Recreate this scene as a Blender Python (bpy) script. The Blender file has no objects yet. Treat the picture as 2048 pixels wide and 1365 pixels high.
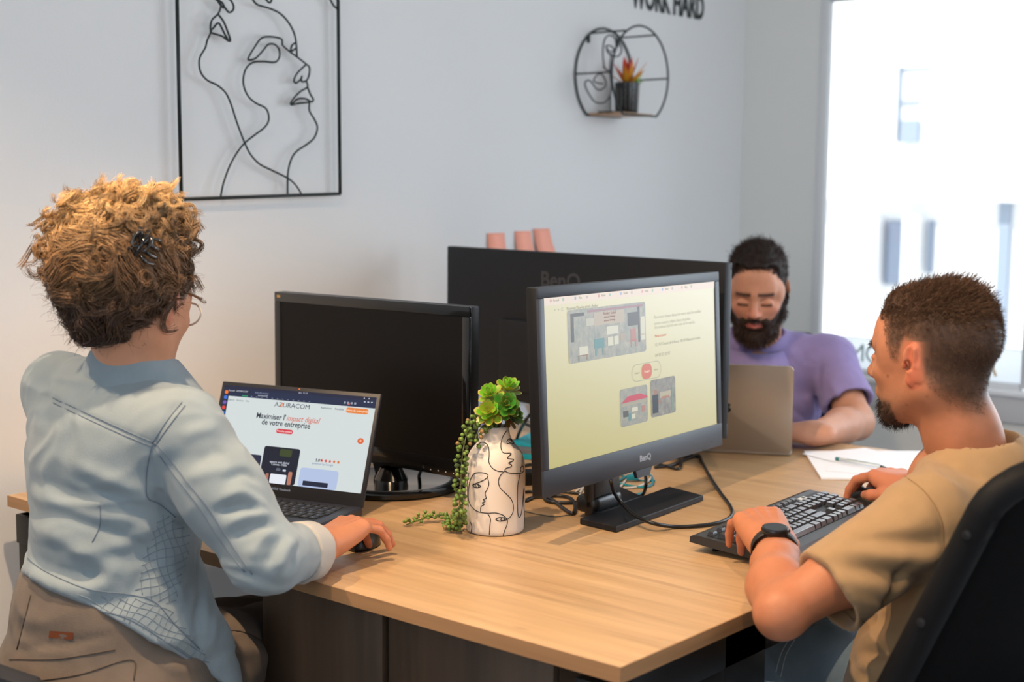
import bpy, bmesh, math, random
import numpy as np
from mathutils import Vector, Matrix, Quaternion
from mathutils.bvhtree import BVHTree

random.seed(4); np.random.seed(4)
SC = bpy.context.scene
COL = SC.collection

# ------------------------------------------------------------------ camera
F_PX, PITCH, ROLL, YAW = 2778.25, math.radians(6.244), math.radians(0.563), math.radians(130.207)
CAM = np.array([0.98974612, -1.38957388, 1.35])
_cy, _sy = math.cos(YAW), math.sin(YAW)
FW = np.array([_cy*math.cos(PITCH), _sy*math.cos(PITCH), -math.sin(PITCH)])
_r = np.array([_sy, -_cy, 0.0]); _u = np.cross(_r, FW)
RT = _r*math.cos(ROLL)+_u*math.sin(ROLL); UP = -_r*math.sin(ROLL)+_u*math.cos(ROLL)
cd = bpy.data.cameras.new('camera'); cam = bpy.data.objects.new('camera', cd); COL.objects.link(cam)
cd.sensor_width = 36.0; cd.lens = F_PX/2048*36.0; cd.clip_start = 0.05; cd.clip_end = 200
M = Matrix.Identity(4)
for i in range(3):
    M[i][0], M[i][1], M[i][2], M[i][3] = RT[i], UP[i], -FW[i], CAM[i]
cam.matrix_world = M
SC.camera = cam
cd.dof.use_dof = True; cd.dof.focus_distance = 2.35; cd.dof.aperture_fstop = 3.5

# ------------------------------------------------------------------ world, lights, exposure
SC.view_settings.view_transform = 'Standard'; SC.view_settings.look = 'None'
SC.view_settings.gamma = 1.0; SC.view_settings.use_curve_mapping = False
SC.view_settings.exposure = 0.08
world = bpy.data.worlds.new('sky'); SC.world = world; world.use_nodes = True
wn = world.node_tree.nodes; wl = world.node_tree.links
wn['Background'].inputs[0].default_value = (0.80, 0.90, 1.0, 1); wn['Background'].inputs[1].default_value = 1.7

def area(name, loc, target, size, power, col, sy=None):
    l = bpy.data.lights.new(name, 'AREA'); l.energy = power; l.color = col
    l.shape = 'RECTANGLE'; l.size = size; l.size_y = sy or size
    o = bpy.data.objects.new(name, l); COL.objects.link(o); o.location = loc
    o.rotation_euler = (Vector(target)-Vector(loc)).to_track_quat('-Z', 'Y').to_euler()
    return o
def spot(name, loc, target, power, col, angle=80, blend=.5, r=.022):
    l = bpy.data.lights.new(name, 'SPOT'); l.energy = power; l.color = col
    l.spot_size = math.radians(angle); l.spot_blend = blend; l.shadow_soft_size = r
    o = bpy.data.objects.new(name, l); COL.objects.link(o); o.location = loc
    o.rotation_euler = (Vector(target)-Vector(loc)).to_track_quat('-Z', 'Y').to_euler()
    return o
sun = bpy.data.lights.new('sun', 'SUN'); sun.energy = 4.2; sun.angle = math.radians(1); sun.color = (1, .96, .9)
so = bpy.data.objects.new('sun', sun); COL.objects.link(so); so.rotation_euler = (math.radians(48), 0, math.radians(-25))
# daylight: the far wall's second window (right of the frame); plus unseen added fills beside and behind the camera, no windows there
area('daylight_far_window', (0.75, 2.74, 1.45), (0.2, 0.6, .9), 1.7, 33, (.80, .90, 1.0), 1.25)
area('side_fill', (3.1, 0.6, 1.55), (-1.5, 0.9, 1.1), 2.6, 27, (.86, .93, 1.0), 1.7)  # added fill that brightens the left wall; the side wall is solid
area('front_fill', (0.4, -3.3, 2.0), (-0.9, 2.8, 1.5), 2.6, 40, (.86, .92, 1.0), 1.6)  # added fill behind the camera, lifts the window wall
WARM = (1.0, .70, .43)
spot('ceiling_spot_desk', (-0.42, -0.42, 2.5), (-0.45, 0.35, .75), 125, WARM, 84, .6)
spot('ceiling_spot_back', (-1.02, -0.95, 2.5), (-.85, -.2, 1.0), 95, WARM, 70, .7)
spot('ceiling_spot_side', (0.62, -0.35, 2.5), (.2, .45, .9), 60, WARM, 70, .7)

# ------------------------------------------------------------------ helpers
def ray(px, py): return FW + RT*(px-1024)/F_PX - UP*(py-682.5)/F_PX
def onz(px, py, z=0.75):
    q = ray(px, py); return CAM+q*((z-CAM[2])/q[2])
def onx(px, py, x):
    q = ray(px, py); return CAM+q*((x-CAM[0])/q[0])
def ony(px, py, y):
    q = ray(px, py); return CAM+q*((y-CAM[1])/q[1])
def atd(px, py, d): return CAM+ray(px, py)*d
def onplane(px, py, p0, n):
    q = ray(px, py); p0 = np.array(p0); n = np.array(n); return CAM+q*(((p0-CAM)@n)/(q@n))

def lin(c):
    """sRGB 0-255 -> linear"""
    out = []
    for v in c[:3]:
        v /= 255.0
        out.append(v/12.92 if v <= .04045 else ((v+.055)/1.055)**2.4)
    return (*out, 1.0)

MATS = {}
def mat(name, col=(.5, .5, .5, 1), rough=.5, metal=0.0, spec=.5, emit=None, es=1.0, coat=0.0, sheen=0.0, attr=None, bump=None, noise=None, trans=0.0, sss=0.0, aniso=None):
    """bump=(scale,strength[,detail]); noise=(scale,amount) tints the base colour a little; attr=name of a colour attribute"""
    if name in MATS: return MATS[name]
    m = bpy.data.materials.new(name); m.use_nodes = True; MATS[name] = m
    nt = m.node_tree; b = nt.nodes['Principled BSDF']; L = nt.links.new
    b.inputs['Base Color'].default_value = col; b.inputs['Roughness'].default_value = rough
    b.inputs['Metallic'].default_value = metal; b.inputs['Specular IOR Level'].default_value = spec
    b.inputs['Coat Weight'].default_value = coat; b.inputs['Sheen Weight'].default_value = sheen
    b.inputs['Transmission Weight'].default_value = trans
    if sss:
        b.inputs['Subsurface Weight'].default_value = sss; b.inputs['Subsurface Radius'].default_value = (.012, .005, .003); b.inputs['Subsurface Scale'].default_value = 1.0
    if emit: b.inputs['Emission Color'].default_value = emit; b.inputs['Emission Strength'].default_value = es
    src = None
    if attr:
        a = nt.nodes.new('ShaderNodeVertexColor'); a.layer_name = attr; src = a.outputs[0]
    tc = nt.nodes.new('ShaderNodeTexCoord')
    if noise:
        n = nt.nodes.new('ShaderNodeTexNoise'); n.inputs['Scale'].default_value = noise[0]; n.inputs['Detail'].default_value = 5
        L(tc.outputs['Object'], n.inputs['Vector'])
        mr = nt.nodes.new('ShaderNodeMapRange'); mr.inputs['From Min'].default_value = .25; mr.inputs['From Max'].default_value = .75
        mr.inputs['To Min'].default_value = 1-noise[1]; mr.inputs['To Max'].default_value = 1+noise[1]; L(n.outputs[0], mr.inputs[0])
        vm = nt.nodes.new('ShaderNodeVectorMath'); vm.operation = 'SCALE'
        if src: L(src, vm.inputs[0])
        else: vm.inputs[0].default_value = col[:3]
        L(mr.outputs[0], vm.inputs['Scale']); src = vm.outputs[0]
    if src: L(src, b.inputs['Base Color'])
    if bump:
        n = nt.nodes.new('ShaderNodeTexNoise'); n.inputs['Scale'].default_value = bump[0]; n.inputs['Detail'].default_value = bump[2] if len(bump) > 2 else 3
        if aniso:
            mp = nt.nodes.new('ShaderNodeMapping'); mp.inputs['Scale'].default_value = aniso; L(tc.outputs['Object'], mp.inputs[0]); L(mp.outputs[0], n.inputs['Vector'])
        else: L(tc.outputs['Object'], n.inputs['Vector'])
        bp = nt.nodes.new('ShaderNodeBump'); bp.inputs['Strength'].default_value = bump[1]; bp.inputs['Distance'].default_value = .002
        L(n.outputs[0], bp.inputs['Height']); L(bp.outputs[0], b.inputs['Normal'])
    return m

def wood_mat(name, c1, c2, c3, axis='X', rough=.42, scale=1.0):
    m = bpy.data.materials.new(name); m.use_nodes = True; MATS[name] = m
    nt = m.node_tree; b = nt.nodes['Principled BSDF']; L = nt.links.new
    tc = nt.nodes.new('ShaderNodeTexCoord')
    def mp(sc):
        q = nt.nodes.new('ShaderNodeMapping'); q.inputs['Scale'].default_value = sc; L(tc.outputs['Object'], q.inputs[0]); return q.outputs[0]
    al, ac = (1.6, 26) if axis == 'X' else (26, 1.6)
    s = scale
    vec = (al*s, ac*s, ac*s) if axis == 'X' else ((ac*s, ac*s, al*s) if axis == 'Z' else (ac*s, al*s, ac*s))
    def nz(v, sc, det, dist=0):
        q = nt.nodes.new('ShaderNodeTexNoise'); q.inputs['Scale'].default_value = sc; q.inputs['Detail'].default_value = det; q.inputs['Distortion'].default_value = dist; L(v, q.inputs['Vector']); return q.outputs[0]
    al, ac = 1.6*s, 26*s
    vec = {'X': (al, ac, ac), 'Y': (ac, al, ac), 'Z': (ac, ac, al)}[axis]
    fine = nz(mp(tuple(v*3 for v in vec)), 1.0, 8, .3)
    broad = nz(mp(tuple(v*.16 for v in vec)), 2.2, 4, .8)
    line = nz(mp(tuple(v*.7 for v in vec)), 1.0, 3, 1.2)
    r1 = nt.nodes.new('ShaderNodeValToRGB'); r1.color_ramp.elements[0].position = .3; r1.color_ramp.elements[1].position = .72
    r1.color_ramp.elements[0].color = c2; r1.color_ramp.elements[1].color = c1; L(broad, r1.inputs[0])
    mx = nt.nodes.new('ShaderNodeMix'); mx.data_type = 'RGBA'; mx.blend_type = 'MIX'
    r2 = nt.nodes.new('ShaderNodeValToRGB'); r2.color_ramp.elements[0].position = .30; r2.color_ramp.elements[1].position = .46
    r2.color_ramp.elements[0].color = (.38, .38, .38, 1); r2.color_ramp.elements[1].color = (0, 0, 0, 1); L(line, r2.inputs[0])
    L(r2.outputs[0], mx.inputs[0]); L(r1.outputs[0], mx.inputs[6]); mx.inputs[7].default_value = c3
    m2 = nt.nodes.new('ShaderNodeMix'); m2.data_type = 'RGBA'; m2.blend_type = 'MULTIPLY'; m2.inputs[0].default_value = 1
    r3 = nt.nodes.new('ShaderNodeMapRange'); r3.inputs['From Min'].default_value = .3; r3.inputs['From Max'].default_value = .7; r3.inputs['To Min'].default_value = .86; r3.inputs['To Max'].default_value = 1.06
    L(fine, r3.inputs[0]); L(mx.outputs[2], m2.inputs[6]); L(r3.outputs[0], m2.inputs[7])
    # knots
    kv = nt.nodes.new('ShaderNodeTexVoronoi'); kv.inputs['Scale'].default_value = 1.0
    L(mp({'X': (2.6*s, 6.5*s, 3), 'Y': (6.5*s, 2.6*s, 3), 'Z': (6.5*s, 3, 2.6*s)}[axis]), kv.inputs['Vector'])
    kr = nt.nodes.new('ShaderNodeMapRange'); kr.inputs['From Min'].default_value = .0; kr.inputs['From Max'].default_value = .055; kr.inputs['To Min'].default_value = .55; kr.inputs['To Max'].default_value = 0
    L(kv.outputs['Distance'], kr.inputs[0])
    m3 = nt.nodes.new('ShaderNodeMix'); m3.data_type = 'RGBA'; L(kr.outputs[0], m3.inputs[0]); L(m2.outputs[2], m3.inputs[6]); m3.inputs[7].default_value = c3
    L(m3.outputs[2], b.inputs['Base Color'])
    b.inputs['Roughness'].default_value = rough
    bp = nt.nodes.new('ShaderNodeBump'); bp.inputs['Strength'].default_value = .15; bp.inputs['Distance'].default_value = .001; L(fine, bp.inputs['Height']); L(bp.outputs[0], b.inputs['Normal'])
    return m

def glass_mat(name, tint=(1, 1, 1, 1), fres=1.0):
    m = bpy.data.materials.new(name); m.use_nodes = True; MATS[name] = m
    nt = m.node_tree; nt.nodes.clear(); L = nt.links.new
    out = nt.nodes.new('ShaderNodeOutputMaterial'); t = nt.nodes.new('ShaderNodeBsdfTransparent'); t.inputs[0].default_value = tint
    g = nt.nodes.new('ShaderNodeBsdfGlossy'); g.inputs['Roughness'].default_value = .02; mx = nt.nodes.new('ShaderNodeMixShader')
    fr = nt.nodes.new('ShaderNodeFresnel'); fr.inputs[0].default_value = 1.45
    L(fr.outputs[0], mx.inputs[0]); L(t.outputs[0], mx.inputs[1]); L(g.outputs[0], mx.inputs[2]); L(mx.outputs[0], out.inputs[0])
    return m

def emit_mat(name, col, s=1.0, gloss=True):
    m = bpy.data.materials.new(name); m.use_nodes = True; MATS[name] = m
    b = m.node_tree.nodes['Principled BSDF']; b.inputs['Base Color'].default_value = (0, 0, 0, 1)
    b.inputs['Roughness'].default_value = .35; b.inputs['Emission Color'].default_value = col; b.inputs['Emission Strength'].default_value = s
    b.inputs['Specular IOR Level'].default_value = .3
    return m

def link(o, parent=None):
    COL.objects.link(o)
    if parent is not None: o.parent = parent
    return o
def mesh(name, verts, faces, m=None, parent=None, smooth=False, matrix=None, col=None, attr='Col'):
    me = bpy.data.meshes.new(name)
    v = np.asarray(verts, dtype=np.float64)
    me.from_pydata(v.tolist() if len(v) else [], [], [list(map(int, f)) for f in faces] if not isinstance(faces, np.ndarray) else faces.tolist())
    me.validate(); me.update()
    if smooth: me.shade_smooth()
    if m: me.materials.append(m)
    if col is not None: set_col(me, col, attr)
    o = bpy.data.objects.new(name, me); link(o, parent)
    if matrix is not None: o.matrix_local = matrix
    return o
def set_col(me, col, attr='Col'):
    a = me.color_attributes.new(attr, 'FLOAT_COLOR', 'POINT')
    c = np.ones((len(me.vertices), 4), dtype=np.float32); c[:, :3] = np.asarray(col)[:, :3]
    a.data.foreach_set('color', c.ravel())
def bmobj(name, bm, m=None, parent=None, smooth=False, matrix=None, angle=None):
    me = bpy.data.meshes.new(name); bm.normal_update(); bm.to_mesh(me); bm.free()
    if smooth:
        me.shade_smooth()
        if angle: me.set_sharp_from_angle(angle=math.radians(angle))
    if m: me.materials.append(m)
    o = bpy.data.objects.new(name, me); link(o, parent)
    if matrix is not None: o.matrix_local = matrix
    return o
def empty(name, loc=(0, 0, 0), rz=0.0, matrix=None):
    o = bpy.data.objects.new(name, None); COL.objects.link(o); o.empty_display_size = .05
    if matrix is not None: o.matrix_world = matrix
    else: o.location = loc; o.rotation_euler = (0, 0, rz)
    return o
def tag(o, label=None, cat=None, group=None, kind=None):
    if label: o['label'] = label
    if cat: o['category'] = cat
    if group: o['group'] = group
    if kind: o['kind'] = kind
    return o
def adopt(o, p):
    o.parent = p; m = p.matrix_basis.inverted()
    q = p.parent
    if q: m = m @ q.matrix_basis.inverted()
    o.matrix_parent_inverse = m
    return o
def structure(o, label=None):
    o['kind'] = 'structure'
    if label: o['label'] = label
    return o

def add_box(bm, lo, hi, bev=0.0, seg=2, mtx=None):
    c = [(a+b)/2 for a, b in zip(lo, hi)]; s = [abs(b-a) for a, b in zip(lo, hi)]
    r = bmesh.ops.create_cube(bm, size=1.0, matrix=Matrix.Translation(c) @ Matrix.Diagonal((*s, 1)))
    vs = r['verts']
    if bev:
        es = list({e for v in vs for e in v.link_edges})
        r2 = bmesh.ops.bevel(bm, geom=es, offset=min(bev, min(s)*.49), segments=seg, affect='EDGES', profile=.5)
        vs = list({v for f in r2['faces'] for v in f.verts} | {v for v in vs if v.is_valid})
    if mtx is not None:
        bmesh.ops.transform(bm, matrix=mtx, verts=[v for v in vs if v.is_valid])
    return vs
def box(name, lo, hi, m, parent=None, bev=0.0, seg=2, matrix=None):
    bm = bmesh.new(); add_box(bm, lo, hi, bev, seg); return bmobj(name, bm, m, parent, smooth=bev > 0, matrix=matrix, angle=35)
def rrect(w, h, r, n=5):
    """rounded rectangle outline, centred"""
    pts = []
    for cx, cy, a0 in ((w/2-r, h/2-r, 0), (-w/2+r, h/2-r, 90), (-w/2+r, -h/2+r, 180), (w/2-r, -h/2+r, 270)):
        for i in range(n+1):
            a = math.radians(a0+90*i/n); pts.append((cx+r*math.cos(a), cy+r*math.sin(a)))
    return pts
def prism(bm, pts, z0, z1, bev=0.0, mtx=None):
    """extrude a 2-D outline along z"""
    lo = [bm.verts.new((x, y, z0)) for x, y in pts]; hi = [bm.verts.new((x, y, z1)) for x, y in pts]
    n = len(pts)
    fs = [bm.faces.new(hi), bm.faces.new(lo[::-1])]
    for i in range(n): fs.append(bm.faces.new((lo[i], lo[(i+1) % n], hi[(i+1) % n], hi[i])))
    vs = lo+hi
    if bev:
        es = [e for f in fs[:2] for e in f.edges]
        r = bmesh.ops.bevel(bm, geom=es, offset=bev, segments=2, affect='EDGES', profile=.5)
        vs = list({v for v in vs if v.is_valid} | {v for f in r['faces'] for v in f.verts})
    if mtx is not None: bmesh.ops.transform(bm, matrix=mtx, verts=vs)
    return vs
def lathe(name, prof, m, parent=None, seg=48, matrix=None, smooth=True, angle=40):
    v, f = [], []
    for r, z in prof:
        for i in range(seg):
            a = 2*math.pi*i/seg; v.append((r*math.cos(a), r*math.sin(a), z))
    for j in range(len(prof)-1):
        for i in range(seg):
            f.append((j*seg+i, j*seg+(i+1) % seg, (j+1)*seg+(i+1) % seg, (j+1)*seg+i))
    o = mesh(name, v, f, m, parent, smooth, matrix)
    if smooth: o.data.set_sharp_from_angle(angle=math.radians(angle))
    return o

def spline(pts, n=8, closed=False):
    """Catmull-Rom through pts"""
    P = np.array(pts, dtype=float); out = []
    k = len(P)
    if k < 3: n_ = 1
    rng = range(k if closed else k-1)
    for i in rng:
        p0 = P[(i-1) % k] if closed or i > 0 else 2*P[0]-P[1]
        p1 = P[i]; p2 = P[(i+1) % k]
        p3 = P[(i+2) % k] if closed or i+2 < k else 2*P[-1]-P[-2]
        for t in np.linspace(0, 1, n, endpoint=False):
            out.append(.5*((2*p1)+(-p0+p2)*t+(2*p0-5*p1+4*p2-p3)*t*t+(-p0+3*p1-3*p2+p3)*t**3))
    if not closed: out.append(P[-1])
    return np.array(out)
def tube_arrays(path, r, seg=8, closed=False, caps=True):
    P = np.asarray(path, float); n = len(P)
    r = np.broadcast_to(np.asarray(r, float), (n,))
    T = np.roll(P, -1, 0)-np.roll(P, 1, 0)
    if not closed: T[0] = P[1]-P[0]; T[-1] = P[-1]-P[-2]
    T /= np.linalg.norm(T, axis=1)[:, None]+1e-12
    up = np.array([0, 0, 1.0]) if abs(T[0][2]) < .9 else np.array([1.0, 0, 0])
    N = np.cross(T[0], up); N /= np.linalg.norm(N); V = []
    for i in range(n):
        if i:
            N = N-T[i]*(N@T[i]); N /= np.linalg.norm(N)+1e-12
        B = np.cross(T[i], N)
        for j in range(seg):
            a = 2*math.pi*j/seg; V.append(P[i]+r[i]*(math.cos(a)*N+math.sin(a)*B))
    Fc = []
    for i in range(n if closed else n-1):
        a, b = i*seg, ((i+1) % n)*seg
        for j in range(seg):
            Fc.append((a+j, a+(j+1) % seg, b+(j+1) % seg, b+j))
    if caps and not closed:
        Fc.append(tuple(range(seg))[::-1]); Fc.append(tuple((n-1)*seg+j for j in range(seg)))
    return V, Fc
def tubes(name, paths, r, m, parent=None, seg=8, closed=False, matrix=None):
    V, Fc = [], []
    for p in paths:
        v, f = tube_arrays(p, r, seg, closed); o = len(V); V += [tuple(q) for q in v]; Fc += [tuple(i+o for i in q) for q in f]
    return mesh(name, V, Fc, m, parent, True, matrix)
def tube(name, path, r, m, parent=None, seg=8, closed=False, matrix=None): return tubes(name, [path], r, m, parent, seg, closed, matrix)

def text(name, s, size, m, parent=None, matrix=None, ext=.0004, align='CENTER', shear=0, sx=1.0, bold=0.0, spacing=1.0):
    cu = bpy.data.curves.new(name, 'FONT'); cu.body = s; cu.size = size; cu.extrude = ext; cu.align_x = align; cu.align_y = 'CENTER'
    cu.shear = shear; cu.offset = bold; cu.space_character = spacing; cu.resolution_u = 3
    tmp = bpy.data.objects.new(name+'_tmp', cu); me = bpy.data.meshes.new_from_object(tmp); bpy.data.objects.remove(tmp)
    me.materials.clear(); me.materials.append(m); o = bpy.data.objects.new(name, me); link(o, parent)
    mt = matrix if matrix is not None else Matrix.Identity(4)
    o.matrix_local = mt @ Matrix.Diagonal((sx, 1, 1, 1))
    return o
def frame_m(origin, x, y):
    """matrix with local x,y axes"""
    x = Vector(x).normalized(); y = Vector(y); y = (y-x*y.dot(x)).normalized(); z = x.cross(y)
    m = Matrix.Identity(4)
    for i in range(3): m[i][0], m[i][1], m[i][2], m[i][3] = x[i], y[i], z[i], origin[i]
    return m

# ------------------------------------------------------------------ the room
WX, WY = -1.53, 2.809
wall_m = mat('wall_paint', lin((226, 226, 226)), .75, bump=(220, .12), noise=(1.2, .012))
wallw_m = mat('wall_paint_lifted', lin((240, 240, 236)), .75, bump=(220, .12), noise=(1.2, .012))  # wall paint made lighter to offset the weak light on the window wall
white_m = mat('white_frame', lin((228, 230, 232)), .35)
def sbox(name, lo, hi, m, bev=0): return structure(box(name, lo, hi, m, None, bev))
sbox('wall_left', (WX-.15, -3.6, 0), (WX, WY+.25, 2.62), wall_m)
sbox('wall_right', (3.3, -3.6, 0), (3.45, WY+.25, 2.62), wall_m)
sbox('wall_front', (WX, -3.6, 0), (3.3, -3.45, 2.62), wall_m)
sbox('ceiling', (WX-.15, -3.6, 2.62), (3.45, WY+.25, 2.75), mat('ceiling_paint', lin((235, 235, 232)), .8))
sbox('floor', (WX-.15, -3.6, -.1), (3.45, WY+.25, 0), mat('floor_tile', lin((150, 150, 152)), .4, noise=(6, .06)))
# far wall with two window openings
wz0, wz1 = .735, 2.0
bm = bmesh.new()
wa, wb, wc, wd = -1.245, -.50, -.30, 1.55
for lo, hi in (((WX, WY, 0), (wa, WY+.035, 2.62)), ((wa, WY, 0), (3.3, WY+.035, .655)), ((wa, WY, wz1), (3.3, WY+.035, 2.62)),
               ((wb, WY, .655), (wc, WY+.035, wz1)), ((wd, WY, .655), (3.3, WY+.035, wz1))): add_box(bm, lo, hi)
structure(bmobj('wall_far', bm, wallw_m))
glass = glass_mat('window_glass')
def window(name, x0, x1):
    w = empty(name, ((x0+x1)/2, WY, .7)); structure(w)
    def wb_(n, lo, hi, m=white_m, bev=.004):
        return adopt(box(n, lo, hi, m, None, bev), w)
    wb_('window_frame', (x0, WY-.004, .76), (x0+.032, WY+.028, 2.0)); wb_('window_frame', (x1-.032, WY-.004, .76), (x1, WY+.028, 2.0))
    wb_('window_frame', (x0+.032, WY-.004, 1.968), (x1-.032, WY+.028, 2.0)); wb_('window_frame', (x0+.032, WY-.002, .752), (x1-.032, WY+.028, .772))
    wb_('glass_pane', (x0+.03, WY+.02, .872), (x1-.03, WY+.026, 1.97), glass, 0)
    wb_('lower_panel', (x0+.032, WY+.012, .772), (x1-.032, WY+.03, .876), mat('frosted_panel', lin((235, 240, 244)), .7, trans=.75), 0)
    wb_('window_sill', (x0-.02, WY-.03, .735), (x1+.02, WY+.1, .753), mat('sill_white', lin((240, 242, 245)), .3))
    wb_('sill_face', (x0-.02, WY-.02, .655), (x1+.02, WY+.0, .735), mat('sill_face', lin((205, 206, 208)), .5))
    wb_('sill_shelf', (x0, WY+.028, .745), (x1, WY+.25, .752), mat('sill_white'))
    return w
w1 = window('window_1', wa, wb); w2 = window('window_2', wc, wd)
# lettering stuck on the lower panel, readable from outside
film = mat('window_letter_film', lin((176, 196, 196)), .6); filmo = mat('window_letter_orange', lin((226, 190, 130)), .6)
for ch, px in (('M', 1709), ('O', 1746), ('C', 1784), ('A', 1821), ('R', 1859), ('U', 1897), ('Z', 1936)):
    adopt(text('letter', ch, .085, film, None, frame_m((-1.078+(px-1710)*.001656, WY+.009, .822), (-1, 0, 0), (0, 0, 1)), sx=.95), w1)
sl = mesh('letter', [(-.640, WY+.009, .850), (-.632, WY+.009, .850), (-.608, WY+.009, .790), (-.617, WY+.009, .790)], [(0, 1, 2, 3)], filmo); adopt(sl, w1)

# ------------------------------------------------------------------ outside: white building across the street
fac = mat('white_render_facade', lin((245, 245, 245)), .8, noise=(3, .02)); blue = mat('blue_grey_glazing', (.16, .20, .27, 1), .3); blue2 = mat('grey_blue_shutter', (.30, .36, .44, 1), .5)
YB = 11.0
bld = empty('building', (-6.5, YB+2, 0)); tag(bld, 'white building across the street seen blurred through the window', 'building')
def bpart(n, lo, hi, m):
    return adopt(box(n, lo, hi, m, None), bld)
def fpx(x0, y0, x1, y1, yy=YB):
    a = ony(x0, y1, yy); b = ony(x1, y0, yy); return (a[0], a[2]), (b[0], b[2])
bpart('facade', (-12, YB, -3), (2, YB+4, 9), fac)
(xa, za), (xb, zb) = fpx(1790, 132, 1870, 287)
def fb(n, x0, y0, x1, y1, m, d=.05):
    (a, b), (c, e) = fpx(x0, y0, x1, y1); return bpart(n, (a, YB-d, b), (c, YB-.002, e), m)
for q in ((1795, 133, 1804, 285), (1804, 133, 1866, 138), (1804, 200, 1841, 206), (1804, 240, 1841, 285)): fb('window_pane', *q, blue2)
bpart('cornice', (-12, YB-.25, fpx(1700, 400, 1720, 396)[0][1]), (2, YB, fpx(1700, 400, 1720, 380)[1][1]), fac)
for q in ((1738, 436, 1749, 672), (1772, 442, 1812, 568), (1856, 442, 1870, 545)): fb('window_pane', *q, blue)
for q in ((1812, 430, 1852, 690), (1749, 430, 1772, 690)): fb('pilaster', *q, fac, .18)
fb('shutter', 1989, 400, 2026, 690, blue2)
ground = sbox('ground', (-30, WY+.25, -3.2), (30, 40, -3), mat('street', lin((190, 190, 188)), .9))
# ------------------------------------------------------------------ desk
oak = wood_mat('desk_oak', lin((192, 160, 122)), lin((178, 144, 104)), lin((128, 98, 70)), 'X', .38)
oak_e = wood_mat('desk_oak_edge', lin((168, 130, 92)), lin((140, 104, 70)), lin((88, 64, 44)), 'X', .5, 1.0)
oak_ey = wood_mat('desk_oak_edge_end', lin((168, 130, 92)), lin((140, 104, 70)), lin((88, 64, 44)), 'Y', .5, 1.0)
dkwood = wood_mat('dark_wood', lin((92, 74, 58)), lin((70, 54, 42)), lin((48, 36, 28)), 'Z', .5)
blackm = mat('black_metal', lin((26, 26, 28)), .45, .2)
blackp = mat('black_plastic', lin((16, 16, 18)), .45, spec=.3, bump=(900, .1))
TZ = .75
desk = empty('desk', (-.73, .82, 0)); tag(desk, 'wide light oak desk with square edges shared by the three people', 'desk')
adopt(box('tabletop', (-1.463, .001, .7281), (-.001, 1.639, TZ), oak, None, .0008, 1), desk)
adopt(box('edge_band', (-1.463, 0, .728), (0, .0012, .7496), oak_e), desk)
adopt(box('edge_band', (-.0012, .0012, .728), (0.0002, 1.64, .7496), oak_ey), desk)
adopt(box('edge_band', (-1.4635, .0012, .728), (-1.4622, 1.64, .7496), oak_ey), desk)
for lo, hi in (((-1.456, .012, .655), (-1.40, 1.62, .712)), ((-.085, .03, .66), (-.03, 1.60, .71)), ((-1.40, .30, .66), (-.085, .345, .708)), ((-1.40, 1.30, .66), (-.085, 1.345, .708))):
    adopt(box('beam', lo, hi, blackm, None, .002), desk)
for x in (-1.428, -.058):
    for y in (.045, 1.58):
        adopt(box('leg', (x-.028, y-.028, 0), (x+.028, y+.028, .712), blackm, None, .002), desk)
adopt(box('bracket', (-.20, .30, .60), (-.03, .42, .728), blackm, None, .003), desk)
cab = empty('under_desk_cabinet', (-.47, .26, 0)); tag(cab, 'dark wood grained cabinet standing under the near side of the desk', 'cabinet')
adopt(box('carcass', (-.775, .08, .004), (-.16, .46, .70), dkwood, None, .002), cab)
adopt(box('door_panel', (-.775, .062, .012), (-.492, .0795, .70), dkwood, None, .0015), cab)
adopt(box('door_panel', (-.482, .066, .012), (-.16, .0795, .70), dkwood, None, .0015), cab)

# ------------------------------------------------------------------ monitors
bez = mat('slate_bezel', lin((40, 46, 56)), .42, spec=.4, bump=(1500, .12))
def quad(name, pts, m, parent, off=0):
    return mesh(name, pts, [tuple(range(len(pts)))], m, parent)
def monitor_body(root, w, h, t, bezm, backm, screen_m, side, top, chin, glossy=False):
    """local: x right, y up (0 = bottom), z towards the viewer; front face at z=0"""
    bm = bmesh.new(); add_box(bm, (-w/2, 0, -t), (w/2, h, -.002), .003)
    b = bmobj('housing', bm, backm, root, True, angle=35)
    # frame as four bars
    bm = bmesh.new()
    x0, x1, y0, y1 = -w/2, w/2, 0, h
    add_box(bm, (x0, y0, -.006), (x1, y0+chin, 0), .0012); add_box(bm, (x0, y1-top, -.006), (x1, y1, 0), .0012)
    add_box(bm, (x0, y0+chin, -.006), (x0+side, y1-top, 0), .0012); add_box(bm, (x1-side, y0+chin, -.006), (x1, y1-top, 0), .0012)
    f = bmobj('bezel', bm, bezm, root, True, angle=35)
    s = box('screen', (x0+side-.001, y0+chin-.001, -.0035), (x1-side+.001, y1-top+.001, -.0018), screen_m, root)
    return b, f, s

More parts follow.
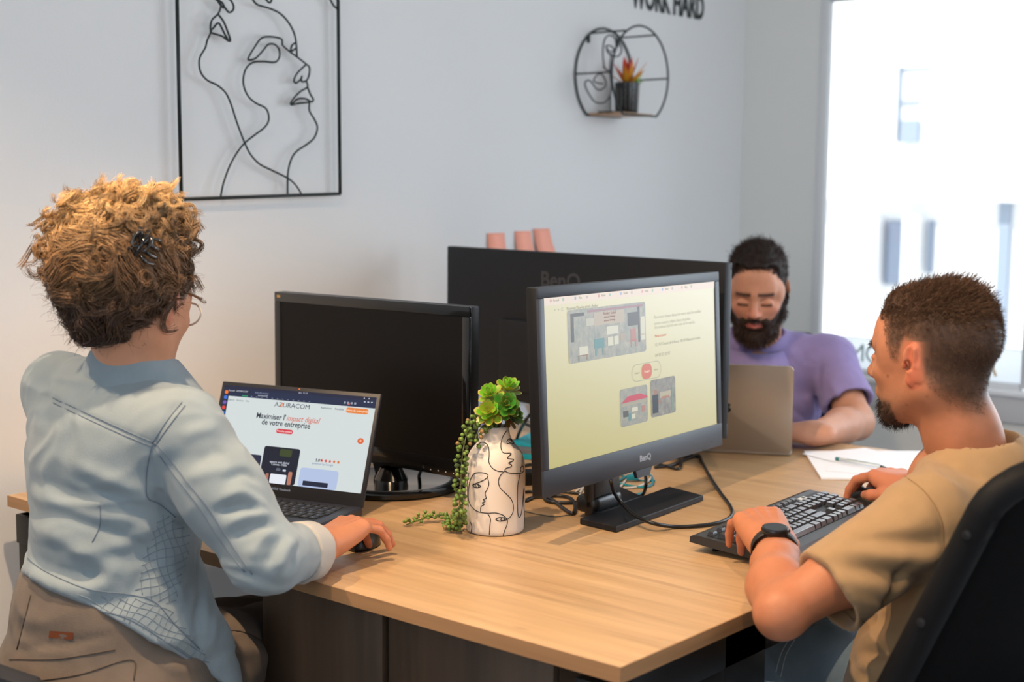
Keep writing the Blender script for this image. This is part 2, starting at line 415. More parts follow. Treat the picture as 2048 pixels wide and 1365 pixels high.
def screen_glow(name, c0, c1, s0=1.0):
    """lit LCD seen at an angle: panel colour varies across the panel (generated coordinates of the panel itself)"""
    m = bpy.data.materials.new(name); m.use_nodes = True; MATS[name] = m
    nt = m.node_tree; b = nt.nodes['Principled BSDF']; L = nt.links.new
    b.inputs['Base Color'].default_value = (.01, .01, .01, 1); b.inputs['Roughness'].default_value = .4
    tc = nt.nodes.new('ShaderNodeTexCoord'); sp = nt.nodes.new('ShaderNodeSeparateXYZ'); L(tc.outputs['Generated'], sp.inputs[0])
    ad = nt.nodes.new('ShaderNodeMath'); ad.operation = 'MULTIPLY_ADD'; L(sp.outputs[1], ad.inputs[0]); ad.inputs[1].default_value = .75
    m2 = nt.nodes.new('ShaderNodeMath'); m2.operation = 'MULTIPLY'; m2.inputs[1].default_value = .35; L(sp.outputs[0], m2.inputs[0]); L(m2.outputs[0], ad.inputs[2])
    r = nt.nodes.new('ShaderNodeValToRGB'); r.color_ramp.elements[0].color = c0; r.color_ramp.elements[1].color = c1; L(ad.outputs[0], r.inputs[0])
    L(r.outputs[0], b.inputs['Emission Color']); b.inputs['Emission Strength'].default_value = s0
    return m
# --- reading monitor, front right (27 inch, lit)
A = onz(1089, 998, .838); B = onz(1445, 891, .838)
d1 = (B-A)/np.linalg.norm(B-A); w1m = float(np.linalg.norm(B-A))
tilt = math.radians(3)
n1 = np.array([d1[1], -d1[0], 0.0])      # towards the viewer
up1 = np.array([0, 0, 1.0])*math.cos(tilt) - n1*math.sin(tilt)
c1 = (A+B)/2
M1 = frame_m(c1, d1, up1)
mon1 = empty('monitor', matrix=M1); tag(mon1, 'lit computer monitor with slate bezel showing a pale yellow web page', 'monitor')
scr1 = screen_glow('reading_screen', lin((178, 168, 104)), lin((206, 198, 168)))
H1 = .352
monitor_body(mon1, w1m, H1, .026, bez, blackp, scr1, .017, .019, .046)
box('dark_edge_strip', (w1m/2-.0195, .047, -.0016), (w1m/2-.0165, H1-.02, -.0012), mat('strip_black', lin((8, 10, 10)), .5), mon1)  # near-black strip along the screen's right edge
box('back_bulge', (-.17, .03, -.06), (.17, .26, -.024), blackp, mon1, .012)
text('brand_lettering', 'BenQ', .0155, mat('bezel_print', lin((150, 156, 166)), .5), mon1, frame_m((.012, .020, .0002), (1, 0, 0), (0, 1, 0)), .0002, bold=.0006, sx=1.1)
box('power_led', (w1m/2-.045, .012, 0), (w1m/2-.042, .014, .0006), mat('led_dark', lin((20, 30, 25))), mon1)
bm = bmesh.new(); prism(bm, [(-.018, -.014), (.024, -.014), (.034, .0005), (-.024, .0005)], -.006, .001); bmobj('sensor_tab', bm, bez, mon1)
# page content
def scr_q(name, x0, y0, x1, y1, m, parent, z=-.0012, r=0.0):
    if r:
        bm = bmesh.new(); prism(bm, [(a+(x0+x1)/2, b+(y0+y1)/2) for a, b in rrect(abs(x1-x0), abs(y1-y0), r)], z-.0002, z); return bmobj(name, bm, m, parent)
    return box(name, (x0, y0, z-.0002), (x1, y1, z), m, parent)
SX0, SX1, SY0, SY1 = -w1m/2+.017, w1m/2-.017, .046, H1-.019
def sxy(u, v): return SX0+(SX1-SX0)*u, SY1-(SY1-SY0)*v
def picture_mat(name, cols, sc=14, es=1.0, seed=0.0):
    """a photograph shown on the panel: blotchy procedural colours"""
    m = bpy.data.materials.new(name); m.use_nodes = True; MATS[name] = m
    nt = m.node_tree; b = nt.nodes['Principled BSDF']; L = nt.links.new
    b.inputs['Base Color'].default_value = (.01, .01, .01, 1); b.inputs['Roughness'].default_value = .4
    tc = nt.nodes.new('ShaderNodeTexCoord'); mp = nt.nodes.new('ShaderNodeMapping'); mp.inputs['Location'].default_value = (seed, seed, 0); mp.inputs['Scale'].default_value = (1.3, 1, 1)
    L(tc.outputs['Object'], mp.inputs[0])
    v = nt.nodes.new('ShaderNodeTexNoise'); v.inputs['Scale'].default_value = sc*6; v.inputs['Detail'].default_value = 8; v.inputs['Roughness'].default_value = .7; v.inputs['Distortion'].default_value = .1; L(mp.outputs[0], v.inputs['Vector'])
    r = nt.nodes.new('ShaderNodeValToRGB'); cr = r.color_ramp
    cr.elements[0].position = .28; cr.elements[0].color = cols[0]; cr.elements[1].position = .74; cr.elements[1].color = cols[-1]
    for i, c in enumerate(cols[1:-1]):
        e = cr.elements.new(.28+.46*(i+1)/(len(cols)-1)); e.color = c
    L(v.outputs[0], r.inputs[0]); L(r.outputs[0], b.inputs['Emission Color']); b.inputs['Emission Strength'].default_value = es
    return m
E_ = lambda n, c, s=1.0: MATS.get(n) or emit_mat(n, lin(c), s)
pg = E_('page_grey', (158, 156, 138)); pt = E_('page_text', (150, 148, 134)); pr = E_('page_red', (196, 104, 84)); pb = E_('page_bar', (214, 196, 180))
x0, y0 = sxy(0.0, 0.0); x1, y1 = sxy(1, .045); scr_q('browser_bar', x0, y1, x1, y0, pb, mon1)
ph1 = picture_mat('page_photo_market', [lin((112, 114, 106)), lin((132, 134, 124)), lin((150, 144, 130)), lin((172, 168, 150))], 8)
def pic(u0, v0, u1, v1, m, r=.006):
    a, b = sxy(u0, v1); c, d = sxy(u1, v0); return scr_q('page_photo', a, b, c, d, m, mon1, -.0010, r)
pic(.115, .085, .545, .405, ph1)
pic(.385, .62, .545, .86, ph1); pic(.565, .60, .72, .845, picture_mat('page_photo_person', [lin((86, 88, 88)), lin((122, 116, 106)), lin((150, 146, 130))], 9))
# details inside the photographs: chairs, stalls, awning
def blob_q(u0, v0, u1, v1, c, z=-.0007, r=.001):
    if v0 < .5: v0 -= .022; v1 -= .022
    a, b = sxy(u0, v1); c_, d = sxy(u1, v0); scr_q('photo_detail', a, b, c_, d, E_('ph_%d_%d_%d' % c, c), mon1, z, r)
teal, rose, dk, cream, wood_c = (96, 134, 134), (168, 120, 112), (86, 84, 82), (196, 192, 172), (140, 112, 92)
for q in ((.25, .30, .305, .36, teal), (.255, .36, .262, .405, teal), (.293, .36, .30, .405, teal), (.455, .27, .485, .345, rose), (.45, .34, .49, .352, rose), (.455, .352, .46, .385, rose), (.482, .352, .487, .385, rose),
          (.32, .235, .385, .285, cream), (.325, .30, .355, .355, cream), (.36, .30, .385, .352, cream), (.17, .335, .215, .385, cream), (.16, .385, .215, .39, wood_c), (.165, .39, .17, .42, wood_c), (.208, .39, .212, .42, wood_c),
          (.21, .17, .25, .215, (176, 172, 156)), (.13, .13, .20, .15, dk), (.44, .165, .50, .25, dk), (.13, .15, .145, .30, dk), (.50, .13, .51, .36, dk), (.22, .12, .53, .135, (150, 116, 120)), (.25, .14, .42, .22, (172, 158, 140)), (.515, .20, .54, .35, cream),
          (.515, .31, .54, .318, rose), (.395, .29, .425, .335, (160, 146, 130)), (.39, .715, .54, .73, (160, 152, 132)), (.40, .76, .43, .80, dk), (.45, .75, .485, .775, cream), (.45, .79, .47, .82, cream), (.51, .75, .53, .79, rose), (.43, .78, .445, .83, teal),
          (.575, .70, .61, .82, (54, 58, 66)), (.585, .665, .602, .70, (150, 110, 92)), (.62, .69, .69, .73, (170, 160, 138)), (.63, .72, .68, .735, (164, 118, 104)), (.695, .66, .70, .83, (120, 140, 124)), (.61, .74, .625, .76, (150, 112, 94))):
    blob_q(*q[:4], q[4])
for k in range(3):
    a, b = sxy(.27, .130+.022*k); text('photo_lettering', 'Atelier Soleil' if k == 0 else 'artisanat & vintage', .008 if k == 0 else .005, E_('photo_ink', (132, 88, 84)), mon1, frame_m((a+.04, b, -.0006), (1, 0, 0), (0, 1, 0)), .0001)
pts = [sxy(.39, .71), sxy(.43, .672), sxy(.50, .668), sxy(.545, .695), sxy(.545, .705)]
bm = bmesh.new(); prism(bm, pts[::-1], -.0009, -.0006); bmobj('photo_awning', bm, E_('awning', (186, 72, 88)), mon1)
# pill selector
def ring_q(name, cx, cy, w, h, t, m, parent, z):
    o_ = rrect(w, h, h/2-.0001, 8); i_ = rrect(w-2*t, h-2*t, h/2-t-.0001, 8); n = len(o_)
    v = [(x+cx, y+cy, z) for x, y in o_]+[(x+cx, y+cy, z) for x, y in i_]
    return mesh(name, v, [(k, (k+1) % n, n+(k+1) % n, n+k) for k in range(n)], m, parent)
a, b = sxy(.545, .535); ring_q('pill_outline', a, b, .105, .032, .0012, pg, mon1, -.0009)
scr_q('pill_button', a-.018, b-.014, a+.018, b+.014, pr, mon1, -.0008, .012)
text('pill_lettering', 'Voyages', .0062, E_('white_ink', (232, 214, 196)), mon1, frame_m((a, b, -.0006), (1, 0, 0), (0, 1, 0)), .0001)
text('pill_lettering', 'Lampes', .0055, pg, mon1, frame_m((a-.034, b, -.0008), (1, 0, 0), (0, 1, 0)), .0001); text('pill_lettering', 'Assises', .0055, pg, mon1, frame_m((a+.034, b, -.0008), (1, 0, 0), (0, 1, 0)), .0001)
def para(u, v, s, size, m, al='LEFT'):
    a, b = sxy(u, v); text('page_text', s, size, m, mon1, frame_m((a, b, -.0010), (1, 0, 0), (0, 1, 0)), .0001, al)
faint = E_('page_faint', (178, 176, 158))
para(.60, .195, 'Retrouvez chaque dimanche notre stand de mobilier', .0085, faint); para(.60, .235, 'ancien restaure, objets chines et petites', .0085, faint); para(.60, .262, 'decorations choisies avec soin sur le marche.', .0085, faint)
para(.60, .318, 'Nous trouver', .0075, pr); para(.60, .375, '12, 187 Chemin de la Rocca - 06720 Villeneuve-Loubet', .0078, pg); para(.60, .445, '04 93 07 32 97', .009, pg)
for i in range(14):
    u = .03+.062*i; a, b = sxy(u, .018); c = [(200, 90, 90), (90, 150, 110), (90, 120, 180), (150, 130, 120)][i % 4]
    scr_q('tab_icon', a, b-.0025, a+.005, b+.0025, E_('tab%d' % (i % 4), tuple(int(.5*x+100) for x in c)), mon1, -.001, .001)
    if i % 2 == 0: text('tab_lettering', ['Accueil', 'Plan', 'Boite', 'Outils', 'Devis', 'Note', 'Blog'][i//2], .006, pg, mon1, frame_m((a+.018, b, -.001), (1, 0, 0), (0, 1, 0)), .0001)
para(.05, .075, '<   >   C     Nouveau Planning prod - Atelier', .0075, pt)
# stand: neck and two-wing base plate
bx = (onz(1165, 1050, TZ)+onz(1405, 1003, TZ))/2
S1 = empty_m = frame_m((0, 0, 0), d1, (0, 0, 1))
ca = (c1[0]-n1[0]*.055, c1[1]-n1[1]*.055)
basem = mat('base_black', lin((24, 24, 28)), .55, spec=.3, bump=(1600, .25))
nb = box('neck', (-.088, -.085, -.075), (.006, .10, -.050), mat('neck_black', lin((16, 16, 18)), .35), mon1, .008)
bm = bmesh.new()
# base plate corner points from the desk plane
cor = [onz(1160, 1050), onz(1232, 1067), onz(1406, 1003), onz(1338, 985)]
ln = cor[1]; 
prism(bm, [(p[0], p[1]) for p in cor], TZ+.0005, TZ+.012, .002)
o = bmobj('base_plate', bm, basem); adopt(o, mon1)
nbk = [onz(1166, 1018), onz(1206, 1026), onz(1250, 1030), onz(1300, 1000), onz(1215, 985), onz(1165, 998)]
cx_, cy_ = (c1-n1*.07)[:2]
def off(u, w): return (c1[0]+d1[0]*u-n1[0]*w, c1[1]+d1[1]*u-n1[1]*w)
bm = bmesh.new(); prism(bm, [(p[0], p[1]) for p in (onz(1164, 1008), onz(1212, 1029), onz(1284, 1006), onz(1236, 984))], TZ+.0006, TZ+.0135, .003); o = bmobj('base_heel', bm, basem); adopt(o, mon1)
bm = bmesh.new(); add_box(bm, (-.088, -.0735, -.095), (.006, -.04, -.045), .012, 3); bmobj('neck_foot', bm, MATS['neck_black'], mon1, True, angle=40)

# --- ultrawide monitor, seen from behind
A2 = onz(906, 777, .84); B2 = onz(1455, 877, .84); d2 = (A2-B2)/np.linalg.norm(A2-B2); w2m = float(np.linalg.norm(A2-B2))
n2 = np.array([d2[1], -d2[0], 0.0])
mon2 = empty('monitor', matrix=frame_m((A2+B2)/2, d2, (0, 0, 1))); tag(mon2, 'large black monitor seen from behind, below the three sticky notes', 'monitor')
back_m = mat('monitor_back', lin((22, 24, 29)), .5, spec=.25, bump=(1100, .1))
monitor_body(mon2, w2m, .365, .022, bez, back_m, mat('dark_screen', lin((8, 8, 9)), .25), .012, .014, .03)
box('rear_cover', (-.24, .028, -.034), (.24, .20, -.018), back_m, mon2, .008)
box('stand_neck', (-.035, -.085, -.062), (.035, .15, -.034), blackm, mon2, .004)
text('brand_lettering', 'BenQ', .05, mat('back_print', lin((44, 46, 52)), .3), mon2, frame_m((.035, .30, -.0222), (-1, 0, 0), (0, 1, 0)), .0003, bold=.001, sx=1.15)
bm = bmesh.new(); add_box(bm, (-.13, -.0895, -.15), (.13, -.077, .06), .003); bmobj('stand_base', bm, basem, mon2, True, angle=35)

# --- black glossy monitor on round foot
A3 = onz(551, 892, .80); B3 = onz(937, 961, .80); d3 = (B3-A3)/np.linalg.norm(B3-A3); w3m = float(np.linalg.norm(B3-A3))
n3 = np.array([d3[1], -d3[0], 0.0]); c3 = (A3+B3)/2
mon3 = empty('monitor', matrix=frame_m(c3, d3, (0, 0, 1))); tag(mon3, 'switched-off glossy black monitor on a round foot behind the open laptop', 'monitor')
glossb = mat('gloss_black', lin((14, 14, 15)), .12, coat=.3); scrb = mat('screen_black', lin((10, 9, 9)), .38, spec=.18)
monitor_body(mon3, w3m, .33, .03, glossb, blackp, scrb, .018, .02, .034)
box('back_shell', (-.2, .05, -.055), (.2, .28, -.028), blackp, mon3, .01)
led = mat('button_dot', lin((190, 190, 195)), .4)
for i in range(6): box('button_mark', (w3m/2-.018-.0195*i-.001, .007, 0), (w3m/2-.018-.0195*i+.001, .009, .0004), led, mon3)
bird = mat('badge_gold', lin((170, 140, 90)), .4)
for i in range(3): box('badge_bird', (-w3m/2+.009+.0035*i, .318, 0), (-w3m/2+.0115+.0035*i, .3235, .0004), bird, mon3)
mesh('neck', *(lambda: (lambda v: (v, [(0, 1, 2, 3), (7, 6, 5, 4), (0, 4, 5, 1), (1, 5, 6, 2), (2, 6, 7, 3), (3, 7, 4, 0)]))([(-.028, .04, -.03), (.022, .04, -.03), (.022, .04, -.052), (-.028, .04, -.052), (-.016, -.040, -.045), (.034, -.040, -.045), (.034, -.040, -.075), (-.016, -.040, -.075)]))(), glossb, mon3)
fb_ = onz(790, 972)
ft = lathe('round_foot', [(0, .0), (.134, 0), (.140, .004), (.140, .011), (.136, .014), (.118, .0152), (.117, .0148), (0, .0162)], glossb, None, 64, Matrix.Translation((fb_[0], fb_[1]-.01, TZ+.0004))); adopt(ft, mon3)
rg = lathe('foot_ring', [(.116, .0152), (.1175, .0160), (.1215, .0158), (.123, .0150)], mat('foot_grey', lin((120, 124, 130)), .2, .6), None, 64, Matrix.Translation((fb_[0], fb_[1]-.01, TZ+.0006))); adopt(rg, mon3)
cl = lathe('neck_collar', [(.034, .016), (.03, .024), (.022, .04)], glossb, None, 24, Matrix.Translation((fb_[0], fb_[1]-.01, TZ))); adopt(cl, mon3)

# ------------------------------------------------------------------ laptop (dark, near left)
hr = onz(724, 1018, .766); fr = onz(596, 1068, .766); s_ = (fr-hr)/np.linalg.norm(fr-hr); l_ = np.array([-s_[1], s_[0], 0])*-1
if l_[0] > 0: l_ = -l_
LW, LD = .36, .235
org = hr+l_*LW/2                                 # hinge centre
LM = frame_m((org[0], org[1], TZ), tuple(-l_), tuple(-s_))   # local: x right, y away from the user, z up
lap = empty('laptop', matrix=LM); tag(lap, 'open dark blue laptop showing a white web page in front of the woman', 'laptop')
navy = mat('laptop_navy', lin((34, 38, 52)), .42, bump=(1800, .1)); keyb = mat('key_black', lin((20, 20, 24)), .5)
box('base', (-LW/2, -LD, .002), (LW/2, .002, .0185), navy, lap, .003)
for x in (-.15, .15):
    for y in (-.215, -.02): box('rubber_foot', (x-.012, y-.004, .0002), (x+.012, y+.004, .0025), keyb, lap)
box('keyboard_well', (-.160, -.125, .0183), (.160, -.018, .0188), mat('well', lin((16, 17, 22)), .5), lap)
box('touchpad', (-.075, -.222, .0184), (.035, -.142, .0188), mat('pad', lin((38, 42, 58)), .3), lap)
rows = [(.0095, 19, .016), (.016, 18, .0), (.016, 18, 0), (.016, 17, 0), (.016, 17, 0), (.016, 15, 0)]
yy = -.022; keym = bpy.data.meshes.new('key')
def key_mesh(w, d, h, taper, m, name='key'):
    bm = bmesh.new(); r = bmesh.ops.create_cube(bm, size=1.0, matrix=Matrix.Translation((0, 0, h/2)) @ Matrix.Diagonal((w, d, h, 1)))
    for v in r['verts']:
        if v.co.z > h*.5: v.co.x *= 1-taper*.9/w if w else 1; v.co.y = v.co.y*(1-taper/d)+taper*.2
    me = bpy.data.meshes.new(name); bmesh.ops.bevel(bm, geom=bm.edges[:], offset=.0006, segments=1, affect='EDGES'); bm.to_mesh(me); bm.free(); me.materials.append(m); return me
KC = {}
def put_key(root, x, y, z, w, d, h, taper, m, name='key'):
    k = (round(w, 4), round(d, 4), h, m.name)
    if k not in KC: KC[k] = key_mesh(w, d, h, taper, m)
    o = bpy.data.objects.new(name, KC[k]); link(o, root); o.location = (x, y, z); return o
kpitch = .0185
ink = E_('key_legend_glow', (120, 122, 130), .55)  # emissive, so the key legends glow without any lamp
glyph_sets = ['AZERTYUIOPQSDFGHJKLMWXCVBN', '1234567890']
for ri in range(6):
    d = .010 if ri == 0 else .0158; y = -.0245 if ri == 0 else -.0245-.0065-ri*.0175+.0075
    x = -.157
    n = 0
    while x < .157:
        w = kpitch-.0022
        if ri == 0: w = .0142
        if ri == 5 and abs(x+.157-5*kpitch) < .012: w = kpitch*5-.0022
        if ri in (3,) and x < -.15: w = kpitch*1.5-.0022
        if x+w > .1585: w = max(.1585-x, .006)
        if w > .007: put_key(lap, x+w/2, y, .0188, w, d, .0016, .0012, keyb)
        if w > .012 and ri:
            mesh('key_legend', [(x+w*.3, y-.003, .02055), (x+w*.55, y-.003, .02055), (x+w*.55, y+.003, .02055), (x+w*.3, y+.003, .02055)], [(0, 1, 2, 3)], ink, lap) if n % 1 == 0 else None
        n += 1
        x += w+.0022
st_m = mat('sticker_white', lin((225, 222, 205)), .5); 
box('spec_sticker', (.06, -.215, .0186), (.150, -.160, .0189), st_m, lap); box('sticker_band', (.062, -.168, .0189), (.148, -.161, .01905), mat('sticker_yellow', lin((200, 178, 60)), .5), lap)
for i in range(5): box('sticker_mark', (.068+.03*(i % 3), -.182-.013*(i//3), .0189), (.082+.03*(i % 3), -.176-.013*(i//3), .01905), MATS['sticker_yellow'], lap)
box('port', (.1795, -.07, .006), (.1805, -.055, .013), blackp, lap); box('port', (.1795, -.10, .006), (.1805, -.086, .013), blackp, lap); box('port', (.1795, -.125, .008), (.1805, -.117, .013), blackp, lap)
# lid
LH = .214; la = math.radians(19)
LidM = Matrix.Translation((0, .0, .017)) @ Matrix.Rotation(math.radians(90)-la, 4, 'X')
lid = box('lid', (-LW/2, 0, -.008), (LW/2, LH, -.0012), navy, lap, .003, matrix=LidM)
lidb = mat('lid_bezel', lin((24, 25, 30)), .45)
box('lid_bezel', (-LW/2+.001, .001, -.0014), (LW/2-.001, LH-.001, 0), lidb, lid, .0006)
def ls(u, v):  # screen uv -> lid xy
    return -LW/2+.0075+(LW-.015)*u, LH-.008-(LH-.008-.026)*v
def lq(name, u0, v0, u1, v1, c, z=.0006, r=0, es=1.0):
    a, b = ls(u0, v1); c_, d = ls(u1, v0); return scr_q(name, a, b, c_, d, c if not isinstance(c, tuple) else E_('l_%d_%d_%d' % c, c, es), lid, z, r)
lq('lid_screen', 0, 0, 1, 1, (206, 214, 214), .0003)
lq('desktop_bar', 0, 0, 1, .035, (34, 38, 62), .0006); lq('browser_bar', .035, .035, 1, .115, (34, 44, 72), .0006); lq('dock', 0, .035, .04, 1, (38, 44, 66), .0006)
for i, c in enumerate([(230, 120, 50), (60, 110, 210), (110, 90, 170), (220, 70, 60), (60, 130, 220), (220, 50, 40), (70, 90, 80), (40, 110, 210), (150, 155, 165)]):
    v = .075+.057*i; lq('dock_icon', .009, v-.019, .033, v+.019, c, .0008, .0035)
lq('tab', .045, .04, .18, .07, (24, 28, 46), .0008, .002); lq('bookmark', .13, .094, .17, .108, (50, 140, 100), .0008)
def lt(s, u, v, size, c, al='CENTER', shear=0, bold=0, z=.0010, sx=1.0, name='page_text'):
    a, b = ls(u, v); return text(name, s, size, E_('l_%d_%d_%d' % c, c), lid, frame_m((a, b, z), (1, 0, 0), (0, 1, 0)), .0001, al, shear, sx, bold)
lt('Accueil - AZURACOM', .10, .055, .0048, (190, 195, 205)); lt('Suivi des projets', .26, .055, .0048, (130, 140, 160)); lt('dim. 15:14', .53, .018, .0048, (170, 175, 190)); lt('azuracom.fr', .27, .082, .0048, (190, 195, 205))
for i in range(12): lq('bookmark', .19+.035*i, .098, .20+.035*i, .105, (120, 128, 150), .0008)
for i in range(4): lq('window_control', .80+.022*i, .07, .812+.022*i, .092, (150, 158, 175), .0008)
for i in range(3): lq('window_control', .925+.022*i, .05, .935+.022*i, .06, (200, 205, 215), .0008)
lq('tray_icon', .92, .012, .926, .024, (200, 205, 215), .0008); lq('tray_icon', .95, .012, .956, .024, (200, 205, 215), .0008); lq('fox_icon', .825, .083, .84, .10, (210, 80, 70), .0008)
lt('Agence   Services   Nos', .115, .155, .0052, (120, 128, 135)); lt('AZURACOM', .475, .165, .0125, (60, 70, 84), sx=1.15); lt('A', .4085, .165, .0125, (226, 120, 60), sx=1.15, z=.0012)
lt('Réalisations    Actualités', .735, .155, .0052, (90, 98, 108)); lq('call_button', .82, .128, .965, .185, (224, 128, 60), .0009, .006); lt('Parlons de votre projet', .892, .157, .0055, (250, 235, 215), z=.0013)
lt("Maximiser l'", .448, .30, .0150, (48, 56, 66), 'RIGHT', bold=.0002, sx=.93); lt('impact digital', .452, .30, .0150, (206, 92, 66), 'LEFT', shear=.25, sx=.93); lt('de votre entreprise', .455, .365, .0150, (48, 56, 66), bold=.0002, sx=.93)
lq('contact_button', .40, .42, .51, .468, (206, 60, 72), .0009, .0045); lt('Prendre contact', .455, .444, .0052, (250, 225, 225), z=.0013)
lq('chat_button', .925, .435, .965, .495, (216, 98, 54), .0009, .006); lq('chat_dot', .938, .452, .952, .476, (240, 180, 150), .0012, .002)
# hero pictures
lq('hero_panel', .085, .72, .335, .955, (40, 44, 66), .0009, .004); lq('hero_photo', .085, .875, .335, .985, (44, 104, 160), .0011, .002); lq('hero_strip', .088, .855, .33, .875, (190, 196, 205), .0012); lq('hero_tag', .11, .93, .17, .95, (210, 220, 235), .0014); lq('hero_head', .19, .90, .24, .985, (18, 28, 44), .0014, .005)
lq('hero_panel', .345, .615, .58, 1.0, (28, 32, 46), .0013, .005); lq('hero_plant', .45, .63, .53, .71, (60, 70, 40), .0015, .004); lt('agence web digital', .46, .775, .006, (200, 205, 215), z=.0017); lt('Cannes - Nice', .46, .80, .006, (210, 215, 225), z=.0017)
lq('hero_phone', .415, .90, .52, 1.0, (225, 228, 235), .0016, .002); lq('hero_hand', .385, .90, .405, 1.0, (170, 110, 90), .0017, .003); lq('hero_hand', .53, .86, .555, 1.0, (180, 120, 100), .0017, .003); lq('hero_button', .49, .845, .51, .865, (200, 210, 225), .0016, .001); lq('hero_icon', .445, .835, .475, .865, (90, 96, 112), .0016, .003)
lq('hero_card', .60, .80, .845, 1.0, (176, 190, 222), .0009, .006); lq('hero_card_bar', .63, .935, .79, .985, (34, 40, 60), .0012, .001)
lt('5.0', .70, .71, .008, (60, 66, 78), bold=.0002); lt('powered by Google', .735, .745, .0058, (120, 140, 175))
for i in range(5):
    a, b = ls(.725+.0265*i, .708); st = [(a+(.0036 if k % 2 == 0 else .0016)*math.sin(k*math.pi/5), b+(.0036 if k % 2 == 0 else .0016)*math.cos(k*math.pi/5)) for k in range(10)]
    bm = bmesh.new(); prism(bm, st, .0008, .0012); bmobj('star', bm, E_('star_a' if i < 3 else 'star_b', (200, 66, 50) if i < 3 else (210, 110, 50)), lid)
for i, (u, v, an, c) in enumerate([(.055, .60, 100, (60, 150, 190)), (.10, .595, 70, (206, 170, 196)), (.125, .615, 55, (200, 165, 190)), (.15, .66, 25, (206, 120, 60)), (.14, .69, -10, (214, 130, 70)), (.115, .735, -60, (70, 170, 190)), (.075, .755, -95, (220, 180, 200)), (.04, .73, 180, (220, 140, 80)), (.13, .75, -30, (60, 160, 190)), (.07, .60, 110, (70, 130, 190))]):
    a, b = ls(u, v); an = math.radians(an); dx, dy = .008*math.cos(an), .008*math.sin(an); px, py = -.0013*math.sin(an), .0013*math.cos(an)
    mesh('burst_mark', [(a-dx-px, b-dy-py, .0016), (a+dx-px, b+dy-py, .0016), (a+dx+px, b+dy+py, .0016), (a-dx+px, b-dy+py, .0016)], [(0, 1, 2, 3)], E_('bm_%d_%d_%d' % c, c), lid)
lt('ASUS Vivobook', .50, 1.055, .0065, (130, 130, 135), bold=.0001, name='brand_lettering')
box('webcam_light', (-.001, LH-.0045, 0), (.001, LH-.0030, .0005), E_('cam_led', (255, 110, 30), 2.0), lid)

# ------------------------------------------------------------------ silver laptop, far right
br = onz(1583, 912, TZ+.002); bl = onz(1440, 905, TZ+.002); dm = (br-bl)/np.linalg.norm(br-bl)
mw_ = .304; mc = br-dm*mw_/2; nm = np.array([dm[1], -dm[0], 0])  # towards camera
MM = frame_m((mc[0], mc[1], TZ), tuple(-dm), tuple(nm))   # x right for its user, y away from the user, z up
mac = empty('laptop', matrix=MM); tag(mac, 'open silver laptop seen from the back in front of the man in purple', 'laptop')
silv = mat('anodised_silver', lin((168, 160, 150)), .38, .55)
box('base', (-mw_/2, -.215, .001), (mw_/2, 0, .0125), silv, mac, .003); box('keyboard_well', (-.135, -.115, .0124), (.135, -.02, .0128), keyb, mac)
box('touchpad', (-.06, -.20, .0124), (.06, -.13, .0128), silv, mac)
MLid = Matrix.Translation((0, .0, .010)) @ Matrix.Rotation(math.radians(90-16), 4, 'X')
bm = bmesh.new(); prism(bm, [(x, y+.1065) for x, y in rrect(mw_, .213, .010)], -.0045, 0, .001); ml_ = bmobj('lid', bm, silv, mac, True, MLid, 35)
scr_q('lid_screen', -.145, .01, .145, .206, E_('mac_glow', (150, 158, 170), .8), ml_, .0005)
# emblem: bitten fruit with a leaf
ap = []
for k in range(40):
    a = 2*math.pi*k/40; r = .0155*(1+.06*math.cos(2*a))
    x, y = r*math.cos(a), r*.98*math.sin(a)
    if y > .006: y -= .0035*math.exp(-(x/.004)**2)
    if y < -.006: y += .002*math.exp(-(x/.003)**2); 
    dd = math.hypot(x+.0185, y-.0015)
    if dd < .0088: x = -.0185+(x+.0185)/dd*.0088
    ap.append((x, y))
bm = bmesh.new(); prism(bm, [(x, y+.107) for x, y in ap], -.0049, -.0044); 
prism(bm, [(x*.9+.002, y+.107+.0195) for x, y in ((-.004, -.004), (.001, -.003), (.004, .003), (.004, .005), (-.001, .003))], -.0049, -.0044)
bmobj('emblem', bm, mat('emblem_black', lin((18, 18, 20)), .15), ml_)

# ------------------------------------------------------------------ keyboard
k0 = onz(1378, 1086, TZ+.016); k1 = onz(1500, 1133, TZ+.006); k2 = onz(1608, 997, TZ+.012)
kx = (k2-k0); kx[2] = 0; kx /= np.linalg.norm(kx); ky = np.array([-kx[1], kx[0], 0])  # ky: away from the typist
if ky[0] > 0: ky = -ky
KW, KD = .452, .158
kc = k0+kx*KW/2
KM = frame_m((kc[0], kc[1], TZ), tuple(kx), tuple(ky)) @ Matrix.Rotation(math.radians(5.0), 4, 'X')
KM = frame_m((kc[0], kc[1], TZ), tuple(kx), tuple(ky)) @ Matrix.Translation((0, -KD, .0015)) @ Matrix.Rotation(math.radians(5.0), 4, 'X')
kb = empty('keyboard', matrix=KM); tag(kb, 'black full size computer keyboard under the hand with the watch', 'keyboard')
kbm = mat('keyboard_case', lin((36, 38, 42)), .38, bump=(1300, .12)); kcap = mat('keycap', lin((40, 40, 43)), .22, coat=.25, bump=(1600, .12))
bm = bmesh.new(); prof = [(0, .002), (.004, .012), (.02, .0165), (KD-.012, .0165), (KD, .012), (KD, .002)]
n = len(prof); lo = [bm.verts.new((-KW/2, y, z)) for y, z in prof]; hi = [bm.verts.new((KW/2, y, z)) for y, z in prof]
bm.faces.new(lo); bm.faces.new(hi[::-1])
for i in range(n): bm.faces.new((lo[i], hi[i], hi[(i+1) % n], lo[(i+1) % n]))
bmesh.ops.recalc_face_normals(bm, faces=bm.faces); bmobj('case', bm, kbm, kb)
box('key_bed', (-.215, .022, .0166), (.218, .132, .0172), mat('key_bed', lin((16, 17, 19)), .5), kb)
P_ = .0190
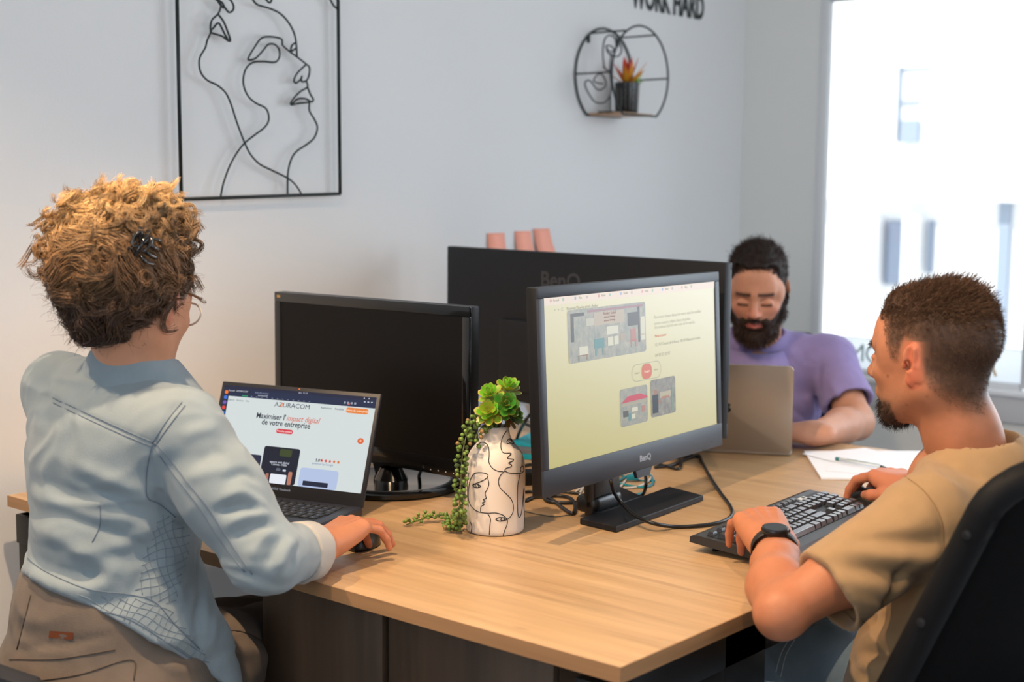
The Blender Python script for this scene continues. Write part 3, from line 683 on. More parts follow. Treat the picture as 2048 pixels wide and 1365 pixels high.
def krow(y, items, x0=-.213, d=.0165, h=.0085):
    x = x0
    for it in items:
        if it < 0: x += -it*P_; continue
        w = it*P_-.0014; put_key(kb, x+w/2+.0007, y, .0168, w, d, h, .0045, kcap); x += it*P_
ys = [.0305+.0188*i for i in range(5)]
np_ = [-.25, 1, 1, 1, -.25]
krow(ys[0], [1.25, 1.25, 1.25, 6.1, 1.25, 1.25, 1.4, -.2, 1, 1, 1, -.2, 2, 1, 1])
krow(ys[1], [1.25]+[1]*11+[2.5, -1.2, 1, -1.2, 1, 1, 1, 1])
krow(ys[2], [1.75]+[1]*11+[2, -3.4, 1, 1, 1])
krow(ys[3], [1.5]+[1]*12+[1.25, -.2, 1, 1, 1, -.2, 1, 1, 1, 1])
krow(ys[4], [1]*13+[1.75, -.2, 1, 1, 1, -.2, 1, 1, 1, 1])
krow(ys[4]+.022, [1, -.6, .98, .98, .98, .98, -.4, .98, .98, .98, .98, -.4, .98, .98, .98, .98, -.2, 1, 1, 1], d=.0125, h=.007)
box('led_window', (.135, ys[4]+.018, .0166), (.165, ys[4]+.028, .0174), mat('led_window', lin((190, 195, 195)), .4), kb); box('led_dot', (.150, ys[4]+.020, .0173), (.158, ys[4]+.026, .0178), blackp, kb)
text('brand_lettering', 'Logitech', .008, mat('kb_print', lin((150, 152, 158)), .5), kb, frame_m((.190, ys[4]+.023, .0167), (1, 0, 0), (0, 1, 0)), .0002)
for x in (-.19, .19): box('tilt_foot', (x-.008, KD-.035, -.0125), (x+.008, KD-.030, .003), blackp, kb)
kprint = mat('key_print', lin((150, 152, 158)), .5)
for i, (cx, yi) in enumerate([(-.200, 4), (-.183, 4), (-.204, 3), (-.180, 2), (-.205, 1), (-.19, 0), (-.168, 0)]):
    mesh('key_legend', [(cx-.003, ys[yi]-.002, .0256), (cx+.001, ys[yi]-.002, .0256), (cx+.001, ys[yi]+.002, .0256), (cx-.003, ys[yi]+.002, .0256)], [(0, 1, 2, 3)], kprint, kb)

# ------------------------------------------------------------------ mice
def mouse_mesh(name, loc, rz, m, label):
    bm = bmesh.new(); bmesh.ops.create_uvsphere(bm, u_segments=32, v_segments=16, radius=1)
    for v in bm.verts:
        x, y, z = v.co; w = .030*(1-.12*y*y+.05*math.cos(y*3)); v.co = (x*w, y*.054, (max(z, -.15)+.15)*.032*(1-.18*y) if z > -.15 else 0)
    root = empty(name, loc, rz); tag(root, label, 'mouse')
    bmobj('shell', bm, m, root, True)
    lathe('scroll_wheel', [(0, -.003), (.008, -.003), (.008, .003), (0, .003)], blackm, root, 16, Matrix.Translation((0, .028, .026)) @ Matrix.Rotation(math.pi/2, 4, 'Y'))
    return root
mm = mat('mouse_black', lin((20, 20, 22)), .35)
mw = onz(728, 1082, TZ+.01); mouse_mesh('mouse', (mw[0]-.012, mw[1]+.006, TZ+.0003), math.radians(38), mm, 'black computer mouse under the hand of the woman in denim')
mb = onz(1748, 1000, TZ+.012); mouse_mesh('mouse', (mb[0], mb[1], TZ+.0003), math.radians(88), mm, 'black computer mouse under the hand of the man in beige')

# ------------------------------------------------------------------ papers, pen, folders
pap = mat('paper_white', lin((236, 238, 244)), .6)
def sheet(name, corners, z, m, label, th=.0006, cat='paper', group=None):
    bm = bmesh.new(); pts = [(p[0], p[1]) for p in corners]
    a = sum(pts[i][0]*pts[(i+1) % len(pts)][1]-pts[(i+1) % len(pts)][0]*pts[i][1] for i in range(len(pts)))
    if a < 0: pts = pts[::-1]
    prism(bm, pts, z, z+th); o = bmobj(name, bm, m); tag(o, label, cat, group); return o
pc = [onz(1642, 960), onz(1840, 962), onz(1860, 906), onz(1608, 906)]
sheet('paper_stack', pc, TZ+.0005, pap, 'thick stack of white sheets lying under the pen, at the bottom', .004, 'papers', 'sheets at the beige man\'s right')
sheet('paper_sheet', [onz(1650, 942, .7555), onz(1830, 955, .7555), onz(1850, 905, .7555), onz(1690, 903, .7555)], TZ+.0048, pap, 'turned white sheet in the middle of the pile by the silver laptop', .0005)
sheet('paper_sheet', [onz(1604, 908, .756), onz(1700, 932, .756), onz(1822, 918, .756), onz(1730, 896, .756)], TZ+.0056, pap, 'topmost white sheet with faint printed lines, corner hanging left', .0004)
inkf = mat('print_grey', lin((190, 192, 200)), .6)
for k in range(5):
    a = onz(1655+6*k, 912+3.4*k, .757); b = onz(1760+6*k, 903+3.4*k, .757)
pen = empty('pen', tuple(onz(1720, 927, .762))); tag(pen, 'clear ballpoint pen with teal ink lying on the white papers', 'pen')
pa, pe = onz(1672, 918, .7606), onz(1774, 936, .7606)
def lerp(a, b, t): return a+(b-a)*t
adopt(tube('barrel', [lerp(pa, pe, .06), lerp(pa, pe, .88)], .0036, mat('pen_clear', lin((215, 225, 232)), .15), None, 10), pen); adopt(tube('cap_end', [pa, lerp(pa, pe, .07)], .0040, mat('pen_teal', lin((16, 110, 110)), .3), None, 10), pen)
adopt(tube('ink_tube', [lerp(pa, pe, .22)+[0, 0, .0030], lerp(pa, pe, .86)+[0, 0, .0030]], .0014, MATS['pen_teal'], None, 8), pen); adopt(tubes('tip', [[lerp(pa, pe, .88), lerp(pa, pe, .97), pe]], [.0036, .0015, .0006], mat('pen_tip', lin((70, 80, 80)), .3, .5), None, 10), pen)
tealm = mat('teal_cardboard', lin((0, 150, 178)), .5)
f0 = np.array([-.86, .99, TZ]);
def slab(name, px4, z, th, m, label, cat, group=None):
    return sheet(name, [onz(*p, z) for p in px4], z, m, label, th, cat, group)
slab('folder', [(1022, 918), (1110, 922), (1110, 892), (1045, 893)], TZ+.001, .012, tealm, 'teal cardboard folder lying flat, the lower of two', 'folder')
slab('folder', [(1018, 890), (1110, 900), (1110, 868), (1060, 868)], TZ+.022, .003, tealm, 'teal cardboard folder, upper one tilted behind the vase', 'folder')
greyb = mat('box_grey', lin((92, 98, 108)), .5); slab('document_box', [(1022, 906), (1110, 912), (1110, 884), (1045, 886)], TZ+.0135, .008, greyb, 'flat grey box lying between the two teal folders', 'box')
for i, (q, c) in enumerate((([(936, 850), (1010, 862), (1035, 832), (940, 790)], (226, 232, 244)), ([(925, 905), (1000, 905), (985, 850), (925, 846)], (214, 222, 240)), ([(1000, 838), (1062, 842), (1050, 812), (985, 806)], (236, 238, 244)))):
    slab('paper_sheet', q, TZ+.0006*(i+1), .0005, mat('paper_tint%d' % i, lin(c), .6), ['white sheet on the desk seen through the gap left of the plant', 'pale blue printed sheet on the desk beside the hanging plant strand', 'white sheet on the desk below the big dark monitor'][i], 'paper')
slab('paper_band', [(938, 832), (1000, 842), (1000, 828), (938, 817)], TZ+.0026, .0004, mat('band_teal', lin((90, 160, 180)), .6), 'narrow teal and white printed strip lying on the papers', 'paper')
slab('paper_band', [(938, 852), (985, 858), (985, 846), (938, 838)], TZ+.0026, .0004, mat('band_violet', lin((130, 120, 190)), .6), 'narrow violet printed strip lying on the papers', 'paper')

# ------------------------------------------------------------------ cables
cbl = mat('cable_black', lin((22, 22, 24)), .38)
def cable(pix, r, m, label, z=None, name='cable', cat='cable'):
    pts = []
    for p in pix:
        zz = p[2] if len(p) > 2 else TZ+r+.0005
        pts.append(onz(p[0], p[1], zz))
    o = tube(name, spline(pts, 10), r, m, None, 8); tag(o, label, cat); return o
cable([(1222, 962, .845), (1228, 985, .81), (1243, 1006, .785), (1268, 1030, .772), (1305, 1047, .766), (1350, 1054), (1400, 1052), (1445, 1044), (1464, 1030), (1460, 1012), (1440, 985), (1420, 955), (1404, 925), (1398, 912), (1380, 916), (1345, 930), (1310, 935)], .0036, cbl, 'black monitor cable looping over the foot towards the keyboard')
cable([(1050, 1002), (1072, 994), (1100, 998), (1130, 1020), (1146, 1027), (1150, 1010), (1138, 996), (1112, 992), (1090, 996), (1100, 1004), (1140, 1006), (1180, 1003)], .0036, cbl, 'black cable coiled beneath the left corner of the lit monitor')
cable([(1300, 922), (1330, 932), (1356, 938), (1362, 925), (1356, 915), (1380, 912), (1396, 914)], .0034, cbl, 'black cable running behind the lit monitor by the silver laptop')
cable([(1290, 945, .80), (1292, 970, .78), (1285, 990), (1268, 995), (1240, 990), (1225, 975)], .0034, cbl, 'short black cable hanging under the middle of the lit monitor')
tl = mat('cable_teal', lin((20, 130, 150)), .4); wt = mat('cable_white', lin((200, 198, 195)), .4)
cable([(1225, 962), (1250, 970), (1285, 975), (1305, 968), (1300, 950), (1280, 945), (1250, 955), (1235, 970), (1262, 990), (1290, 985)], .0024, tl, 'teal network cable tangled behind the monitor foot')
cable([(1220, 990), (1245, 978), (1275, 974), (1300, 960), (1298, 948), (1260, 955), (1240, 975)], .0022, wt, 'white cable tangled with the teal one behind the monitor foot')
cable([(1150, 985), (1165, 975), (1160, 990), (1175, 998)], .0022, wt, 'short white cable left of the monitor neck')
cable([(1236, 948), (1262, 958), (1290, 962), (1310, 962)], .0018, tl, 'thin teal wire lying over the cable tangle')
pc1 = onz(1265, 958, .757); b_ = box('network_plug', (-.012, -.006, 0), (.012, .006, .010), tl, None, .002); b_.location = (pc1[0], pc1[1], TZ+.004); b_.rotation_euler = (0, 0, 1.0); tag(b_, 'teal network plug on the end of the teal cable', 'plug')
ad = onz(1066, 968); b_ = box('power_adapter', (-.03, -.02, 0), (.03, .02, .028), blackp, None, .003); b_.location = (ad[0], ad[1], TZ); b_.rotation_euler = (0, 0, .9); tag(b_, 'small black power adapter between the vase and the lit monitor', 'adapter')
cable([(1042, 935), (1060, 930), (1090, 932), (1110, 925)], .0035, cbl, 'black cable in front of the grey box behind the vase')
cable([(1046, 950), (1070, 960), (1090, 948), (1110, 940)], .0035, cbl, 'black cable crossing just behind the power adapter')
cable([(1044, 985), (1062, 984), (1090, 986), (1120, 984), (1160, 988)], .003, cbl, 'black cable lying under the lit monitor beside the adapter')
cable([(862, 976), (880, 974), (905, 973), (930, 975), (960, 990)], .0036, cbl, 'black cable leaving the round monitor foot towards the vase')
cable([(840, 958), (838, 952, .77), (842, 942, .79), (848, 935, .81)], .0036, cbl, 'short black cable rising behind the glossy monitor')
cable([(1030, 888, .76), (1040, 862, .80), (1052, 840, .84), (1066, 826, .85), (1085, 820, .85)], .004, cbl, 'black cable arching up behind the vase to the big monitor')
cable([(1036, 838, .82), (1050, 848, .82), (1070, 856, .82), (1090, 862, .82)], .0035, cbl, 'black cable crossing the arching one behind the vase')
cable([(1042, 1022), (1080, 1030), (1110, 1034), (1140, 1030)], .0010, mat('wire_grey', lin((90, 90, 84)), .5), 'thin grey wire lying on the oak right of the vase')

# ------------------------------------------------------------------ wall things
wirem = mat('wire_dark', lin((30, 38, 38)), .45, .3)
art = empty('wire_wall_art', tuple(onx(520, 200, WX+.02))); tag(art, 'black metal frame with one-line wire drawing of an upturned face', 'wall art')
AX = WX+.022
def apx(zx, zy, dx=0): return onx(330+zx/3.2486, zy/3.2486, AX+dx)
cs = [onx(354, -2, AX), onx(362.5, 399, AX), onx(680, 388, AX), onx(676, -2, AX)]
ext = [cs[0]+(cs[0]-cs[1])*.35, cs[1], cs[2], cs[3]+(cs[3]-cs[2])*.35]
for a, b, nme in ((ext[0], ext[1], 'frame_bar'), (ext[1], ext[2], 'frame_bar'), (ext[2], ext[3], 'frame_bar'), (ext[3], ext[0], 'frame_bar')):
    adopt(tube(nme, [a, b], .0045, wirem, None, 6), art)
for sp_ in (ext[1],): adopt(tube('corner_joint', [sp_-[0, .008, 0], sp_+[0, .006, 0]], .006, wirem, None, 8), art)
lines = [
 [(330, -5), (345, 5), (370, 15), (385, 45), (378, 50), (360, 30), (345, 10)],
 [(350, -10), (362, 40), (345, 90), (305, 130), (295, 180), (298, 210), (275, 260), (262, 310), (228, 370), (222, 420), (235, 475), (275, 522), (340, 555), (395, 605), (430, 680), (465, 790), (518, 930), (560, 1010), (620, 1070), (700, 1110), (800, 1160), (850, 1205), (885, 1258)],
 [(385, 45), (415, 80), (440, 68), (446, 40), (430, 5), (410, -10)],
 [(345, 92), (380, 140), (405, 200), (424, 258), (412, 266), (370, 235), (298, 210), (320, 175), (344, 150), (360, 165), (385, 215), (412, 264)],
 [(362, 1275), (380, 1190), (420, 1080), (470, 990), (518, 930), (580, 880), (650, 825), (675, 770), (655, 705), (590, 670), (540, 625), (512, 560), (510, 500), (530, 440), (575, 405), (640, 400), (715, 404), (743, 370), (740, 320), (710, 288), (670, 290), (640, 325), (590, 378), (548, 390), (542, 375), (580, 310), (625, 250), (680, 238), (750, 250), (762, 270), (765, 295), (810, 335), (860, 372), (915, 415), (938, 440), (935, 490), (918, 525), (890, 530), (885, 512), (890, 495), (878, 520), (850, 540), (838, 520), (860, 475), (918, 418)],
 [(565, -10), (600, 30), (680, 55), (750, 90), (805, 150), (840, 220), (853, 290), (858, 370)],
 [(650, -10), (680, 18), (695, -5)],
 [(852, 275), (825, 295), (818, 330), (835, 325), (855, 310)],
 [(918, 525), (925, 565), (880, 595), (835, 640), (817, 680), (870, 672), (940, 662), (910, 642), (860, 645), (822, 680)],
 [(925, 565), (945, 615), (963, 645), (955, 662), (940, 662), (938, 720), (970, 775), (990, 830), (970, 895), (920, 940), (860, 980), (825, 1025), (802, 1100), (797, 1170), (796, 1260)],
 [(1070, -10), (1095, 35), (1117, 55)]]
for ln_ in lines:
    adopt(tube('wire_line', spline([apx(*p) for p in ln_], 6), .0024, wirem, None, 6), art)

txt = text('wall_lettering', 'WORK HARD', .106, mat('decal_black', lin((48, 52, 52)), .6), None, frame_m((WX+.002, 2.343, 1.94), (0, 1, 0), (0, 0, 1)), .0006, bold=.0035, sx=.62)
tag(txt, 'black WORK HARD lettering stuck high on the white wall', 'lettering'); txt['kind'] = 'thing'

note_m = mat('note_salmon', lin((255, 172, 148)), .6)
for (x0, y0, x1, y1, x2, lb) in ((975, 467, 1009, 497, 972, 'salmon sticky note on the wall, first from the left of three'), (1030, 463, 1062, 503, 1028, 'salmon sticky note on the wall, middle one of three'), (1067, 458, 1098, 504, 1070, 'salmon sticky note on the wall, right one of three with curled edge')):
    a = onx(x0, y0, WX+.003); w_ = .07; n = 8; v = []; hh = .09
    b = onx(x1, y0, WX+.003); w_ = b[1]-a[1]; sh = {975: .004, 1030: .008, 1067: .018}[x0]
    for i in range(n+1):
        t = i/n; zz = a[2]-hh*t; out = .001+.022*t*t
        for j in range(2): v.append((WX+.0015+out, a[1]+j*w_+sh*t*(1 if j == 0 else 1.5)-out*.3, zz))
    f = [(2*i, 2*i+1, 2*i+3, 2*i+2) for i in range(n)]
    o = mesh('sticky_note', v, f, note_m, None, True); tag(o, lb, 'sticky note', 'sticky notes on the wall')
    md = o.modifiers.new('thickness', 'SOLIDIFY'); md.thickness = .0008

# round wire shelf
cyR, czR, RR, GR = 2.003, 1.685, .143, .132
shelf = empty('wire_shelf', (WX+.05, cyR, 1.575)); tag(shelf, 'round black wire wall shelf with small wooden board', 'shelf')
def ringpts(x, n=64, dy=0):
    aa = math.acos(-.115/RR)
    return [(x, cyR+dy+RR*math.sin(t), czR+RR*math.cos(t)) for t in np.linspace(-aa, aa, n)]
rb = ringpts(WX+.005); rf = ringpts(WX+GR, dy=.005)
for r_ in (rb, rf): adopt(tube('ring', [*r_], .0031, wirem, None, 8), shelf); adopt(tube('chord_bar', [r_[0], r_[-1]], .0034, wirem, None, 6), shelf)
for (dy, dz) in ((-RR*.995, .0), (RR*.995, .0), (-.075, RR*.86), (.075, RR*.86)):
    adopt(tube('cross_bar', [(WX+.005, cyR+dy, czR+dz), (WX+GR, cyR+dy, czR+dz)], .0028, wirem, None, 6), shelf)
for yy_ in (-.085, .06): adopt(box('hanging_tab', (WX+.002, cyR+yy_, czR+.095), (WX+.008, cyR+yy_+.006, czR+.118), wirem), shelf)
bz = czR-.115
adopt(box('shelf_board', (WX+.008, cyR-.078, bz-.001), (WX+GR-.004, cyR+.078, bz+.006), wood_mat('shelf_wood', lin((205, 165, 130)), lin((180, 140, 105)), lin((120, 90, 65)), 'Y')), shelf)
# ------------------------------------------------------------------ organic surfaces: blended volumes -> one mesh
f32 = np.float32
class Vol:
    def __init__(s, lo, hi, h):
        s.h = h; s.lo = np.array(lo, float)
        n = np.ceil((np.array(hi)-s.lo)/h).astype(int)+1; s.n = n
        s.ax = [(s.lo[i]+h*np.arange(n[i])).astype(f32) for i in range(3)]
        s.F = np.full(n, .5, f32)
    def _sub(s, lo, hi):
        sl = []
        for i in range(3):
            a = int(max(0, math.floor((lo[i]-s.lo[i])/s.h))); b = int(min(s.n[i], math.ceil((hi[i]-s.lo[i])/s.h)+1))
            if b <= a: return None
            sl.append(slice(a, b))
        X = s.ax[0][sl[0]][:, None, None]; Y = s.ax[1][sl[1]][None, :, None]; Z = s.ax[2][sl[2]][None, None, :]
        return tuple(sl), X, Y, Z
    def _add(s, sl, D, k, sub):
        A = s.F[sl]
        if sub:
            D = -D
            if k > 0:
                hh = np.maximum(k-np.abs(A-D), 0)/k; s.F[sl] = np.maximum(A, D)+hh*hh*(k/4)
            else: s.F[sl] = np.maximum(A, D)
        else:
            if k > 0:
                hh = np.maximum(k-np.abs(A-D), 0)/k; s.F[sl] = np.minimum(A, D)-hh*hh*(k/4)
            else: s.F[sl] = np.minimum(A, D)
    def cap(s, a, b, ra, rb=None, k=.01, sub=False, flat=None):
        """round cone a->b; flat=(axis, factor) squashes the section along a world axis"""
        rb = ra if rb is None else rb
        a = np.array(a, float); b = np.array(b, float); m = max(ra, rb)*1.15+k+4*s.h
        r = s._sub(np.minimum(a, b)-m, np.maximum(a, b)+m)
        if r is None: return s
        sl, X, Y, Z = r; d = b-a; L = float(d@d)+1e-12
        px, py, pz = X-f32(a[0]), Y-f32(a[1]), Z-f32(a[2])
        t = np.clip((px*f32(d[0])+py*f32(d[1])+pz*f32(d[2]))/f32(L), 0, 1)
        qx, qy, qz = px-t*f32(d[0]), py-t*f32(d[1]), pz-t*f32(d[2])
        if flat is not None:
            ax, fc = np.array(flat[0], float), flat[1]; ax = ax/np.linalg.norm(ax)
            dd = qx*f32(ax[0])+qy*f32(ax[1])+qz*f32(ax[2]); q2 = qx*qx+qy*qy+qz*qz+dd*dd*f32(fc*fc-1)
            D = np.sqrt(np.maximum(q2, 0))-(f32(ra)+t*f32(rb-ra))
        else: D = np.sqrt(qx*qx+qy*qy+qz*qz)-(f32(ra)+t*f32(rb-ra))
        s._add(sl, D, k, sub); return s
    def ell(s, c, rad, rot=None, k=.01, sub=False):
        c = np.array(c, float); rad = np.array(rad, float); R = np.eye(3) if rot is None else np.array(rot)   # columns = axes
        e = np.sqrt(((R*rad)**2).sum(1))+k+4*s.h
        r = s._sub(c-e, c+e)
        if r is None: return s
        sl, X, Y, Z = r; px, py, pz = X-f32(c[0]), Y-f32(c[1]), Z-f32(c[2])
        k0 = 0; k1 = 0
        for i in range(3):
            q = px*f32(R[0, i])+py*f32(R[1, i])+pz*f32(R[2, i]); k0 = k0+(q/f32(rad[i]))**2; k1 = k1+(q/f32(rad[i]**2))**2
        k0 = np.sqrt(k0); k1 = np.sqrt(k1)+1e-6
        D = k0*(k0-1)/k1; s._add(sl, D.astype(f32), k, sub); return s
    def chain(s, pts, rads, k=.02, flat=None):
        for i in range(len(pts)-1): s.cap(pts[i], pts[i+1], rads[i], rads[i+1], k, False, flat)
        return s
    def plane(s, p, n, k=0.0):
        """keep the side opposite to n"""
        p = np.array(p, float); n = np.array(n, float); n /= np.linalg.norm(n)
        X, Y, Z = s.ax[0][:, None, None], s.ax[1][None, :, None], s.ax[2][None, None, :]
        D = (X-f32(p[0]))*f32(n[0])+(Y-f32(p[1]))*f32(n[1])+(Z-f32(p[2]))*f32(n[2]); s.F = np.maximum(s.F, D).astype(f32); return s
    def mesh(s, smooth=1):
        F = s.F; S = F < 0
        n = np.array(F.shape)-1
        c = [(0, 0, 0), (1, 0, 0), (0, 1, 0), (1, 1, 0), (0, 0, 1), (1, 0, 1), (0, 1, 1), (1, 1, 1)]
        def sh(A, o): return A[o[0]:o[0]+n[0], o[1]:o[1]+n[1], o[2]:o[2]+n[2]]
        a = sh(S, c[0]).copy(); o_ = a.copy()
        for q in c[1:]: t = sh(S, q); a &= t; o_ |= t
        act = o_ & ~a; I = np.argwhere(act); N = len(I)
        if not N: return np.zeros((0, 3)), np.zeros((0, 4), int)
        idx = np.full(act.shape, -1, np.int32); idx[act] = np.arange(N)
        val = np.stack([F[I[:, 0]+q[0], I[:, 1]+q[1], I[:, 2]+q[2]] for q in c], 1)
        P = np.zeros((N, 3)); cnt = np.zeros(N); C = np.array(c, float)
        for i, j in ((0, 1), (2, 3), (4, 5), (6, 7), (0, 2), (1, 3), (4, 6), (5, 7), (0, 4), (1, 5), (2, 6), (3, 7)):
            va, vb = val[:, i], val[:, j]; m = (va < 0) != (vb < 0)
            t = np.where(m, va/(va-vb+1e-20), 0)[:, None]
            P += np.where(m[:, None], C[i]+(C[j]-C[i])*t, 0); cnt += m
        V = s.lo+s.h*(I+P/cnt[:, None])
        Q = []
        for ax in range(3):
            b, c2 = (ax+1) % 3, (ax+2) % 3
            A = np.take(S, range(0, F.shape[ax]-1), ax); B = np.take(S, range(1, F.shape[ax]), ax)
            E = np.argwhere(A != B)
            E = E[(E[:, b] > 0) & (E[:, c2] > 0) & (E[:, b] < n[b]) & (E[:, c2] < n[c2])]
            sg = S[E[:, 0], E[:, 1], E[:, 2]]
            def g(db, dc):
                e = E.copy(); e[:, b] -= db; e[:, c2] -= dc; return idx[e[:, 0], e[:, 1], e[:, 2]]
            q = np.stack([g(1, 1), g(0, 1), g(0, 0), g(1, 0)], 1); q[~sg] = q[~sg][:, ::-1]; Q.append(q)
        Q = np.concatenate(Q); Q = Q[(Q >= 0).all(1)]
        V = lap(V, Q, smooth)
        return V, Q
def lap(V, Q, it, w=.5):
    if it:
        e = np.concatenate([Q[:, [0, 1]], Q[:, [1, 2]], Q[:, [2, 3]], Q[:, [3, 0]]]); e = np.concatenate([e, e[:, ::-1]])
        cnt = np.bincount(e[:, 0], minlength=len(V))[:, None]+1e-9
        for _ in range(it):
            A = np.stack([np.bincount(e[:, 0], V[e[:, 1], i], len(V)) for i in range(3)], 1)/cnt
            V = V*(1-w)+A*w
    return V
def normals(V, Q):
    n = np.cross(V[Q[:, 2]]-V[Q[:, 0]], V[Q[:, 3]]-V[Q[:, 1]]); N = np.zeros_like(V)
    for j in range(4):
        for i in range(3): N[:, i] += np.bincount(Q[:, j], n[:, i], len(V))
    return N/(np.linalg.norm(N, axis=1)[:, None]+1e-12)
_rs = np.random.RandomState(7); _LAT = _rs.rand(32, 32, 32)*2-1
def vnoise(P):
    """smooth value noise"""
    I = np.floor(P).astype(int); f = P-I; f = f*f*(3-2*f); out = 0
    for a in (0, 1):
        for b in (0, 1):
            for c in (0, 1):
                w = (f[:, 0] if a else 1-f[:, 0])*(f[:, 1] if b else 1-f[:, 1])*(f[:, 2] if c else 1-f[:, 2])
                out = out+w*_LAT[(I[:, 0]+a) % 32, (I[:, 1]+b) % 32, (I[:, 2]+c) % 32]
    return out
def bvh_of(V, Q): return BVHTree.FromPolygons([tuple(v) for v in V], [tuple(map(int, q)) for q in Q])
def cast(bvh, px, py):
    d = Vector(ray(px, py)).normalized(); r = bvh.ray_cast(Vector(CAM), d)
    return r
def drape(bvh, pix, off=0.0):
    out = []
    for p in pix:
        r = cast(bvh, *p[:2])
        if r[0] is not None:
            out.append(np.array(r[0])+np.array(r[1])*off)
    return out
def seg_dist(V, pts):
    best = np.full(len(V), 9.0)
    for a, b in zip(pts[:-1], pts[1:]):
        d = b-a; t = np.clip(((V-a)@d)/(d@d+1e-12), 0, 1); q = V-a-t[:, None]*d; best = np.minimum(best, np.sqrt((q*q).sum(1)))
    return best
def folds(V, Q, specs, bvh=None):
    """press ridges (+) and valleys (-) along lines traced over the cloth"""
    bvh = bvh or bvh_of(V, Q); N = normals(V, Q); D = np.zeros(len(V))
    for pix, amp, sig in specs:
        pts = drape(bvh, spline([(x, y) for x, y in pix], 4))
        if len(pts) < 2: continue
        n = len(pts); best = np.full(len(V), 9.0); tt = np.zeros(len(V))
        for i in range(n-1):
            a, b = pts[i], pts[i+1]; d = b-a
            if d@d > .0036: continue
            t = np.clip(((V-a)@d)/(d@d+1e-12), 0, 1); q = V-a-t[:, None]*d; ds = np.sqrt((q*q).sum(1)); m = ds < best
            best[m] = ds[m]; tt[m] = (i+t[m])/(n-1)
        env = np.clip(np.minimum(tt, 1-tt)*5, 0, 1); env = .25+.75*env
        D += amp*env*np.exp(-(best/sig)**2)
    return V+N*D[:, None]
def joinm(*parts):
    V, Q, C = [], [], []; o = 0
    for p in parts:
        V.append(p[0]); Q.append(p[1]+o); o += len(p[0])
        C.append(p[2] if len(p) > 2 else np.ones((len(p[0]), 3)))
    return np.concatenate(V), np.concatenate(Q), np.concatenate(C)
def strand_mesh(P, r, C=None):
    """P (N,S,3) paths, r (S,) or (N,S) radii -> three-sided strands"""
    N, S, _ = P.shape; T = np.gradient(P, axis=1); T /= np.linalg.norm(T, axis=2)[..., None]+1e-9
    rf = np.random.RandomState(3).randn(N, 1, 3); A = np.cross(T, rf); A /= np.linalg.norm(A, axis=2)[..., None]+1e-9; B = np.cross(T, A)
    r = np.broadcast_to(r, (N, S))[..., None]
    R = np.stack([P+r*(math.cos(a)*A+math.sin(a)*B) for a in (0, 2.0944, 4.18879)], 2)   # N,S,3,3
    V = R.reshape(-1, 3); base = (np.arange(N)*S*3)[:, None, None]+(np.arange(S-1)*3)[None, :, None]
    j = np.arange(3)[None, None, :]; k = (j+1) % 3
    Q = np.stack([base+j, base+k, base+k+3, base+j+3], -1).reshape(-1, 4)
    if C is not None: C = np.repeat(np.repeat(C[:, None] if C.ndim == 2 else C, S if C.ndim == 2 else 1, 1).reshape(-1, 3), 3, 0)
    return V, Q, C
def nmesh(name, V, Q, m, parent=None, C=None, smooth=True):
    me = bpy.data.meshes.new(name); me.vertices.add(len(V)); me.vertices.foreach_set('co', np.asarray(V, f32).ravel())
    me.loops.add(Q.size); me.loops.foreach_set('vertex_index', Q.astype(np.int32).ravel())
    me.polygons.add(len(Q)); me.polygons.foreach_set('loop_start', np.arange(0, Q.size, Q.shape[1], dtype=np.int32)); me.polygons.foreach_set('loop_total', np.full(len(Q), Q.shape[1], np.int32))
    me.update(calc_edges=True)
    if smooth: me.shade_smooth()
    if C is not None: set_col(me, C)
    me.materials.append(m); o = bpy.data.objects.new(name, me); link(o); 
    if parent is not None: adopt(o, parent)
    return o
def mixc(a, b, t): t = np.clip(t, 0, 1)[:, None]; return a*(1-t)+b*t
def L3(c): return np.array(lin(c)[:3])
def head_frame(c, az, pitch=0.0, roll=0.0):
    m = Matrix.Rotation(math.radians(az-90), 4, 'Z') @ Matrix.Rotation(math.radians(-pitch), 4, 'X') @ Matrix.Rotation(math.radians(roll), 4, 'Y')
    return Matrix.Translation(tuple(c)) @ m
def xf(M, V):
    m = np.array(M); return np.asarray(V)@m[:3, :3].T+m[:3, 3]
def inv(M, V): return xf(M.inverted(), V)

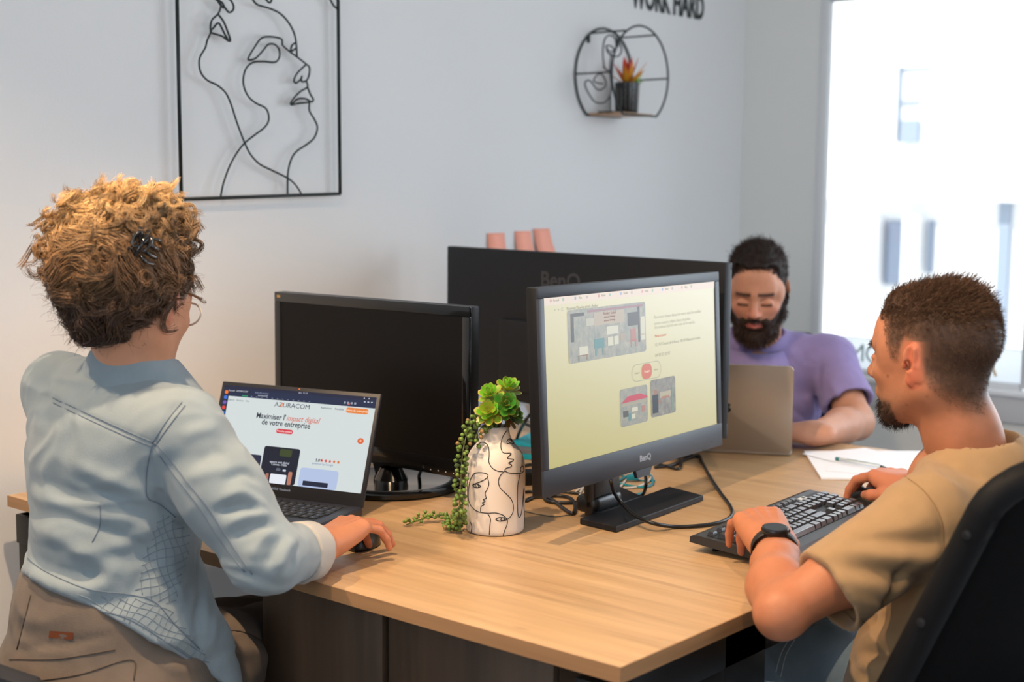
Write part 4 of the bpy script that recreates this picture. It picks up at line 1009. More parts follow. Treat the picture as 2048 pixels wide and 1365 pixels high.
# ------------------------------------------------------------------ head, hand
def sculpt_head(neck_to, neck_r=.056, female=False, lids=.3, h=.0024, jaw=1.0, beard=0.0):
    v = Vol((-.105, -.16, -.26), (.105, .14, .14), h)
    v.ell((0, -.018, .035), (.075, .098, .083), k=.02)
    v.ell((0, .01, -.01), (.069, .085, .08), k=.03)
    v.ell((0, .040, -.050), (.054, .052, .068), k=.03)                 # face
    for s in (-1, 1):
        v.cap((s*.050, -.006, -.052), (s*.018*jaw, .066, -.098), .020, .016, .022)   # jaw line
        v.ell((s*.040, .066, -.026), (.020, .018, .016), k=.02)        # cheekbone
        v.cap((s*.008, .092, .016), (s*.042, .078, .018), .0085, .0085, .016)     # brow
        v.ell((s*.060, .045, .012), (.012, .022, .026), k=.02)
    v.ell((0, .072, -.104), (.021, .018, .018), k=.018)                # chin
    v.ell((0, .070, .045), (.048, .022, .034), k=.03)                  # forehead
    for s in (-1, 1): v.ell((s*.031, .100, -.006), (.017, .014, .012), k=.012, sub=True)
    v.cap((0, .090, .010), (0, .113, -.030), .0075, .0105, .012)       # nose
    v.ell((0, .1165, -.0345), (.0095, .009, .0085), k=.006)
    for s in (-1, 1):
        v.ell((s*.0125, .103, -.037), (.0078, .010, .0075), k=.006); v.ell((s*.0065, .107, -.0445), (.0036, .005, .003), k=.002, sub=True)
    v.ell((0, .086, -.066), (.028, .014, .016), k=.012)                # mouth mound
    for s in (-1, 1):
        v.cap((0, .1015, -.0605), (s*.018, .0925, -.0635), .0046, .0028, .003)
        v.cap((0, .1000, -.0705), (s*.016, .0925, -.0675), .0055, .0030, .003)
        v.cap((0, .1045, -.0658), (s*.021, .0945, -.0655), .0016, .0012, .002, sub=True)
        v.ell((s*.031, .0815, -.006), (.0132, .0125, .0125), k=.0)     # eyeball
        v.cap((s*.0185, .0905, -.003-.006*lids), (s*.044, .0865, -.003-.006*lids), .0042, .0040, .006)    # upper lid
        v.cap((s*.021, .0890, -.0155), (s*.042, .0855, -.0145), .0032, .0030, .006)
    for s in (-1, 1):                                                 # ears
        R = np.array(Matrix.Rotation(s*math.radians(-24), 3, 'Z') @ Matrix.Rotation(math.radians(-10), 3, 'X'))
        v.ell((s*.0785, -.012, -.004), (.0062, .0180, .0310), R, k=.004)
        v.ell((s*.0765, -.004, -.034), (.0055, .0080, .0100), R, k=.006)
        v.ell((s*.0850, -.010, .003), (.0052, .0108, .0200), R, k=.004, sub=True)
        v.ell((s*.0840, -.003, -.010), (.0075, .0065, .0085), R, k=.003, sub=True)
        v.cap((s*.0815, -.014, .016), (s*.0815, -.014, -.012), .0032, .0028, .005)
        v.ell((s*.0795, .0065, -.010), (.0045, .0040, .0065), k=.004)
    nb = np.array(neck_to); 
    v.cap((0, -.028, -.045), nb*.55+np.array((0, -.028, -.045))*.45, neck_r*.97, neck_r*.98, .03); v.cap(nb*.55+np.array((0, -.028, -.045))*.45, nb, neck_r*.98, neck_r*1.12, .03)
    for s in (-1, 1): v.cap((s*.048, -.02, -.045), nb+np.array((s*.018, .035, .0)), .014, .014, .03)
    V, Q = v.mesh(1)
    if female: V = V*np.array([.94, .94, .95])
    return V, Q
def hairline(V):
    y, z = V[:, 1], V[:, 2]
    zl = np.interp(y, [-.115, -.075, -.05, -.032, -.018, .006, .022, .034, .048, .062, .080, .11], [-.078, -.082, -.066, -.046, .002, .022, -.008, -.002, .034, .056, .070, .078])
    zl = zl-.012*np.exp(-(V[:, 0]/.03)**2)*(y < -.05)
    return z-zl
HANDL = {'i': (.026, .088, .045, .026, .021), 'm': (.0075, .093, .050, .030, .022), 'r': (-.0115, .088, .046, .028, .021), 'p': (-.0295, .078, .036, .022, .018)}
def add_hand(v, Mh, side, curls, thumb, scale=1.0, spread=0.0):
    """hand in local frame: +y fingers, +z back of hand, thumb on +x (side=1) or -x (side=-1)"""
    def T(p): p = np.array(p, float)*scale; p[0] *= side; return xf(Mh, p[None])[0]
    zx = np.array(Mh)[:3, 2]
    v.cap(T((0, -.03, 0)), T((0, .012, 0)), .0265*scale, .027*scale, .012, flat=(zx, 1.35))
    for f in 'imrp':
        x, y, a, b, c = HANDL[f]
        v.cap(T((x*.62, .012, .0)), T((x, y-.004, 0)), .0165*scale, .0118*scale, .016)
    v.cap(T((.018, .015, -.008)), T((.028, .070, -.006)), .014*scale, .011*scale, .014)
    v.cap(T((-.020, .015, -.008)), T((-.028, .060, -.005)), .015*scale, .011*scale, .014)
    tips = {}
    for f in 'imrp':
        x, y, a, b, c = HANDL[f]; c1, c2, c3 = [math.radians(q) for q in curls[f]]
        an = math.radians(spread*{'i': 1, 'm': .25, 'r': -.5, 'p': -1.3}[f])
        p = np.array([x, y, .001]); pts = [p]; ang = 0; r = {'i': .0088, 'm': .0090, 'r': .0085, 'p': .0075}[f]
        for ln_, cu in ((a, c1), (b, c2), (c, c3)):
            ang += cu; p = p+ln_*np.array([math.sin(an)*math.cos(ang), math.cos(an)*math.cos(ang), -math.sin(ang)]); pts.append(p)
        P = [T(q) for q in pts]
        v.ell(P[0], (.0120*scale,)*3, k=.007)
        v.cap(P[0], P[1], r*1.06*scale, r*.98*scale, .0035); v.cap(P[1], P[2], r*.98*scale, r*.88*scale, .003); v.cap(P[2], P[3], r*.88*scale, r*.74*scale, .003)
        tips[f] = P
    P = [T(q) for q in thumb]
    v.cap(P[0], P[1], .0165*scale, .0120*scale, .014); v.cap(P[1], P[2], .0118*scale, .0105*scale, .004); v.cap(P[2], P[3], .0105*scale, .0082*scale, .004)
    tips['t'] = P
    return tips
def skin_mat(name): return mat(name, (1, 1, 1, 1), .50, spec=.32, attr='Col', bump=(260, .10), sss=.10, noise=(45, .05))
skin_w, skin_b, skin_p = skin_mat('skin_w'), skin_mat('skin_b'), skin_mat('skin_p')
def skin_colour(V, base, red=.0):
    n = vnoise(V*38+5)*.06+vnoise(V*140)*.03
    return np.clip(L3(base)*(1+n[:, None]), 0, 1)

# ================================================================== vase and plants
vb = onz(990, 1061)
prof = [(0, .0005), (.046, .0005), (.0505, .004), (.0520, .02), (.0527, .08), (.0522, .112), (.0495, .130), (.0435, .144), (.0345, .155), (.0280, .164), (.0245, .174), (.0232, .184), (.0228, .1865), (.0205, .1870), (.0192, .182), (.0195, .165), (.024, .15), (0, .148)]
pp = np.array(spline([(r, z) for r, z in prof[1:15]], 4)); VM = Matrix.Translation((vb[0], vb[1], TZ))
vase = empty('vase', matrix=VM); tag(vase, 'white ceramic vase with black one-line face drawings, holding the succulents', 'vase')
cer = mat('ceramic_white', lin((214, 206, 198)), .55, spec=.35, bump=(160, .1))
vo = lathe('body', [(0, .0005)]+[tuple(p) for p in pp]+prof[15:], cer, vase, 72)
vV = [tuple(np.array(v.co)+np.array((vb[0], vb[1], TZ))) for v in vo.data.vertices]; vbv = BVHTree.FromPolygons(vV, [tuple(p.vertices) for p in vo.data.polygons])
def vpx(x, y): return (780+x/3.791, 740+y/3.791)
vl = [
 [(655, 585), (690, 552), (725, 558), (748, 590), (752, 650), (750, 700), (775, 745), (815, 768), (855, 772)],
 [(885, 462), (858, 500), (842, 550), (842, 600), (862, 632), (915, 634), (908, 650), (890, 672), (935, 680), (925, 695), (898, 708), (922, 722), (912, 738), (880, 748), (872, 766), (900, 782), (945, 786), (990, 786), (1012, 768), (1010, 735), (1000, 732), (988, 750), (992, 775)],
 [(872, 766), (838, 800), (822, 850), (838, 900), (880, 940), (920, 985), (936, 1040), (928, 1090), (900, 1128), (870, 1142)],
 [(885, 545), (905, 522), (932, 545), (934, 560), (905, 563), (885, 558)], [(905, 530), (900, 548), (912, 556), (918, 540), (908, 530)],
 [(985, 580), (1002, 610), (1000, 680), (998, 740)], [(985, 790), (968, 880), (965, 1000), (970, 1100), (985, 1118), (1000, 1060), (1008, 960), (1014, 900)],
 [(632, 870), (660, 860), (715, 835), (743, 808), (735, 790), (690, 780), (640, 788), (612, 830), (600, 880), (595, 950), (600, 1000), (620, 1040), (655, 1070), (690, 1082), (740, 1088), (800, 1086), (850, 1100), (880, 1125), (890, 1145), (885, 1180), (865, 1230), (855, 1268)],
 [(742, 822), (750, 870), (735, 910), (722, 935), (728, 965), (730, 975), (708, 985), (722, 998), (700, 1010), (715, 1022), (694, 1035), (688, 1050), (688, 1080)],
 [(628, 876), (655, 866), (688, 882), (665, 895), (638, 888), (628, 876)], [(648, 870), (655, 892)], [(662, 866), (672, 880), (668, 893)],
 [(740, 1088), (762, 1130), (758, 1180), (752, 1272)],
 [(800, 1134), (830, 1120), (880, 1126), (888, 1136), (850, 1148), (815, 1144), (800, 1134)], [(845, 1122), (840, 1140), (858, 1146)], [(862, 1122), (868, 1138), (852, 1146)],
 [(612, 1155), (620, 1190), (615, 1235)], [(600, 780), (588, 850), (590, 960), (595, 1040)], [(1016, 900), (1012, 1000), (1018, 1100), (1014, 1200)]]
inkb = mat('ink_black', lin((26, 24, 26)), .5)
paths = []
for q in vl:
    p = drape(vbv, [vpx(*w) for w in spline(q, 5)], .0002)
    if len(p) > 2: paths.append(np.array(p))
o = tubes('line_drawing', paths, .00078, inkb, None, 5); adopt(o, vase)
# succulent leaves
def leaf_mesh(name, L, W, curl=.35, thick=.0016, tip=0.0, cols=None, m=None):
    n, k = 9, 5; V = []; F = []; C = []
    for side in (1, -1):
        for i in range(n):
            t = i/(n-1); w = W*.5*(math.sqrt(max(0, 1-((t-.66)/.345)**2)) if t > .66 else .34+.66*math.sin(t/.66*math.pi/2)**1.5) if not tip else W*.5*(1-t**1.6)*(.55+.9*t if t < .5 else 1)
            for j in range(k):
                s = (j/(k-1)*2-1); x = s*w; z = curl*L*t*t+.18*abs(s)**2*w+side*thick*(1-s*s)*(1-t*.5)*.5
                V.append((x, t*L, z)); C.append((t, abs(s)))
    def id_(sd, i, j): return (0 if sd == 1 else n*k)+i*k+j
    for i in range(n-1):
        for j in range(k-1):
            F.append((id_(1, i, j), id_(1, i, j+1), id_(1, i+1, j+1), id_(1, i+1, j))); F.append((id_(-1, i, j), id_(-1, i+1, j), id_(-1, i+1, j+1), id_(-1, i, j+1)))
    me = bpy.data.meshes.new(name); me.from_pydata(V, [], F); me.shade_smooth()
    t = np.array(C); c = cols(t[:, 0], t[:, 1]); set_col(me, c); me.materials.append(m); return me
leafm = mat('succulent_leaf', (1, 1, 1, 1), .38, attr='Col', sss=.2)
def lc(a, b, c, e):
    a, b, c = L3(a), L3(b), L3(c)
    def f(t, s): x = mixc(np.broadcast_to(a, (len(t), 3)), np.broadcast_to(b, (len(t), 3)), t*1.2); return mixc(x, np.broadcast_to(c, (len(t), 3)), np.clip((s-.75)*3, 0, 1)*e+np.clip((t-.88)*6, 0, 1)*e)
    return f
LM_ = [leaf_mesh('leaf', .021, .0125, .30, cols=lc((120, 170, 40), (96, 186, 40), (190, 160, 60), .7), m=leafm),
       leaf_mesh('leaf', .023, .0135, .12, cols=lc((150, 160, 50), (120, 170, 40), (200, 120, 60), .9), m=leafm),
       leaf_mesh('leaf', .022, .013, .05, cols=lc((150, 90, 50), (120, 110, 40), (190, 80, 60), 1.0), m=leafm),
       leaf_mesh('leaf', .0235, .014, .15, cols=lc((60, 110, 36), (50, 130, 40), (120, 120, 50), .6), m=leafm)]
spray = empty('succulent_spray', (vb[0], vb[1], TZ+.15)); tag(spray, 'bunch of bright green artificial succulent rosettes standing in the white vase', 'plant')
vd = 2.43
stemm = mat('plant_stem', lin((88, 70, 48)), .6)
def rosette(px, py, d, size, axis, mats_, seed):
    c = atd(px, py, d); rr = random.Random(seed); ax = Vector(axis).normalized(); q = ax.to_track_quat('Z', 'Y')
    for ring, (n, tilt, sc, mi) in enumerate(((4, 68, .55, 0), (6, 48, .85, 0), (7, 24, 1.0, 1), (7, 2, 1.05, 2))):
        for i in range(n):
            a = 2*math.pi*(i+.5*ring)/n+rr.uniform(-.15, .15)
            m = Matrix.Translation(Vector(c)-ax*(.004*ring-.004)) @ q.to_matrix().to_4x4() @ Matrix.Rotation(a, 4, 'Z') @ Matrix.Translation((0, .0015, 0)) @ Matrix.Rotation(math.radians(tilt+rr.uniform(-8, 8)), 4, 'X') @ Matrix.Scale(size*sc*rr.uniform(.92, 1.08), 4)
            o = bpy.data.objects.new('leaf', LM_[mats_[mi]]); link(o); o.matrix_world = m; o.matrix_basis = m; adopt(o, spray)
    base = c-np.array(ax)*.012
    end = np.array((vb[0]+rr.uniform(-.006, .006), vb[1]+rr.uniform(-.006, .006), TZ+.165))
    adopt(tube('stem', spline([base, base*.5+end*.5+[0, 0, -.004], end, end-[0, 0, .012]], 5), .0028, stemm, None, 7), spray)
tc_ = np.array(_r); tv = -FW
def axv(l, u, t): return RT*l+np.array([0, 0, 1])*u+tv*t
rosette(980, 788, 2.425, 1.0, axv(-.35, .8, .7), (0, 0, 1, 2), 1)
rosette(1016, 776, 2.445, 1.08, axv(.2, .95, .45), (0, 0, 1, 2), 2)
rosette(978, 824, 2.400, 1.05, axv(-.25, .55, .95), (1, 0, 1, 1), 3)
rosette(1012, 812, 2.405, 1.08, axv(.15, .4, 1.0), (3, 3, 3, 1), 4)
rosette(1026, 834, 2.435, .98, axv(.75, .35, .5), (3, 3, 2, 2), 5)
rosette(1003, 800, 2.46, .95, axv(.5, .6, -.4), (0, 1, 1, 2), 6)
# trailing strand of beads
beadm = mat('bead_leaf', (1, 1, 1, 1), .42, attr='Col', sss=.15)
def bead_mesh(c):
    bm = bmesh.new(); bmesh.ops.create_uvsphere(bm, u_segments=8, v_segments=6, radius=1)
    V = np.array([v.co for v in bm.verts]); t = (V[:, 2]+1)/2
    for v, tt in zip(bm.verts, t): v.co = Vector((v.co.x*.0040*(.45+.55*min(1, tt*1.7)), v.co.y*.0040*(.45+.55*min(1, tt*1.7)), tt*.0098))
    me = bpy.data.meshes.new('bead_leaf'); bm.to_mesh(me); bm.free(); me.shade_smooth(); set_col(me, mixc(np.broadcast_to(L3((70, 84, 34)), (len(t), 3)), np.broadcast_to(L3(c), (len(t), 3)), t*1.3)); me.materials.append(beadm); return me
BD = [bead_mesh(c) for c in ((96, 128, 50), (84, 116, 44), (110, 140, 58), (140, 110, 66))]
strand = empty('bead_plant', (vb[0]-.04, vb[1]-.03, TZ)); tag(strand, 'trailing green string of beads plant hanging from the vase onto the desk', 'plant')
def table_pt(px, py, z): return onz(px, py, TZ+z)
sp1 = [atd(985, 862, 2.425), atd(968, 838, 2.415), atd(945, 846, 2.40), atd(932, 875, 2.392), atd(925, 910, 2.385), atd(922, 950, 2.38), atd(920, 990, 2.375), atd(919, 1020, 2.37), table_pt(916, 1050, .010), table_pt(905, 1062, .006), table_pt(896, 1050, .007)]
sp2 = [table_pt(896, 1050, .007), table_pt(905, 1040, .010), table_pt(880, 1036, .009), table_pt(855, 1036, .009), table_pt(835, 1042, .007), table_pt(813, 1050, .005)]
sp3 = [atd(975, 845, 2.42), atd(958, 862, 2.40), atd(948, 885, 2.395)]
rr = random.Random(9)
stemg = mat('strand_stem', lin((92, 100, 48)), .6)
for pth, n, spd in ((sp1, 168, 1.0), (sp2, 46, .8), (sp3, 18, 1.0)):
    pth = spline(pth, 8); adopt(tube('strand_stem', pth, .0011, stemg, None, 6), strand)
    sl_ = np.r_[0, np.cumsum(np.linalg.norm(np.diff(pth, axis=0), axis=1))]
    for i in range(n):
        s = sl_[-1]*(i+.5)/n; p = np.array([np.interp(s, sl_, pth[:, k]) for k in range(3)]); k = min(int(np.searchsorted(sl_, s)), len(pth)-1)
        tg = Vector(pth[k]-pth[k-1]).normalized(); side = tg.orthogonal().normalized(); side.rotate(Quaternion(tg, i*2.399+rr.uniform(-.4, .4)))
        d = (side+tg*rr.uniform(.0, .6)).normalized()
        if p[2] < TZ+.012 and d.z < -.1: d.z = abs(d.z)*.5
        ci = 3 if (pth is not None and rr.random() < .06) else rr.randrange(3)
        o = bpy.data.objects.new('bead_leaf', BD[ci]); link(o); o.matrix_basis = Matrix.Translation(Vector(p)+d*(.0035 if rr.random() < .6 else .006)) @ d.to_track_quat('Z', 'Y').to_matrix().to_4x4() @ Matrix.Scale(rr.uniform(.85, 1.15)*spd, 4); adopt(o, strand)

# ------------------------------------------------------------------ things on the round shelf
sz = bz+.0062
pt0 = onx(1253, 226, WX+.07); pot = empty('potted_agave', (pt0[0], pt0[1], sz)); tag(pot, 'red and yellow agave in a black pot with pale scribbles on the wire shelf', 'potted plant')
potm = mat('pot_black', lin((26, 26, 28)), .18); PMx = pot.matrix_basis
lathe('pot', [(0, 0), (.033, 0), (.0345, .004), (.037, .088), (.0375, .092), (.0345, .092), (.034, .082), (0, .08)], potm, pot, 32)
lathe('soil', [(0, .0815), (.033, .0815)], mat('soil', lin((60, 48, 36)), .9), pot, 24)
scr = []
for k in range(9):
    a0 = math.radians(200+k*20); q = []
    for i in range(12): a = a0+.05*math.sin(i*1.9+k); z = .012+.0055*i; rad = .0342+.0031*z/.09*1.0+.0006; q.append((rad*math.cos(a), rad*math.sin(a), z))
    scr.append(spline(q, 2))
tubes('scribble', scr, .0005, mat('scribble', lin((150, 146, 136)), .5), pot, 4)
agm = mat('agave_leaf', (1, 1, 1, 1), .5, attr='Col')
AG = [leaf_mesh('leaf', .062, .020, .10, tip=1, cols=lc(a, b, c, .8), m=agm) for a, b, c in (((210, 150, 40), (214, 70, 50), (200, 60, 50)), ((220, 165, 50), (224, 150, 40), (216, 90, 50)), ((110, 160, 40), (120, 180, 50), (150, 170, 60)))]
rr = random.Random(5)
for i in range(16):
    a = i*2.399; tl_ = 80-i*3.6; me = AG[1 if (i > 5 and math.sin(a) < .1) else 0]
    o = bpy.data.objects.new('leaf', me); link(o, pot); o.matrix_local = Matrix.Translation((0, 0, .082)) @ Matrix.Rotation(a, 4, 'Z') @ Matrix.Rotation(math.radians(tl_), 4, 'X') @ Matrix.Scale(rr.uniform(1.15, 1.5), 4)
for i in range(8):
    o = bpy.data.objects.new('leaf', AG[2]); link(o, pot); o.matrix_local = Matrix.Translation((.014, .02, .08)) @ Matrix.Rotation(i*.8, 4, 'Z') @ Matrix.Rotation(math.radians(rr.uniform(25, 60)), 4, 'X') @ Matrix.Scale(.75, 4)
fig = empty('line_figure', tuple(onx(1215, 228, WX+.075))); tag(fig, 'small black bent-wire face sculpture standing on the wire shelf', 'figurine')
def spx(zx, zy): return onx(1100+zx/5.25, zy/5.25, WX+.075)
for q in ([(570, 720), (555, 560), (572, 420), (620, 370), (680, 400), (692, 500), (640, 545), (592, 500), (600, 478), (650, 490), (680, 540)],
          [(592, 500), (610, 555), (660, 590), (715, 590), (748, 545), (742, 470), (700, 395)], [(645, 560), (632, 660), (632, 780), (645, 900), (630, 1000), (590, 1065), (530, 1085), (470, 1068), (420, 1005), (372, 910), (375, 855), (420, 848), (455, 890), (490, 935), (530, 945), (575, 915), (588, 870), (560, 800), (520, 775), (475, 810), (460, 850), (500, 872), (560, 880)],
          [(560, 700), (600, 735), (632, 738)], [(632, 1000), (632, 1190)]):
    adopt(tube('wire_line', spline([spx(*p) for p in q], 5), .0024, mat('figure_wire', lin((50, 54, 58)), .5), None, 6), fig)
p0 = spx(632, 1190); adopt(box('foot_plate', (p0[0]-.03, p0[1]-.02, sz), (p0[0]+.02, p0[1]+.02, sz+.004), mat('figure_wire')), fig)
# white storage block behind the black pot
# ================================================================== people
def frame_from(o, y, z):
    """origin, y axis (forward), z axis (up-ish) -> matrix"""
    y = Vector(y).normalized(); z = Vector(z); z = (z-y*z.dot(y)).normalized(); x = y.cross(z); m = Matrix.Identity(4)
    for i in range(3): m[i][0], m[i][1], m[i][2], m[i][3] = x[i], y[i], z[i], o[i]
    return m
def A(*p): return np.array(p, float)
def cloth(name, col, rough=.85, scale=700, st=.35, nz=(40, .06), sheen=.15, attr=None):
    return mat(name, lin(col), rough, spec=.2, bump=(scale, st), noise=nz, sheen=sheen, attr=attr)
def wrinkle(V, Q, amp, fr, seed=0, aniso=(1, 1, 1)):
    N = normals(V, Q); P = (V+seed)*np.array(aniso)
    d = vnoise(P*fr+vnoise(P*fr*.5+3)[:, None]*1.5); r = 1-np.abs(d)*2.2   # soft ridges
    return V+N*(amp*(r*.6+vnoise(P*fr*.45+9)*.9))[:, None]
def stick(bv, pix, off=.0006): return drape(bv, spline(pix, 4), off)
def seam_lines(name, bv, lines, r, m, parent, off=.0006):
    ps = []
    for ln in lines:
        p = drape(bv, [tuple(q) for q in spline(ln, 6)], off)
        # break where the trace jumps to another surface
        cur = []
        for q in p:
            if cur and np.linalg.norm(q-cur[-1]) > .03:
                if len(cur) > 2: ps.append(np.array(cur))
                cur = []
            cur.append(q)
        if len(cur) > 2: ps.append(np.array(cur))
    if ps: o = tubes(name, ps, r, m, None, 5); adopt(o, parent); return o

# ------------------------------------------------------------------ the woman in denim
W_SR, W_SL = atd(366, 862, 2.045), atd(120, 782, 2.23)
W_C = (W_SR+W_SL)/2
W_f = np.array([-.087, .996, 0]); W_r = np.array([.996, .087, 0]); UPV = A(0, 0, 1)
W_P = atd(218, 1300, 2.17)          # pelvis
W_neck = atd(262, 735, 2.13)
woman = empty('person', (W_P[0], W_P[1], 0)); tag(woman, 'person with curly blond hair and denim jacket, seen from behind, using a mouse', 'person')
W_hc = atd(266, 598, 2.11)
WH = head_frame(W_hc, 108, 14, -3)
V, Q = sculpt_head(tuple(inv(WH, (W_neck+A(0, .01, -.05))[None])[0]), .046, True, .5, .0028)
hl = hairline(V); C = skin_colour(V, (196, 142, 112))
C = mixc(C, np.broadcast_to(L3((206, 120, 96)), C.shape), np.exp(-((np.abs(V[:, 0])-.078)/.008)**2)*np.exp(-((V[:, 1]+.01)/.02)**2)*.5)
C = mixc(C, np.broadcast_to(L3((84, 58, 40)), C.shape), (hl-.0)/.012)
Vh, Qh, Ch = xf(WH, V), Q, C
# right arm and hand
W_E, W_Wr = atd(532, 1120, 2.01), onz(640, 1098, .790)
hv = Vol(np.minimum(W_Wr, W_E)-.08, np.maximum(W_Wr, W_E)+A(.1, .24, .09), .0024)
kn = onz(718, 1052, .808); fw_ = kn-W_Wr; fw_ = fw_/np.linalg.norm(fw_)
HM = frame_from(W_Wr+A(0, 0, .006), fw_, A(-.12, .05, 1))
add_hand(hv, HM, -1, {'i': (26, 34, 18), 'm': (22, 30, 16), 'r': (24, 32, 18), 'p': (30, 34, 18)}, [(.018, .008, -.010), (.040, .040, -.022), (.045, .068, -.032), (.040, .090, -.038)], .95, 7)
hv.chain([W_E, W_Wr*.75+W_E*.25, W_Wr-fw_*.02], [.042, .040, .0275], .02, None)
for f_ in 'imrp':      # tendons
    x, y = HANDL[f_][:2]; a = xf(HM, A(-x*.5, .02, .0135)[None])[0]; b = xf(HM, A(-x*.95, y*.93, .0115)[None])[0]; hv.cap(a, b, .0030, .0030, .006)
Va, Qa = hv.mesh(1); Ca = skin_colour(Va, (190, 126, 92)); lc_ = inv(HM, Va)
Ca = mixc(Ca, np.broadcast_to(L3((186, 104, 76)), Ca.shape), np.clip((lc_[:, 1]-.085)*9, 0, .45))
# core + left arm (hidden beneath the jacket)
core = Vol(A(-1.25, -.42, .38), A(-.5, .32, 1.16), .009)
core.cap(W_neck-A(0, 0, .06), W_P+A(0, 0, .05), .09, .10, .04); core.cap(W_SL, W_SR, .045, .045, .04)
W_EL = W_SL+A(-.05, .10, -.25); W_WL = A(-1.12, .13, .80)
core.chain([W_SL, W_EL, W_WL], [.042, .036, .026], .02)
HL = frame_from(W_WL, A(.25, 1, .02), A(.1, 0, 1)); add_hand(core, HL, 1, {k: (20, 25, 15) for k in 'imrp'}, [(.018, .008, -.010), (.040, .040, -.018), (.045, .068, -.024), (.040, .090, -.028)], .95, 8)
Vc, Qc = core.mesh(1)
V, Q, C = joinm((Vh, Qh, Ch), (Va, Qa, Ca), (Vc, Qc, skin_colour(Vc, (196, 142, 112))))
nmesh('body', V, Q, skin_w, woman, C)

# jacket
jk = Vol(A(-1.22, -.48, .46), A(-.38, .12, 1.16), .0042)
def TW(x, y, z):     # torso frame: x right, y forward from the spine line, z world height
    t = (z-W_P[2])/(W_C[2]-W_P[2]); c = W_P*(1-t)+W_C*t; return np.array([c[0], c[1], z])+W_r*x+W_f*y
zt = W_C[2]
RW = np.stack([W_r, W_f, UPV], 1)
jk.ell(TW(0, .0, zt-.10), (.165, .112, .16), RW, .05)            # rib cage
jk.ell(TW(0, -.012, zt-.03), (.150, .080, .085), RW, .05)        # upper back
jk.ell(TW(0, .0, zt-.26), (.148, .112, .17), RW, .05)            # waist
jk.ell(TW(0, .0, W_P[2]+.04), (.178, .140, .115), RW, .06)       # hips
jk.cap(W_SR-W_r*.01, W_C+A(0, 0, .005), .052, .050, .04); jk.cap(W_SL+W_r*.01, W_C+A(0, 0, .012), .050, .058, .04)
jk.cap(W_C+A(0, -.01, .01), W_neck+A(0, .01, -.022), .058, .050, .03)
W_Ej = W_E+A(0, 0, .0)
jk.chain([W_SR, W_SR*.5+W_Ej*.5+A(.0, .0, .0), W_Ej], [.060, .058, .052], .03)
cuff0 = W_Ej*.38+W_Wr*.62; 
jk.chain([W_Ej, cuff0], [.052, .043], .02)
jk.chain([W_SL, W_EL, W_WL*.8+W_EL*.2], [.056, .048, .038], .03)
# open front flap hanging over the hip
jk.cap(TW(.135, .07, zt-.36), TW(.150, .09, W_P[2]-.05), .045, .040, .04)
# hem: higher at the side-back, dipping at the right front; hollow it underneath
hem = Vol.plane
_h1, _h3 = atd(25, 1150, 2.30), atd(425, 1352, 2.03)
_u1, _u3 = (_h1-W_P)@W_r, (_h3-W_P)@W_r; _g = (_h3[2]-_h1[2])/(_u3-_u1)
_h2 = atd(205, 1232, 2.04); _nn = np.cross(_h2-_h1, _h3-_h1); _nn *= -np.sign(_nn[2])
jk.plane(_h1, _nn); print('hem', _h1, _h2, _h3, _nn/np.linalg.norm(_nn))
jk.cap(TW(0, -.0, W_P[2]-.12), TW(0, 0, W_P[2]+.03), .130, .115, 0, sub=True)
jk.cap(W_neck+A(-.0, .02, .10), W_neck+A(0, .004, -.015), .058, .047, .004, sub=True)
V, Q = jk.mesh(2)
V = wrinkle(V, Q, .0040, 17, 3, (1.0, 1.0, 1.5))
jb = bvh_of(V, Q)
sp = [([(105, 1020), (180, 1050), (250, 1075), (318, 1100)], -.006, .010), ([(60, 1055), (130, 1080), (210, 1130), (250, 1140)], .007, .016),
      ([(40, 1090), (90, 1130), (150, 1150), (215, 1140)], -.007, .014), ([(38, 1120), (95, 1165), (180, 1180), (235, 1150)], .007, .013), ([(150, 930), (220, 960), (290, 990)], .006, .012), ([(140, 960), (200, 985), (290, 1015)], -.004, .010),
      ([(60, 1170), (140, 1205), (240, 1205), (290, 1150)], -.006, .013), ([(130, 1110), (190, 1100), (260, 1085), (310, 1050)], .005, .012), ([(45, 985), (110, 1010), (190, 1040)], .004, .012), ([(60, 960), (120, 975), (180, 1000)], -.003, .010),
      ([(452, 960), (490, 945), (522, 965)], -.007, .008), ([(440, 1000), (480, 985), (510, 1002), (535, 1020)], .008, .009), ([(430, 1025), (480, 1015), (520, 1022)], -.007, .008), ([(455, 1050), (500, 1030), (545, 1035)], .008, .009),
      ([(470, 1075), (510, 1055), (540, 1052)], -.006, .008), ([(500, 1120), (520, 1085), (545, 1062)], .007, .010), ([(530, 1135), (545, 1100), (565, 1072)], -.006, .009), ([(555, 1145), (570, 1105), (590, 1080)], .006, .009), ([(580, 1140), (592, 1110), (600, 1088)], -.005, .008),
      ([(385, 930), (430, 905), (455, 915)], -.004, .010), ([(360, 880), (400, 860), (432, 850)], .004, .012), ([(370, 960), (420, 945), (470, 940)], .004, .010), ([(310, 975), (330, 1010), (380, 1050)], -.006, .010),
      ([(310, 1110), (350, 1150), (370, 1230)], .003, .010), ([(395, 1100), (400, 1180), (390, 1260)], -.006, .008), ([(425, 1120), (430, 1200), (420, 1300)], .006, .010), ([(408, 1130), (412, 1220), (404, 1320)], .004, .008),
      ([(60, 1215), (150, 1245), (250, 1270), (340, 1300)], .004, .008), ([(305, 960), (306, 900), (340, 830), (362, 806)], -.0025, .0045), ([(62, 780), (150, 822), (240, 862), (304, 888)], -.0022, .0045)]
V = folds(V, Q, sp, jb); V = lap(V, Q, 1)
jb = bvh_of(V, Q)
denim = mat('denim_pale', lin((136, 149, 156)), .82, spec=.2, bump=(900, .30), noise=(22, .07), sheen=.2)
jacket = nmesh('jacket', V, Q, denim, woman)
stitch = mat('denim_stitch', lin((104, 118, 134)), .8)
